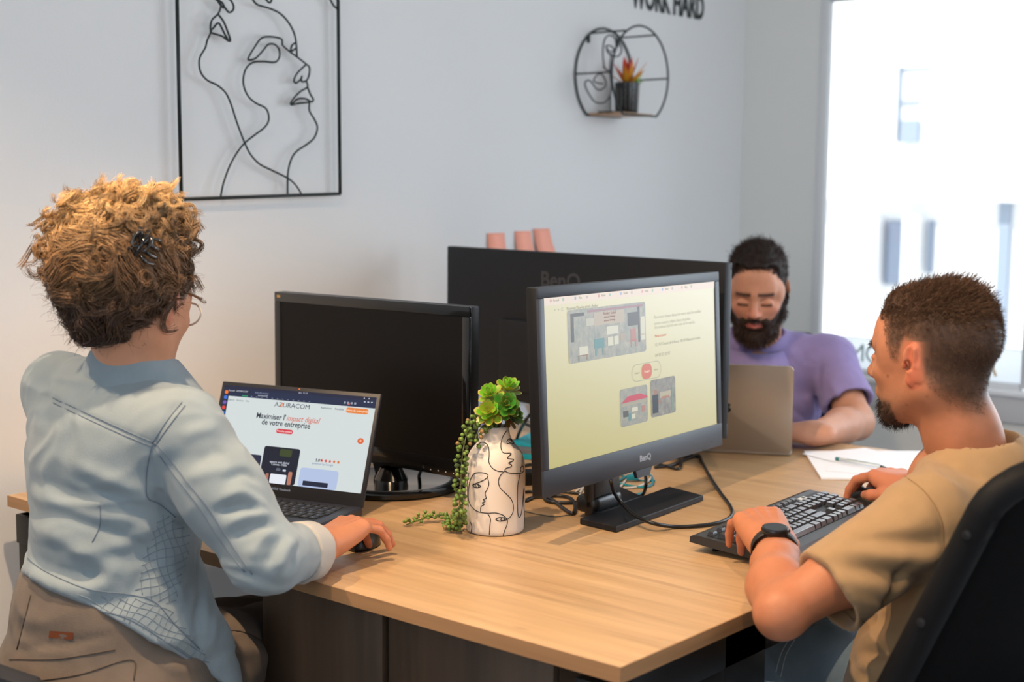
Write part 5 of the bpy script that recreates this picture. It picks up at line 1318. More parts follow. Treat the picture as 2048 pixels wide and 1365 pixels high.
seams = [[(62, 776), (150, 816), (240, 857), (304, 884)], [(64, 786), (150, 827), (240, 868), (302, 893)], [(304, 888), (330, 848), (364, 805)], [(311, 892), (338, 853), (370, 812)],
         [(304, 888), (294, 940), (292, 985), (298, 1000)], [(304, 888), (325, 920), (352, 955), (395, 1010), (440, 1080), (490, 1145)], [(310, 885), (345, 925), (375, 965), (415, 1015), (460, 1085), (505, 1150)],
         [(200, 1005), (200, 1050), (185, 1085)], [(298, 1000), (320, 1010), (350, 1035)]]
seam_lines('seam', jb, seams, .0008, stitch, woman)
hemline = [(30, 1085), (70, 1130), (120, 1158), (180, 1180), (260, 1190), (310, 1205), (350, 1250), (400, 1300)]
seam_lines('seam', jb, [hemline, [(24, 1130), (60, 1175), (110, 1200), (180, 1218), (260, 1240), (340, 1290), (420, 1345)]], .0008, stitch, woman)
# quilting diamonds on the side panel and the hem
def inside(p, poly):
    c = False; n = len(poly)
    for i in range(n):
        a, b = poly[i], poly[(i+1) % n]
        if (a[1] > p[1]) != (b[1] > p[1]) and p[0] < (b[0]-a[0])*(p[1]-a[1])/(b[1]-a[1])+a[0]: c = not c
    return c
ql = []
for poly, d1_, d2_, stp in (([(322, 1020), (382, 1060), (378, 1110), (350, 1215), (268, 1190), (290, 1100)], (1, -.35), (.25, 1), 15), ([(150, 1190), (280, 1195), (345, 1222), (425, 1325), (415, 1350), (330, 1290), (240, 1240), (150, 1215)], (1, .45), (.7, -1), 15)):
    for d in (d1_, d2_):
        d = np.array(d)/np.hypot(*d); n_ = np.array([-d[1], d[0]]); c_ = np.mean(poly, 0)
        for k in range(-9, 10):
            pts = [tuple(c_+n_*(k*stp+3.5*math.sin(t*.06+k))+d*t) for t in np.arange(-170, 171, 7)]; run = []
            for p in pts+[(-9, -9)]:
                if inside(p, poly): run.append(p)
                else:
                    if len(run) > 2: ql.append(run)
                    run = []
qp = []
for r_ in ql:
    p = drape(jb, r_, .0004)
    if len(p) > 2 and max(np.linalg.norm(np.diff(np.array(p), axis=0), axis=1)) < .03: qp.append(np.array(p))
if qp: adopt(tubes('quilt_stitching', qp, .00055, mat('quilt_thread', lin((122, 136, 148)), .8), None, 4), woman)
# rolled cuff
cd_ = (W_Wr-W_Ej)/np.linalg.norm(W_Wr-W_Ej); cm = frame_from(cuff0+cd_*.002+A(0, 0, .002), A(*cd_), A(0, 0, 1))
cv = Vol(cuff0-.085, cuff0+.085, .003)
cv.cap(cuff0-cd_*.012, cuff0+cd_*.028, .047, .0450, .0); cv.cap(cuff0-cd_*.03, cuff0+cd_*.06, .0395, .0395, .003, sub=True)
cv.plane(cuff0+cd_*.030, cd_+A(0, 0, -.1)); cv.plane(cuff0-cd_*.016, -cd_)
Vq, Qq = cv.mesh(3); Vq = wrinkle(Vq, Qq, .0015, 22, 8)
nmesh('cuff', Vq, Qq, mat('denim_cuff', lin((172, 170, 166)), .8, bump=(900, .3), noise=(22, .05)), woman)
# collar: folded band round the neck
n = 40; v = []
ca_ = W_neck+A(.0, .008, .006)
for i in range(n+1):
    a = math.radians(-148+296*i/n); dr = -W_f*math.cos(a)+W_r*math.sin(a)
    drop = .022*(1-math.cos(a))*.5
    for k, (r_, z_) in enumerate(((.055, -.012), (.0555, .020), (.060, .031), (.068, .024), (.082+.008*(1-math.cos(a)), -.014), (.099+.012*(1-math.cos(a)), -.046))):
        v.append(ca_+dr*r_*(1 if k < 3 else 1.0)+A(0, 0, z_-drop*1.2))
Qc_ = np.array([(i*6+k, i*6+k+1, (i+1)*6+k+1, (i+1)*6+k) for i in range(n) for k in range(5)])
v = lap(np.array(v), Qc_, 0)
co = nmesh('collar', v, Qc_, denim, woman); md = co.modifiers.new('cloth', 'SOLIDIFY'); md.thickness = .0028; md2 = co.modifiers.new('soft', 'SUBSURF'); md2.levels = md2.render_levels = 1
p = [v[i*6+5]*.82+v[i*6+4]*.18+A(0, 0, .0022) for i in range(n+1)]; adopt(tube('seam', np.array(p), .0009, stitch, None, 5), woman)

# trousers
tr = Vol(A(-1.25, -.50, .02), A(-.30, .55, .78), .0065)
W_KR, W_KL = onz(530, 1262, .555)+A(0, 0, -.02), A(-1.06, .28, .50)
HR, HL_ = W_P+W_r*.085+A(0, .0, -.05), W_P-W_r*.095+A(0, .0, -.05)
tr.ell(W_P+A(0, 0, .03), (.166, .132, .19), RW, .04); tr.ell(W_P-W_f*.03-A(0, 0, .06), (.19, .135, .09), RW, .05)
tr.chain([HR, HR*.5+W_KR*.5, W_KR], [.098, .086, .066], .04); tr.chain([HL_, W_KL], [.095, .066], .04)
tr.chain([W_KR, W_KR+A(.04, .02, -.24), W_KR+A(.03, -.02, -.43)], [.064, .058, .045], .03); tr.chain([W_KL, A(-1.05, .22, .09)], [.062, .045], .03)
V, Q = tr.mesh(2); V = wrinkle(V, Q, .003, 14, 6)
tb = bvh_of(V, Q)
V = folds(V, Q, [([(30, 1300), (120, 1290), (230, 1270)], -.003, .006), ([(430, 1255), (480, 1262), (540, 1290)], -.004, .006), ([(450, 1320), (500, 1300), (560, 1330)], .005, .012), ([(300, 1290), (350, 1310), (400, 1350)], -.005, .01), ([(330, 1330), (380, 1345)], .005, .01), ([(430, 1290), (470, 1310), (500, 1350)], -.005, .01), ([(60, 1200), (40, 1260), (32, 1310)], -.003, .005)], tb)
tb = bvh_of(V, Q)
jean_w = mat('jeans_taupe', lin((112, 100, 90)), .85, spec=.2, bump=(800, .35), noise=(30, .10), sheen=.1)
nmesh('trousers', V, Q, jean_w, woman)
seam_lines('seam', tb, [[(20, 1320), (120, 1318), (230, 1300)], [(60, 1365), (160, 1350), (262, 1320), (268, 1362)], [(430, 1262), (490, 1266), (545, 1300), (600, 1358)], [(62, 1190), (50, 1240), (34, 1300)]], .0011, mat('jeans_seam', lin((84, 72, 62)), .85), woman)
_pp = [drape(tb, [q], .0012) for q in ((100, 1262), (148, 1266), (146, 1280), (98, 1276))]
if all(len(q) for q in _pp):
    adopt(mesh('leather_patch', [tuple(q[0]) for q in _pp], [(0, 1, 2, 3)], mat('leather_tan', lin((120, 62, 30)), .6)), woman)
for s_, k in ((1, W_KR+A(.03, -.02, -.43)), (-1, A(-1.05, .22, .09))):
    sv = Vol(k-.2, k+.2, .007); sv.cap(A(k[0], k[1]-.03, .055), A(k[0]-.01, k[1]+.14, .042), .042, .034, .02); sv.plane(A(0, 0, .008), A(0, 0, -1)); Vs, Qs = sv.mesh(2); nmesh('shoe', Vs, Qs, mat('shoe_white', lin((200, 198, 192)), .5), woman)

# hair
hb = Vol((-.18, -.22, -.17), (.18, .17, .28), .005)
hb.ell((0, -.030, .042), (.086, .106, .090), k=.02)
hb.ell((-.022, -.062, .035), (.066, .064, .068), k=.03); hb.ell((.030, -.060, .035), (.064, .070, .068), k=.03); hb.ell((-.004, -.066, -.030), (.056, .046, .050), k=.025)
hb.ell((-.008, -.050, .104), (.056, .052, .044), k=.03); hb.ell((-.045, -.055, .085), (.036, .040, .036), k=.03); hb.ell((.040, -.025, .095), (.042, .055, .045), k=.03)
hb.ell((.0, .085, -.03), (.066, .07, .085), k=.01, sub=True); hb.ell((.0, -.01, -.12), (.09, .09, .055), k=.01, sub=True)
for s in (-1, 1): hb.ell((s*.080, .022, -.022), (.026, .050, .046), k=.008, sub=True)
Vb, Qb = hb.mesh(1); Nb = normals(Vb, Qb); Vb = Vb+Nb*(vnoise(Vb*55)*.006+vnoise(Vb*120)*.003)[:, None]
Wb = xf(WH, Vb); hbv = bvh_of(Wb, Qb)
HC = xf(WH, A(0, -.045, .045)[None])[0]
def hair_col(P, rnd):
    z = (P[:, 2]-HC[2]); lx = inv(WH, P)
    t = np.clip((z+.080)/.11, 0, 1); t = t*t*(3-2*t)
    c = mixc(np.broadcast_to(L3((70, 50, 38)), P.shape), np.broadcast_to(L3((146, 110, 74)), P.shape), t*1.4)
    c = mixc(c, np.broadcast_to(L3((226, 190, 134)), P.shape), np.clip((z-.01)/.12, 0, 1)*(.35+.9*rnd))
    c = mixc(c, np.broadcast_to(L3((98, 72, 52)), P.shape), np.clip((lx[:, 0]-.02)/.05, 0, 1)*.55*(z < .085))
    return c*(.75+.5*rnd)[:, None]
hairm = mat('hair_curly', (1, 1, 1, 1), .42, spec=.45, attr='Col')
hairb = mat('hair_base', (1, 1, 1, 1), .7, spec=.2, attr='Col', bump=(160, 1.0, 6))
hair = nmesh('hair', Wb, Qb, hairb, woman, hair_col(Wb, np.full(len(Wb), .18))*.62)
rs = np.random.RandomState(11)
NB = normals(Wb, Qb)
clip_c = np.array(cast(hbv, 284, 492)[0])
# combed strands: follow the surface towards the clip
def surf_strands(n, S, step, amp, lift, seed, wts=None, pull=.75, rad=.00045):
    r = np.random.RandomState(seed); idx = r.choice(len(Wb), n, p=wts); P = np.zeros((n, S, 3)); p = Wb[idx].copy(); N0 = NB[idx]
    ph = r.rand(n)*6.28; fq = r.uniform(.45, 1.0, n); am = amp*r.uniform(.4, 1.6, n); lf = lift*r.rand(n)**2
    keep = p.copy(); rj = r.randn(n, 3)*.12
    for k in range(S):
        N = keep-HC; N /= np.linalg.norm(N, axis=1)[:, None]
        D = clip_c-keep; D -= N*(D*N).sum(1)[:, None]; dn = np.linalg.norm(D, axis=1)[:, None]; D /= dn+1e-6
        rd = np.stack([vnoise(keep*34+11), vnoise(keep*34+47), vnoise(keep*34+83)], 1)*1.5+rj
        D = D*pull+rd-N*(rd*N).sum(1)[:, None]*1.0; D /= np.linalg.norm(D, axis=1)[:, None]+1e-6
        side = np.cross(N, D); a = fq*k+ph
        P[:, k] = keep+N*(.002+lf+am*.7*(1+np.sin(a)))[:, None]*1.0+side*(am*np.cos(a))[:, None]
        nx = keep+D*step
        for i in range(n):
            h = hbv.find_nearest(Vector(nx[i])); keep[i] = h[0]
    return P, np.clip(.5+.75*vnoise(Wb[idx]*48+5)+r.randn(n)*.12, 0, 1.1)
P, rn = surf_strands(5200, 13, .0080, .0016, .006, 1)
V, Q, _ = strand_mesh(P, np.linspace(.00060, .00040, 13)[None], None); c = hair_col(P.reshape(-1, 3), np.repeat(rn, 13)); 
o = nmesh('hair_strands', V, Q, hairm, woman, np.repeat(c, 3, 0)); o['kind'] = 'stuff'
# curly locks
def locks(n, per, S, L, amp, turns, seed, region, out, gr=0.0):
    r = np.random.RandomState(seed); idx = np.array([i for i in r.permutation(len(Wb)) if region(inv_all[i], r)][:n]); m = len(idx)
    p0 = Wb[idx]; N = NB[idx]; PP = []; RN = []
    for i in range(m):
        d = N[i]*out+r.randn(3)*.55+A(0, 0, .25-gr); d /= np.linalg.norm(d); u = np.cross(d, r.randn(3)); u /= np.linalg.norm(u); w = np.cross(d, u)
        Lk = L*r.uniform(.5, 1.25); am = amp*r.uniform(.5, 1.3); tn = turns*r.uniform(.6, 1.3); ph = r.rand()*6.28; bend = r.randn(3)*.35
        t = np.linspace(0, 1, S)[:, None]
        ctr = p0[i]-N[i]*.006+d*t*Lk*(1-.25*t)+bend*Lk*.6*t*t+A(0, 0, -1)*gr*Lk*t*t+(u*np.cos(ph+tn*6.28*t)+w*np.sin(ph+tn*6.28*t)-u*math.cos(ph)-w*math.sin(ph))*am*np.clip(t*2.2, 0, 1)
        for k in range(per):
            o_ = r.randn(3)*.0013; f = r.rand()*6.28
            PP.append(ctr+o_*(.5+1.6*t)+u*np.sin(f+t*9)*.0011+w*np.cos(f+t*7)*.0011+r.randn(S, 3)*.00025)
            RN.append(r.rand()*.25+1.0*((i*37) % 10)/10)
    return np.array(PP), np.array(RN)
inv_all = inv(WH, Wb)
top = lambda q, r: q[2] > .085 and r.rand() < .9
allr = lambda q, r: q[2] > -.03 and q[1] < .06
left = lambda q, r: q[0] < -.055 and q[2] > .04
nape = lambda q, r: q[2] < .0 and q[1] < -.02
sideR = lambda q, r: q[0] > .055 and q[2] > .0
PS, RN_ = [], []
for args in ((64, 22, 36, .050, .0125, 1.5, 61, top, .32, 0.10), (24, 20, 34, .055, .0125, 1.4, 63, left, .7, .30), (60, 16, 34, .045, .0120, 1.3, 64, allr, .18, .1), (150, 18, 28, .046, .0090, 1.5, 21, top, .60, 0.10), (200, 10, 24, .036, .0072, 1.6, 22, allr, .12, .15), (20, 20, 30, .060, .0100, 1.6, 23, left, .7, .35), (20, 9, 20, .022, .0055, 1.3, 24, nape, .15, .4), (80, 9, 20, .026, .0060, 1.4, 25, sideR, .20, .1)):
    P, rn = locks(*args); S = P.shape[1]
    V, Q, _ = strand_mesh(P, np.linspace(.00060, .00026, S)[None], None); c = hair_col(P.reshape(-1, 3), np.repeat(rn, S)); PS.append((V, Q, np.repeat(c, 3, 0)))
# fine frizz
r = np.random.RandomState(31); n = 2600; idx = r.choice(len(Wb), n); N = NB[idx]; d = N*.8+r.randn(n, 3)*.6; d /= np.linalg.norm(d, axis=1)[:, None]; S = 9; t = np.linspace(0, 1, S)[None, :, None]
Lf = (.010+.026*r.rand(n)**2)[:, None, None]; u = np.cross(d, r.randn(n, 3)); u /= np.linalg.norm(u, axis=1)[:, None]
P = Wb[idx][:, None]+d[:, None]*t*Lf+u[:, None]*np.sin(t*7+r.rand(n)[:, None, None]*6)*.0045*t; V, Q, _ = strand_mesh(P, np.linspace(.00022, .00012, S)[None], None); c = hair_col(P.reshape(-1, 3), np.repeat(.3+.7*r.rand(n), S))
PS.append((V, Q, np.repeat(c, 3, 0)))
# two loose locks at picture places: side tuft and low tuft behind the collar
V, Q, C = joinm(*PS)
o = nmesh('hair_curls', V, Q, hairm, woman, C); o['kind'] = 'stuff'
# claw clip
clipm = mat('clip_black', lin((14, 12, 12)), .1, coat=.6)
cn = np.array(cast(hbv, 284, 492)[1]); cv_ = clip_c+cn*.004; _c0 = np.cross(cn, A(0, 0, 1)); _c0 /= np.linalg.norm(_c0); _u0 = np.cross(_c0, cn); cr_ = _c0*.88+_u0*.47; cu_ = np.cross(cr_, cn)
pths = []
for s in (-1, 1):
    for k in range(4):
        b = cv_+cr_*s*.003+cu_*(.016-.011*k)
        pths.append(spline([b, b+cr_*s*.008+cn*.007+cu_*.003*s, b+cr_*s*.015+cn*.003-cu_*.002*k, b+cr_*s*(.018+.002*k)-cn*.007], 5))
clip = empty('hair_clip', tuple(cv_)); tag(clip, 'glossy black claw clip holding up the curly hair', 'hair clip')
adopt(tubes('claw', pths, .0026, clipm, None, 8), clip)
adopt(tube('hinge', [cv_+cu_*.022+cn*.005, cv_-cu_*.022+cn*.005], .0036, clipm, None, 10), clip)
adopt(tubes('handle', [spline([cv_+cr_*s*.003+cn*.006, cv_+cu_*.012+cn*.014+cr_*s*.008, cv_+cn*.017+cr_*s*.013, cv_-cu_*.013+cn*.013+cr_*s*.009, cv_-cu_*.006+cn*.006+cr_*s*.003], 6) for s in (-1, 1)], .0024, clipm, None, 8), clip)
# glasses
gl = empty('eyeglasses', tuple(W_hc)); tag(gl, 'tortoiseshell and clear eyeglasses worn by the woman in denim', 'eyeglasses')
tort = mat('tortoise', lin((96, 62, 34)), .2, coat=.5, noise=(260, .6)); clr = mat('rim_clear', lin((214, 200, 186)), .1, coat=.4)
for s in (-1, 1):
    q = xf(WH, np.array([(s*.072, -.012, .014), (s*.072, .03, .016), (s*.070, .075, .012)])); adopt(tube('temple', spline(q, 5), .0024, tort, None, 8), gl)
    q = xf(WH, np.array([(s*.070, .075, .012), (s*.066, .092, .010)])); adopt(tube('end_piece', q, .0034, clr, None, 8), gl)
    q = xf(WH, np.array([(s*.035+.024*math.cos(a), .096-.05*(abs(s*.035+.024*math.cos(a))-.01)**2*12, -.008+.018*math.sin(a)) for a in np.linspace(0, 6.283, 28)[:-1]]))
    adopt(tube('rim', q, .0016, clr, None, 6, closed=True), gl)
    adopt(mesh('lens', q, [tuple(range(len(q)))], glass_mat('lens_glass') if 'lens_glass' not in MATS else MATS['lens_glass']), gl)
q = xf(WH, np.array([(-.011, .100, .0), (0, .105, .003), (.011, .100, .0)])); adopt(tube('bridge', spline(q, 4), .0018, clr, None, 6), gl)
# her chair
def task_chair(label, c, az, backh, tilt, m_cush):
    """c = seat centre on the floor plan; az = facing"""
    ch = empty('office_chair', (c[0], c[1], 0)); tag(ch, label, 'chair', None)
    f = np.array([math.cos(math.radians(az)), math.sin(math.radians(az)), 0]); rt = np.array([f[1], -f[0], 0]); M = frame_m((c[0], c[1], 0), tuple(rt), tuple(f))
    return ch, M
wc, WM = task_chair('dark office chair under the woman in denim, only its edge showing', (W_P[0], W_P[1]-.02), 95, .3, 0, None)
bm = bmesh.new(); prism(bm, rrect(.48, .46, .09), .40, .475, .018); cush = bmobj('seat', bm, mat('seat_dark', lin((28, 30, 38)), .8), None, True, WM, 40); adopt(cush, wc)
bm = bmesh.new(); prism(bm, rrect(.42, .30, .08), -.025, .02, .012); bk = bmobj('backrest', bm, mat('seat_dark'), None, True, WM @ Matrix.Translation((0, -.245, .53)) @ Matrix.Rotation(math.radians(82), 4, 'X'), 40); adopt(bk, wc)
def chair_base(ch, M):
    adopt(tube('gas_column', xf(M, np.array([(0, 0, .08), (0, 0, .40)])), .026, blackm, None, 16), ch)
    for k in range(5):
        a = 2*math.pi*k/5+.3; e = (.27*math.cos(a), .27*math.sin(a)); adopt(tube('base_arm', xf(M, np.array([(0, 0, .10), (e[0]*.6, e[1]*.6, .095), (*e, .07)])), [.024, .018, .014], blackp, None, 8), ch)
        cs_ = lathe('caster', [(0, -.011), (.026, -.011), (.026, .011), (0, .011)], blackp, None, 16, M @ Matrix.Translation((*e, .0275)) @ Matrix.Rotation(a, 4, 'Z') @ Matrix.Rotation(math.pi/2, 4, 'X')); adopt(cs_, ch)
chair_base(wc, WM)
# ------------------------------------------------------------------ the man in beige
B_hc = atd(1866, 712, 2.06)
BH = head_frame(B_hc, 173, 2, 0) @ Matrix.Scale(.885, 4)
B_neck = atd(1938, 880, 2.07)
B_SL = atd(1850, 1044, 1.95); B_f = A(-1.0, .02, 0); B_r = A(.02, 1.0, 0)
B_SR = B_SL+B_r*.37+A(.0, 0, .0); B_C = (B_SL+B_SR)/2
B_P = A(B_C[0]+.0, B_C[1]-.055, .545)
man_b = empty('person', (B_P[0], B_P[1], 0)); tag(man_b, 'person in beige T-shirt with short brown hair and goatee typing at the black keyboard', 'person')
V, Q = sculpt_head(tuple(inv(BH, (B_neck+A(.01, 0, -.05))[None])[0]), .0585, False, .25, .0023, 1.05)
# short beard volume on the chin
hl = hairline(V); C = skin_colour(V, (176, 118, 88))
ear = np.exp(-((np.abs(V[:, 0])-.080)/.007)**2)*np.exp(-((V[:, 1]+.01)/.02)**2)*(V[:, 2] < .030)*(V[:, 2] > -.05)
C = mixc(C, np.broadcast_to(L3((206, 104, 78)), C.shape), ear*.6)
hn = vnoise(V*260)*.5+.5
stub = L3((94, 72, 58)); C = mixc(C, np.broadcast_to(stub, C.shape), np.clip((hl+.004)/.034, 0, 1)*(1-ear)*(.80+.18*hn))
C = mixc(C, np.broadcast_to(L3((72, 53, 42)), C.shape), np.clip((hl-.015)/.06, 0, 1)*(1-ear)*.92)
bd = np.clip((V[:, 1]-.030)/.02, 0, 1)*np.clip((-.070-V[:, 2])/.008, 0, 1)*np.clip((V[:, 2]+.135)/.01, 0, 1)
bd = np.maximum(bd*(1-np.clip((.052-V[:, 1])/.01, 0, 1)*.55), 0)
C = mixc(C, np.broadcast_to(L3((60, 46, 40)), C.shape), bd*(.55+.3*hn))
ch = np.clip((V[:, 1]-.005)/.02, 0, 1)*np.clip((-.045-V[:, 2])/.02, 0, 1)*np.clip((V[:, 2]+.115)/.01, 0, 1); C = mixc(C, np.broadcast_to(L3((132, 104, 84)), C.shape), ch*.45*hn)
brow = np.exp(-((V[:, 2]-.020-.1*np.maximum(0, .03-np.abs(V[:, 0])))/.0042)**2)*np.clip((V[:, 1]-.066)/.006, 0, 1)*(np.abs(V[:, 0]) > .010)*(np.abs(V[:, 0]) < .052); C = mixc(C, np.broadcast_to(L3((78, 54, 42)), C.shape), brow*.85)
lipm = np.exp(-((V[:, 2]+.066)/.0075)**2)*(np.abs(V[:, 0]) < .024)*(V[:, 1] > .090); C = mixc(C, np.broadcast_to(L3((184, 100, 88)), C.shape), lipm*.8)
eyew = ((((np.abs(V[:, 0])-.031)/.0105)**2+((V[:, 2]+.0098)/.0042)**2) < 1)*(V[:, 1] > .07); C = mixc(C, np.broadcast_to(L3((210, 200, 192)), C.shape), eyew*1.0); iris = ((((np.abs(V[:, 0])-.031)/.0048)**2+((V[:, 2]+.0098)/.0045)**2) < 1)*(V[:, 1] > .07); C = mixc(C, np.broadcast_to(L3((50, 38, 30)), C.shape), iris*1.0)
for q in ((-.0625, .045, -.032), (-.050, .012, -.078), (-.058, -.03, -.060)):   # moles
    C = mixc(C, np.broadcast_to(L3((96, 60, 46)), C.shape), (np.linalg.norm(V-A(*q), axis=1) < .0042)*.0+np.exp(-((np.linalg.norm((V-A(*q))*A(.2, 1, 1), axis=1))/.0022)**2)*(V[:, 0] < 0)*(V[:, 0] < -.03))
Vh, Qh, Ch = xf(BH, V), Q, C
# left arm (near) with hand on the keys
B_EL = atd(1558, 1228, 1.875); B_WL = onz(1548, 1098, .808)+A(0, 0, .0)
hv = Vol(np.minimum(np.minimum(B_WL, B_EL), B_SL)-A(.20, .08, .08), np.maximum(np.maximum(B_WL, B_EL), B_SL)+A(.08, .16, .06), .0027)
kn = onz(1500, 1034, .826); fB = kn-B_WL; fB /= np.linalg.norm(fB)
HB = frame_from(B_WL+A(0, 0, .008), fB+A(0, 0, .10), A(.05, -.1, 1))
tipsB = add_hand(hv, HB, 1, {'i': (48, 38, 20), 'm': (44, 40, 22), 'r': (42, 42, 22), 'p': (36, 36, 20)}, [(.020, .008, -.012), (.040, .040, -.026), (.046, .066, -.038), (.042, .088, -.046)], 1.04, 8)
d_ = B_EL-B_WL
for f_ in 'imrp':
    x, y = HANDL[f_][:2]; a = xf(HB, A(x*.5, .02, .0140)[None])[0]; b = xf(HB, A(x*.95, y*.95, .0125)[None])[0]; hv.cap(a, b, .0030, .0032, .006)
hv.chain([B_SL, B_SL*.5+B_EL*.5, B_EL-(B_EL-B_SL)*.06], [.050, .045, .032], .03)
hv.ell(B_EL+A(.002, .0, -.0), (.029, .029, .031), k=.02)
hv.chain([B_EL, B_WL+d_*.62, B_WL+d_*.28, B_WL-fB*.012], [.032, .040, .033, .0280], .02)
Va, Qa = hv.mesh(1); Ca = skin_colour(Va, (176, 114, 82)); lc_ = inv(HB, Va)
Ca = mixc(Ca, np.broadcast_to(L3((184, 104, 80)), Ca.shape), np.clip((lc_[:, 1]-.075)*8, 0, .5))
# right arm: elbow out, hand on the mouse
B_ER = B_SR+A(-.12, .09, -.17); B_WR = onz(1800, 985, .80)+A(.03, .01, 0); 
rv = Vol(A(-.30, .70, .66), A(.34, 1.22, 1.02), .0034)
mpos = onz(1748, 1000, TZ+.012)
fR = A(mpos[0]-B_WR[0]-.01, mpos[1]-B_WR[1], .01); fR /= np.linalg.norm(fR)
HR_ = frame_from(B_WR+A(0, 0, .010), fR, A(0, 0, 1)); add_hand(rv, HR_, -1, {'i': (24, 32, 18), 'm': (22, 32, 18), 'r': (24, 34, 18), 'p': (30, 34, 18)}, [(.018, .008, -.010), (.040, .040, -.020), (.046, .068, -.028), (.041, .090, -.034)], 1.04, 8)
rv.chain([B_SR, B_ER, B_WR-fR*.01], [.050, .040, .028], .03); Vr, Qr = rv.mesh(1)
core = Vol(A(-.02, .18, .42), A(.40, 1.02, 1.05), .009)
core.cap(B_neck-A(0, 0, .08), B_P+A(0, 0, .02), .09, .12, .04); core.cap(B_SL, B_SR, .048, .048, .04); Vc, Qc = core.mesh(1)
V, Q, C = joinm((Vh, Qh, Ch), (Va, Qa, Ca), (Vr, Qr, skin_colour(Vr, (186, 118, 90))), (Vc, Qc, skin_colour(Vc, (176, 118, 88))))
nmesh('body', V, Q, skin_b, man_b, C)
ringp = np.array(tipsB['r'][0])*.62+np.array(tipsB['r'][1])*.38; rd_ = np.array(tipsB['r'][1])-np.array(tipsB['r'][0]); rd_ /= np.linalg.norm(rd_)
e1 = np.cross(rd_, A(0, 0, 1)); e1 /= np.linalg.norm(e1); e2 = np.cross(rd_, e1)
rg_ = tube('ring', [ringp+.0098*(math.cos(a)*e1+math.sin(a)*e2) for a in np.linspace(0, 6.283, 25)[:-1]], .0013, mat('gold', lin((212, 170, 90)), .2, 1.0), None, 8, True); tag(rg_, 'thin gold ring on the finger of the hand typing', 'ring')
# watch
wm_ = frame_m(tuple(B_WL+d_*.085+A(0, 0, .006)), tuple(-np.cross(d_, A(0, 0, 1))), tuple(-d_))
watch = empty('wristwatch', matrix=wm_); tag(watch, 'black round smartwatch on the wrist of the man in beige', 'watch')
wb_ = mat('watch_black', lin((16, 16, 18)), .15, coat=.5); strap = mat('watch_strap', lin((20, 20, 22)), .6)
lathe('case', [(0, 0), (.0185, 0), (.0205, .002), (.0210, .007), (.0195, .0095), (.0178, .0100), (0, .0100)], mat('watch_case', lin((34, 34, 38)), .28, .4), watch, 40, Matrix.Translation((0, 0, .0265)))
lathe('watch_face', [(0, .0101), (.0172, .0101)], wb_, watch, 40, Matrix.Translation((0, 0, .0265)))
n = 36; v = []; 
for i in range(n):
    a = 2*math.pi*i/n; w = .0100 if math.sin(a) < .6 else .0115
    for y, r_ in ((-w, 0), (w, 0), (w, .0022), (-w, .0022)): v.append((math.cos(a)*(.0335+r_), y, math.sin(a)*(.0290+r_)))
mesh('strap', v, [(i*4+k, i*4+(k+1) % 4, ((i+1) % n)*4+(k+1) % 4, ((i+1) % n)*4+k) for i in range(n) for k in range(4)], strap, watch, True)
box('crown_button', (.0205, -.002, .029), (.0225, .002, .033), MATS['watch_case'], watch, .0005)

# T-shirt
RB = np.stack([B_r, -B_f, UPV], 1)     # columns: right, back, up
def TB(x, y, z):
    t = (z-B_P[2])/(B_C[2]-B_P[2]); c = B_P*(1-t)+B_C*t; return A(c[0], c[1], z)+B_r*x+B_f*y
ts = Vol(A(-.12, .06, .40), A(.46, 1.12, 1.06), .0044)
zc = B_C[2]
ts.ell(TB(0, 0, zc-.10), (.178, .125, .16), RB, .05); ts.ell(TB(0, -.02, zc-.02), (.160, .090, .080), RB, .05)
ts.ell(TB(0, .025, zc-.27), (.168, .130, .16), RB, .05); ts.ell(TB(0, .035, B_P[2]-.0), (.178, .125, .10), RB, .05)
for S_ in (B_SL, B_SR): ts.cap(S_, B_C+A(0, 0, .035), .060, .068, .04)
ts.cap(B_C+A(0, 0, .02), B_neck+A(.012, 0, -.040), .076, .068, .04)
hemL = B_SL*.31+B_EL*.69+A(0, 0, -.008); dL = (B_EL-B_SL)/np.linalg.norm(B_EL-B_SL)
ts.chain([B_SL, hemL+dL*.02+A(0, 0, -.006)], [.060, .065], .03)
hemR = B_SR*.45+B_ER*.55; dR = (B_ER-B_SR)/np.linalg.norm(B_ER-B_SR); ts.chain([B_SR, hemR+dR*.02], [.064, .066], .03)
# cut the sleeve ends and hollow them
def endcut(v, c, d, r, r_in, depth=.05):
    """trim only around the sleeve end"""
    v.cap(c+d*(.0+r*1.0), c+d*(r*2.2), r*1.0, r*1.3, 0, sub=True)
    v.cap(c-d*depth, c+d*.05, r_in*.92, r_in, .004, sub=True)
def cylcut(v, c, d, R_, L_):
    """remove a flat-ended disc region beyond c along d"""
    lo, hi = c-R_-.02, c+d*L_+R_+.02; lo, hi = np.minimum(c-R_, c+d*L_-R_), np.maximum(c+R_, c+d*L_+R_)
    r = v._sub(lo, hi); sl, X, Y, Z = r; px, py, pz = X-c[0], Y-c[1], Z-c[2]; t = px*d[0]+py*d[1]+pz*d[2]
    q = np.sqrt(np.maximum(px*px+py*py+pz*pz-t*t, 0)); D = np.maximum(np.maximum(-t, t-L_), q-R_); v._add(sl, D.astype(f32), 0, True)
cylcut(ts, hemL, dL+A(0, 0, 0), .10, .14); ts.cap(hemL-dL*.035+A(0, 0, -.006), hemL+dL*.05+A(0, 0, -.008), .048, .056, .003, sub=True)
cylcut(ts, hemR, dR, .10, .14); ts.cap(hemR-dR*.05, hemR+dR*.05, .050, .058, .003, sub=True)
ts.cap(B_neck+A(-.01, 0, .10), B_neck+A(.0, 0, -.028), .088, .0655, .003, sub=True)
ts.plane(A(0, 0, B_P[2]-.10), A(0, 0, -1))
V, Q = ts.mesh(2); V = wrinkle(V, Q, .0026, 15, 12, (1, 1, 1.6))
tb = bvh_of(V, Q)
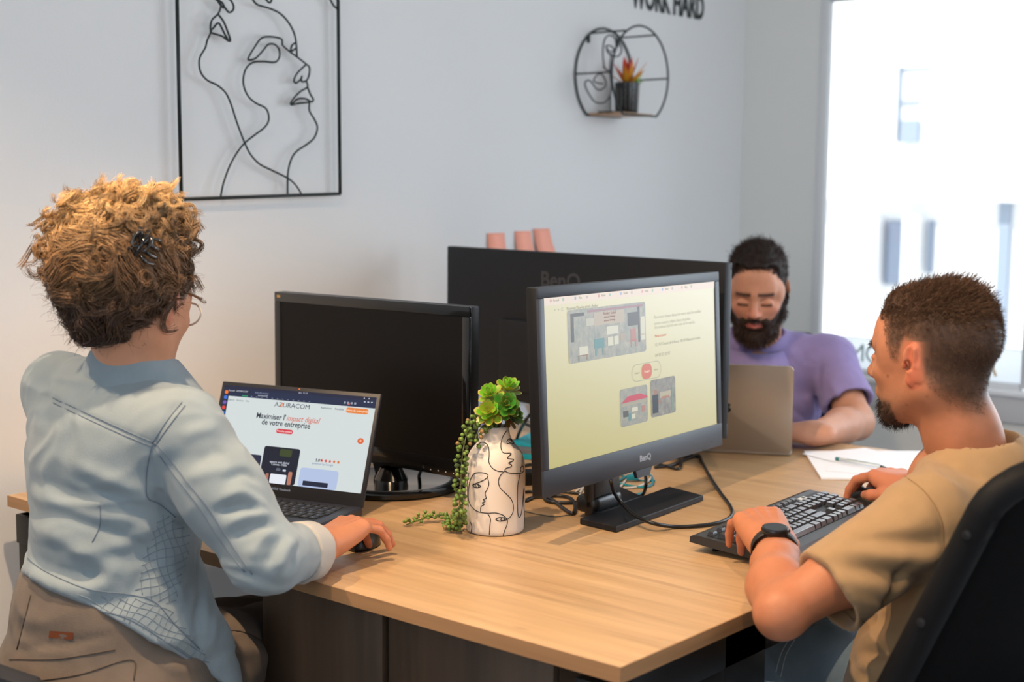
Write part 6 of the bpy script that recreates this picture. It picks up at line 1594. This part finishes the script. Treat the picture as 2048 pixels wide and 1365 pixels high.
sp = [([(1690, 1072), (1760, 1078), (1840, 1085), (1900, 1075)], -.006, .012), ([(1680, 1098), (1750, 1112), (1840, 1122), (1890, 1112)], .006, .012), ([(1660, 1125), (1740, 1142), (1830, 1155), (1880, 1150)], -.006, .012), ([(1650, 1150), (1720, 1172), (1800, 1190)], .005, .012),
      ([(1800, 950), (1850, 985), (1880, 1030), (1888, 1090), (1886, 1130)], -.003, .005), ([(1840, 915), (1870, 950), (1930, 985)], .004, .010), ([(1880, 915), (1920, 940), (1975, 960)], -.004, .010),
      ([(1640, 1265), (1700, 1300), (1760, 1308), (1800, 1300)], -.008, .009), ([(1630, 1290), (1690, 1330), (1760, 1340)], .008, .012), ([(1625, 1320), (1660, 1360)], -.006, .010), ([(1700, 1320), (1740, 1360)], -.005, .010), ([(1820, 1130), (1770, 1210), (1720, 1268)], -.010, .010),
      ([(1850, 1180), (1800, 1250), (1745, 1290)], .006, .012), ([(1660, 1180), (1740, 1210), (1790, 1230)], .003, .010)]
V = folds(V, Q, sp, tb); V = lap(V, Q, 1); tb = bvh_of(V, Q)
beige = cloth('tshirt_beige', (160, 131, 96), scale=900, st=.25)
nmesh('tshirt', V, Q, beige, man_b)
sm = mat('tshirt_seam', lin((140, 112, 78)), .85)
seam_lines('seam', tb, [[(1802, 948), (1850, 985), (1880, 1035), (1888, 1095), (1884, 1150)], [(1606, 1150), (1640, 1185), (1680, 1215), (1725, 1262)], [(1612, 1142), (1648, 1178), (1690, 1208), (1735, 1254)]], .0008, sm, man_b)
n = 44; nc = B_neck+A(.012, 0, -.030); q = []
v = []
for i in range(n):
    a = 2*math.pi*i/n; dr = B_f*math.cos(a)+B_r*math.sin(a)
    for r_, z_ in ((.0665, -.012), (.0670, .004), (.0690, .009), (.0715, .004), (.0760, -.012)): v.append(nc+dr*r_+A(0, 0, z_-.020*(math.cos(a)*.5+.5)*1.0+.006))
Qn = np.array([(i*5+k, i*5+k+1, ((i+1) % n)*5+k+1, ((i+1) % n)*5+k) for i in range(n) for k in range(4)]); 
co = nmesh('collar', np.array(v), Qn, beige, man_b); md = co.modifiers.new('cloth', 'SOLIDIFY'); md.thickness = .002
# jeans
tr = Vol(A(-.45, .18, .02), A(.42, 1.05, .66), .007)
B_KL, B_KR = A(-.22, .36, .550), A(-.26, .88, .53)
tr.ell(B_P-A(0, 0, .045), (.175, .135, .085), RB, .04); tr.chain([B_P-B_r*.09-A(0, 0, .05), B_KL], [.094, .072], .04); tr.chain([B_P+B_r*.09-A(0, 0, .05), B_KR], [.094, .072], .04)
tr.chain([B_KL, B_KL+A(-.02, 0, -.22), B_KL+A(.04, 0, -.43)], [.070, .062, .05], .03); tr.chain([B_KR, B_KR+A(-.02, 0, -.22), B_KR+A(.03, 0, -.43)], [.070, .062, .05], .03)
V, Q = tr.mesh(2); V = wrinkle(V, Q, .004, 13, 16); jb2 = bvh_of(V, Q)
nmesh('trousers', V, Q, mat('jeans_light', lin((158, 184, 204)), .85, spec=.2, bump=(800, .35), noise=(26, .10), sheen=.1), man_b)
seam_lines('seam', jb2, [[(1580, 1278), (1562, 1310), (1548, 1362)], [(1590, 1280), (1572, 1312), (1560, 1362)]], .0012, mat('jeans_thread', lin((214, 222, 226)), .8), man_b)
for k in (B_KL, B_KR):
    k = k+A(.04, 0, -.43); sv = Vol(k-.2, k+.2, .007); sv.cap(A(k[0]+.02, k[1], .055), A(k[0]-.16, k[1], .042), .044, .036, .02); sv.plane(A(0, 0, .008), A(0, 0, -1)); Vs, Qs = sv.mesh(2); nmesh('shoe', Vs, Qs, mat('shoe_dark', lin((60, 62, 66)), .6), man_b)
# hair: cropped sides, longer ruffled top
Vn, Qn_ = sculpt_head((0, -.04, -.2), .0585, False, .25, .0040); Nn = normals(Vn, Qn_); hl = hairline(Vn); rr_ = np.random.RandomState(41)
notear = ~((np.abs(Vn[:, 0]) > .073) & (Vn[:, 1] > -.036) & (Vn[:, 1] < .014) & (Vn[:, 2] > -.05) & (Vn[:, 2] < .035))
topm = np.clip((Vn[:, 2]-.070)/.035, 0, 1)
def fuzz(n, sel, L0, S, seed, dirf, c0, c1, rad, M_, jit=.3, Vn=Vn, Nn=Nn):
    r = np.random.RandomState(seed); I = np.where(sel)[0]; idx = r.choice(I, n); p = Vn[idx]+r.randn(n, 3)*.0012; N = Nn[idx]
    d = dirf(p, N, r)+r.randn(n, 3)*jit; d /= np.linalg.norm(d, axis=1)[:, None]; t = np.linspace(0, 1, S)[None, :, None]; L = (L0(p)*r.uniform(.6, 1.3, n))[:, None, None]
    bend = r.randn(n, 3)*.25; P = p[:, None]+d[:, None]*t*L+bend[:, None]*L*t*t*.8
    V, Q, _ = strand_mesh(xf(M_, P.reshape(-1, 3)).reshape(n, S, 3), np.linspace(rad, rad*.45, S)[None]); c = mixc(np.broadcast_to(L3(c0), (n, 3)), np.broadcast_to(L3(c1), (n, 3)), r.rand(n)); return V, Q, np.repeat(c, S*3, 0)
back = A(0, -1, 0); upz = A(0, 0, 1)
PS = [fuzz(17000, (hl > .003) & notear & (Vn[:, 2] < .085), lambda p: .0025+.004*np.clip((p[:, 2]+.02)/.08, 0, 1), 3, 42, lambda p, N, r: N*.7+A(0, -.5, -.5), (72, 54, 43), (112, 86, 68), .00022, BH),
      fuzz(9000, (Vn[:, 2] > .060+vnoise(Vn*60)*.012) & (hl > -.003), lambda p: .007+.020*np.clip((p[:, 2]-.065)/.05, 0, 1), 6, 43, lambda p, N, r: N*.45+A(0, -1.05, .25)+A(0, 0, .5)*np.clip((p[:, 1]-.02)/.05, 0, 1)[:, None], (68, 50, 40), (122, 94, 74), .00040, BH, .28),
      fuzz(260, (Vn[:, 2] > .10) & (Vn[:, 1] < -.005) & (Vn[:, 1] > -.075), lambda p: .030+0*p[:, 0], 7, 44, lambda p, N, r: A(0, -1.0, .55)+N*.2, (60, 44, 36), (104, 78, 60), .0005, BH, .22),
      fuzz(1500, (bd_ := ((Vn[:, 1] > .045) & (Vn[:, 2] < -.078) & (Vn[:, 2] > -.13))), lambda p: .009+0*p[:, 0], 4, 45, lambda p, N, r: N*.5+A(0, .25, -.8), (40, 30, 27), (66, 50, 42), .00032, BH, .2),
      fuzz(260, (Vn[:, 1] > .068) & (np.abs(Vn[:, 0]) > .010) & (np.abs(Vn[:, 0]) < .050) & (np.abs(Vn[:, 2]-.020) < .005), lambda p: .006+0*p[:, 0], 3, 46, lambda p, N, r: N*.3+np.sign(p[:, :1])*A(1, -.3, .2), (60, 44, 36), (86, 62, 48), .0003, BH, .2)]
# ruffled volume under the long top hair
tv_ = Vol((-.09, -.12, .03), (.09, .11, .15), .004); tv_.ell((0, -.012, .058), (.066, .090, .066), k=.01); tv_.ell((0, .045, .080), (.042, .040, .030), k=.02)
Vt, Qt = tv_.mesh(1); Vt = Vt+normals(Vt, Qt)*(vnoise(Vt*A(90, 40, 90))*.004)[:, None]; Vt = Vt[:, :]; 
PS.append((xf(BH, Vt), Qt, np.broadcast_to(L3((72, 53, 42)), Vt.shape)))
PS.append(fuzz(4200, Vt[:, 2] > .066+vnoise(Vt*60)*.01, lambda p: .010+.008*np.clip((p[:, 2]-.09)/.03, 0, 1), 6, 47, lambda p, N, r: N*.35+A(0, -1.0, .25)+A(0, 0, .45)*np.clip((p[:, 1]-.02)/.05, 0, 1)[:, None], (64, 47, 38), (122, 94, 74), .00042, BH, .30, Vt, normals(Vt, Qt)))
V, Q, C = joinm(*PS); o = nmesh('hair', V, Q, mat('hair_short', (1, 1, 1, 1), .6, spec=.2, attr='Col'), man_b, C); o['kind'] = 'stuff'

# office chair behind him
cpl = mat('chair_plastic', lin((11, 12, 15)), .6, spec=.2, bump=(900, .1)); meshm = mat('chair_mesh', lin((12, 12, 13)), .9, spec=.1, bump=(1500, .3)); seatm = mat('chair_seat_grey', lin((78, 88, 104)), .9, bump=(700, .4))
bc, BM = task_chair('black mesh-back office chair behind the man in beige', (B_P[0]+.02, B_P[1]+.0), 180, .5, 0, None)
cb, ct = A(.215, .335, .70), A(.355, .335, 1.030)      # near edge of the backrest
cent_y = B_P[1]
def bpt(u, t, bul=0.0):
    """u -1..1 across, t 0..1 up the backrest (leaning back)"""
    hw = cent_y-.235; 
    x = .10+.20*t+.085*t*t*0+.0 ; z = .50+.520*t
    curve = .045*(u*u)
    return A(.160+.437*(z-.5)+(1-u*u)*.115-bul, cent_y+u*hw, z)
fr_ = []
for t in np.linspace(.02, .90, 14): fr_.append(bpt(-1, t))
for a in np.linspace(0, 90, 6): fr_.append(bpt(-1+.16*(1-math.cos(math.radians(a))), .90+.09*math.sin(math.radians(a))))
for u in np.linspace(-.75, .75, 10): fr_.append(bpt(u, .99+.012*(1-u*u)))
for a in np.linspace(90, 0, 6): fr_.append(bpt(1-.16*(1-math.cos(math.radians(a))), .90+.09*math.sin(math.radians(a))))
for t in np.linspace(.90, .02, 14): fr_.append(bpt(1, t))
for u in np.linspace(.9, -.9, 10): fr_.append(bpt(u, .0))
v, f = tube_arrays(fr_, .021, 10, True); v = np.array(v)
o = mesh('back_frame', v, f, cpl, None, True); adopt(o, bc)
n, m_ = 18, 16; v = [bpt(-1+2*i/n, .01+.98*j/m_, -.004+.012*(1-(-1+2*i/n)**2)) for i in range(n+1) for j in range(m_+1)]
o = mesh('mesh_panel', v, [(i*(m_+1)+j, (i+1)*(m_+1)+j, (i+1)*(m_+1)+j+1, i*(m_+1)+j+1) for i in range(n) for j in range(m_)], meshm, None, True); o.modifiers.new('t', 'SOLIDIFY').thickness = .003; adopt(o, bc)
adopt(tube('lumbar_bar', [bpt(u, .22+.06*(1-u*u), -.03-.03*(1-u*u)) for u in np.linspace(-1, 1, 14)], .016, cpl, None, 10), bc)
adopt(tube('lumbar_pad', [bpt(u, .30+.05*(1-u*u), -.032-.01*(1-u*u)) for u in np.linspace(-.62, .95, 14)], .022, mat('chair_pad_grey', lin((92, 108, 130)), .85, bump=(700, .4)), None, 10), bc)
for t_ in (.35, .62, .85): adopt(lathe('screw', [(0, .0), (.005, 0), (.006, .002), (0, .003)], blackm, None, 12, Matrix.Translation(tuple(bpt(-1, t_)+A(.0, -.0205, 0))) @ Matrix.Rotation(math.pi/2, 4, 'X')), bc)
adopt(tube('spine', spline([A(.40, cent_y, .98), A(.36, cent_y, .75), A(.25, cent_y, .50), A(.16, cent_y, .40)], 6), .026, cpl, None, 12), bc)
bm = bmesh.new(); prism(bm, rrect(.50, .47, .10), .385, .462, .02); o = bmobj('seat', bm, seatm, None, True, BM @ Matrix.Translation((0, .02, 0)), 40); adopt(o, bc)
bm = bmesh.new(); prism(bm, rrect(.46, .42, .10), .36, .386, .008); o = bmobj('seat_pan', bm, cpl, None, True, BM @ Matrix.Translation((0, .02, 0)), 40); adopt(o, bc)
for s in (-1, 1):
    y = cent_y+s*.285; adopt(tube('armrest_post', spline([A(B_P[0]+.05, y-s*.06, .40), A(B_P[0]+.05, y, .44), A(B_P[0]+.05, y, .60)], 5), .016, cpl, None, 10), bc)
    adopt(box('armrest_pad', (B_P[0]-.06, y-.035, .60), (B_P[0]+.16, y+.035, .622), cpl, None, .01), bc)
chair_base(bc, BM)

# ------------------------------------------------------------------ the man in purple
P_hc = atd(1507, 580, 3.53)+A(0, .02, .0)
PH = head_frame(P_hc, 296, 15, 0) @ Matrix.Scale(.95, 4)
P_f = A(.45, -.893, 0); P_r = A(-.893, -.45, 0)
P_SL = atd(1660, 722, 3.63); P_SR = P_SL+P_r*.37; P_C = (P_SL+P_SR)/2; P_neck = P_C+A(0, 0, .055)+P_f*.02
P_P = P_C-P_f*.10; P_P[2] = .50
man_p = empty('person', (P_P[0], P_P[1], 0)); tag(man_p, 'person in purple T-shirt with dark beard looking down at the silver laptop', 'person')
V, Q = sculpt_head(tuple(inv(PH, (P_neck+A(0, 0, -.06))[None])[0]), .056, False, .95, .0026, 1.05)
hl = hairline(V)-.004-.010*(V[:, 1] > .05)-.022*np.exp(-((np.abs(V[:, 0])-.046)/.014)**2)*(V[:, 1] > .045); hn = vnoise(V*260)*.5+.5; C = skin_colour(V, (190, 136, 110))
C = mixc(C, np.broadcast_to(L3((198, 110, 96)), C.shape), np.exp(-((V-A(0, .11, -.033))**2).sum(1)/.00035)*.5)
for s in (-1, 1): C = mixc(C, np.broadcast_to(L3((204, 122, 104)), C.shape), np.exp(-((V-A(s*.042, .075, -.028))**2).sum(1)/.0005)*.4)
C = mixc(C, np.broadcast_to(L3((40, 30, 28)), C.shape), np.clip(hl/.006, 0, 1)*(np.abs(V[:, 0]) < .077))
brow = np.exp(-((V[:, 2]-.017-.08*np.maximum(0, .03-np.abs(V[:, 0])))/.0052)**2)*np.clip((V[:, 1]-.064)/.006, 0, 1)*(np.abs(V[:, 0]) > .009)*(np.abs(V[:, 0]) < .050); C = mixc(C, np.broadcast_to(L3((46, 34, 30)), C.shape), brow)
lash = np.exp(-((V[:, 2]+.0120)/.0034)**2)*(np.abs(np.abs(V[:, 0])-.031) < .0145)*(V[:, 1] > .074); C = mixc(C, np.broadcast_to(L3((40, 28, 24)), C.shape), lash)
lipm = (np.exp(-((V[:, 2]+.0665)/.0065)**2)*(np.abs(V[:, 0]) < .023)*(V[:, 1] > .088)); 
bm_ = np.interp(np.abs(V[:, 0]), [0, .012, .024, .034, .05, .062, .075], [-.050, -.052, -.054, -.060, -.050, -.030, .0]); beard = np.clip((bm_-V[:, 2])/.005, 0, 1)*np.clip((V[:, 1]+.012)/.01, 0, 1)*np.clip((V[:, 2]+.14)/.01, 0, 1)
C = mixc(C, np.broadcast_to(L3((48, 36, 32)), C.shape), beard*(1-np.clip(lipm*1.6, 0, 1))); C = mixc(C, np.broadcast_to(L3((198, 100, 100)), C.shape), lipm*.9)
Vh, Qh, Ch = xf(PH, V), Q, C
P_EL = atd(1712, 872, 3.50); P_WL = onz(1625, 868, .787); P_EL[2] = max(P_EL[2], .775)
hv = Vol(np.minimum(np.minimum(P_WL, P_EL), P_SL)-A(.16, .12, .06), np.maximum(np.maximum(P_WL, P_EL), P_SL)+A(.08, .08, .06), .0036)
fP = -dm-nm*.22; fP /= np.linalg.norm(fP); HP = frame_from(P_WL+A(0, 0, .004), fP, A(0, 0, 1))
add_hand(hv, HP, 1, {k: (26, 34, 18) for k in 'imrp'}, [(.020, .008, -.010), (.040, .040, -.014), (.046, .066, -.018), (.042, .088, -.022)], 1.02, 6)
hv.chain([P_SL, P_EL], [.048, .042], .03); hv.chain([P_EL, P_WL*.35+P_EL*.65, P_WL-fP*.01], [.042, .043, .028], .02); Va, Qa = hv.mesh(1)
P_ER = P_SR+A(-.04, -.06, -.17); P_ER[2] = .80; P_WR = A(*(mc-nm*.31-dm*.05)[:2], .79)
rv = Vol(np.minimum(np.minimum(P_WR, P_ER), P_SR)-.12, np.maximum(np.maximum(P_WR, P_ER), P_SR)+.12, .006); rv.chain([P_SR, P_ER, P_WR], [.048, .042, .03], .03)
add_hand(rv, frame_from(P_WR, P_f, A(0, 0, 1)), -1, {k: (26, 34, 18) for k in 'imrp'}, [(.020, .008, -.010), (.040, .040, -.014), (.046, .066, -.018), (.042, .088, -.022)], 1.02, 6); Vr, Qr = rv.mesh(1)
core = Vol(np.minimum(P_SL, P_SR)-A(.15, .15, .45), np.maximum(P_SL, P_SR)+A(.15, .15, .12), .009); core.cap(P_neck-A(0, 0, .06), P_P+A(0, 0, .04), .085, .12, .04); core.cap(P_SL, P_SR, .048, .048, .04); Vc, Qc = core.mesh(1)
V, Q, C = joinm((Vh, Qh, Ch), (Va, Qa, skin_colour(Va, (186, 136, 112))), (Vr, Qr, skin_colour(Vr, (186, 136, 112))), (Vc, Qc, skin_colour(Vc, (190, 136, 110)))); nmesh('body', V, Q, skin_p, man_p, C)
RP = np.stack([P_r, -P_f, UPV], 1)
def TP(x, y, z):
    t = (z-P_P[2])/(P_C[2]-P_P[2]); c = P_P*(1-t)+P_C*t; return A(c[0], c[1], z)+P_r*x+P_f*y
ts = Vol(np.minimum(P_SL, P_SR)-A(.26, .22, .50), np.maximum(P_SL, P_SR)+A(.18, .22, .12), .005); zc = P_C[2]
ts.ell(TP(0, -.01, zc-.10), (.172, .118, .15), RP, .05); ts.ell(TP(0, -.02, zc-.02), (.150, .085, .075), RP, .05); ts.ell(TP(0, -.0, zc-.28), (.160, .120, .16), RP, .05)
for S_ in (P_SL, P_SR): ts.cap(S_, P_C+A(0, 0, .01), .062, .070, .04)
ts.cap(P_C, P_neck+P_f*.008+A(0, 0, -.016), .075, .068, .03)
hemL = P_SL*.28+P_EL*.72; dL = (P_EL-P_SL)/np.linalg.norm(P_EL-P_SL); hemR = P_SR*.3+P_ER*.7; dR = (P_ER-P_SR)/np.linalg.norm(P_ER-P_SR)
ts.chain([P_SL, hemL+dL*.02], [.064, .068], .03); ts.chain([P_SR, hemR+dR*.02], [.064, .066], .03)
cylcut(ts, hemL, dL, .10, .12); cylcut(ts, hemR, dR, .10, .12); ts.cap(hemL-dL*.04, hemL+dL*.05, .052, .059, .003, sub=True); ts.cap(hemR-dR*.04, hemR+dR*.05, .052, .059, .003, sub=True)
ts.cap(P_neck+P_f*.04+A(0, 0, .09), P_neck+P_f*.006+A(0, 0, .0), .086, .059, .003, sub=True)
ts.plane(A(0, 0, P_P[2]-.04), A(0, 0, -1))
V, Q = ts.mesh(2); V = wrinkle(V, Q, .003, 14, 22, (1, 1, 1.4)); tb = bvh_of(V, Q)
V = folds(V, Q, [([(1640, 720), (1636, 780), (1630, 850)], -.006, .010), ([(1610, 790), (1625, 815), (1640, 850)], .006, .012), ([(1660, 760), (1680, 800), (1700, 840)], .005, .012), ([(1480, 700), (1530, 720), (1590, 700)], .003, .010), ([(1575, 815), (1600, 830), (1625, 850)], -.005, .010), ([(1690, 770), (1700, 820)], -.004, .01)], tb)
purple = cloth('tshirt_purple', (140, 128, 178)); nmesh('tshirt', V, Q, purple, man_p)
v = []; n = 40; nc = P_neck+P_f*.022+A(0, 0, -.016)
for i in range(n):
    a = 2*math.pi*i/n; dr = P_f*math.cos(a)+P_r*math.sin(a)
    for r_, z_ in ((.067, -.010), (.0675, .004), (.070, .008), (.075, -.002), (.088, -.034)): v.append(nc+dr*r_*(1+.10*max(0, math.cos(a)))+A(0, 0, z_-.030*(math.cos(a)*.5+.5)+.008))
co = nmesh('collar', np.array(v), Qn, purple, man_p) if len(v) == len(Qn)*5//4 else nmesh('collar', np.array(v), np.array([(i*5+k, i*5+k+1, ((i+1) % n)*5+k+1, ((i+1) % n)*5+k) for i in range(n) for k in range(4)]), purple, man_p)
tr = Vol(np.minimum(P_P, P_P+P_f*.45)-A(.3, .25, .5), np.maximum(P_P, P_P+P_f*.45)+A(.3, .25, .12), .009)
for s in (-1, 1):
    k = P_P+P_f*.40+P_r*s*.12; k[2] = .53; tr.chain([P_P+P_r*s*.09, k], [.095, .07], .04); tr.chain([k, A(k[0], k[1], .10)], [.07, .05], .03)
tr.ell(P_P, (.17, .13, .09), RP, .04); V, Q = tr.mesh(2); nmesh('trousers', V, Q, mat('trousers_dark', lin((52, 56, 70)), .85, bump=(800, .3)), man_p)
for s in (-1, 1):
    k = P_P+P_f*.40+P_r*s*.12; sv = Vol(A(k[0], k[1], .06)-.2, A(k[0], k[1], .06)+.2, .008); sv.cap(A(*(k-P_f*.03)[:2], .055), A(*(k+P_f*.14)[:2], .045), .044, .036, .02); sv.plane(A(0, 0, .008), A(0, 0, -1)); Vs, Qs = sv.mesh(2); nmesh('shoe', Vs, Qs, MATS['shoe_dark'], man_p)
# dark hair and full beard
Vn, Qn_ = sculpt_head((0, -.04, -.2), .056, False, .95, .0040, 1.05); Nn = normals(Vn, Qn_); hl = hairline(Vn)-.002; notear = ~((np.abs(Vn[:, 0]) > .073) & (Vn[:, 1] > -.036) & (Vn[:, 1] < .014) & (Vn[:, 2] > -.05) & (Vn[:, 2] < .035))
hv = Vol((-.1, -.14, -.02), (.1, .12, .16), .004); hv.ell((0, -.014, .046), (.0775, .101, .080), k=.01); hv.ell((0, .050, .084), (.048, .034, .018), k=.03); hv.ell((0, .120, .016), (.088, .080, .080), k=.008, sub=True)
for s in (-1, 1): hv.ell((s*.048, .082, .068), (.024, .040, .026), k=.01, sub=True)
hv.ell((0, .0, .0), (.001, .001, .001), k=.0); hv.ell((0, .03, -.055), (.2, .16, .065), k=.01, sub=True)
for s in (-1, 1): hv.ell((s*.06, .085, .03), (.03, .03, .04), k=.01, sub=True)
Vt, Qt = hv.mesh(1); Vt = Vt+normals(Vt, Qt)*(vnoise(Vt*A(70, 45, 70))*.004)[:, None]
bv_ = Vol((-.09, -.03, -.19), (.09, .13, .0), .004)
for s in (-1, 1): bv_.chain([(s*.066, .012, -.020), (s*.060, .020, -.058), (s*.034, .060, -.100), (0, .076, -.107)], [.010, .014, .018, .020], .02); bv_.cap((s*.030, .088, -.060), (s*.004, .101, -.054), .0065, .0060, .01); bv_.cap((s*.030, .088, -.060), (s*.030, .080, -.09), .009, .014, .01)
bv_.ell((0, .078, -.112), (.024, .020, .018), k=.02); bv_.ell((0, .098, -.068), (.020, .016, .0095), k=.004, sub=True)
Vb_, Qb_ = bv_.mesh(1); Vb_ = Vb_+normals(Vb_, Qb_)*(vnoise(Vb_*120)*.003)[:, None]
dk1, dk2 = (30, 23, 22), (66, 48, 40)
PS = [(xf(PH, Vt), Qt, np.broadcast_to(L3((36, 28, 26)), Vt.shape)), (xf(PH, Vb_), Qb_, np.broadcast_to(L3((44, 33, 29)), Vb_.shape)),
      fuzz(4200, (hl > .0) & notear & (Vn[:, 2] > -.01), lambda p: .006+.016*np.clip((p[:, 2]-.04)/.05, 0, 1), 5, 52, lambda p, N, r: N*.6+A(.25, -.9, .1), dk1, dk2, .0006, PH, .3, Vn, Nn),
      fuzz(1500, (hl > .0) & notear & (Vn[:, 2] < .04), lambda p: .006+0*p[:, 0], 3, 53, lambda p, N, r: N*.6+A(0, -.5, -.5), dk1, dk2, .0005, PH, .3, Vn, Nn)]
NbV = normals(Vb_, Qb_); PS.append(fuzz(3800, Vt[:, 2] > .0, lambda p: .010+.006*np.clip((p[:, 2]-.08)/.04, 0, 1), 5, 55, lambda p, N, r: N*.3+A(.3, -.9, .2), dk1, dk2, .0006, PH, .3, Vt, normals(Vt, Qt))); PS.append(fuzz(4200, np.ones(len(Vb_), bool), lambda p: .008+.005*np.clip((-.09-p[:, 2])/.03, 0, 1), 4, 54, lambda p, N, r: N*.6+A(0, .1, -.9), dk1, (84, 60, 48), .0005, PH, .3, Vb_, NbV))
V, Q, C = joinm(*PS); o = nmesh('hair', V, Q, mat('hair_short'), man_p, C); o['kind'] = 'stuff'
pcx, PM = task_chair('black office chair behind the man in purple, rounded back corner showing', (P_P[0], P_P[1]), math.degrees(math.atan2(P_f[1], P_f[0])), .5, 0, None)
bm = bmesh.new(); prism(bm, rrect(.48, .46, .09), .385, .46, .018); o = bmobj('seat', bm, cpl, None, True, PM, 40); adopt(o, pcx)
bm = bmesh.new(); prism(bm, rrect(.47, .52, .14, 8), -.018, .018, .010); o = bmobj('backrest', bm, meshm, None, True, PM @ Matrix.Translation((0, -.155, .70)) @ Matrix.Rotation(math.radians(97), 4, 'X'), 40); adopt(o, pcx)
adopt(tube('back_post', xf(PM, np.array([(0, -.22, .60), (0, -.24, .46), (0, -.10, .37)])), .02, cpl, None, 10), pcx); chair_base(pcx, PM)
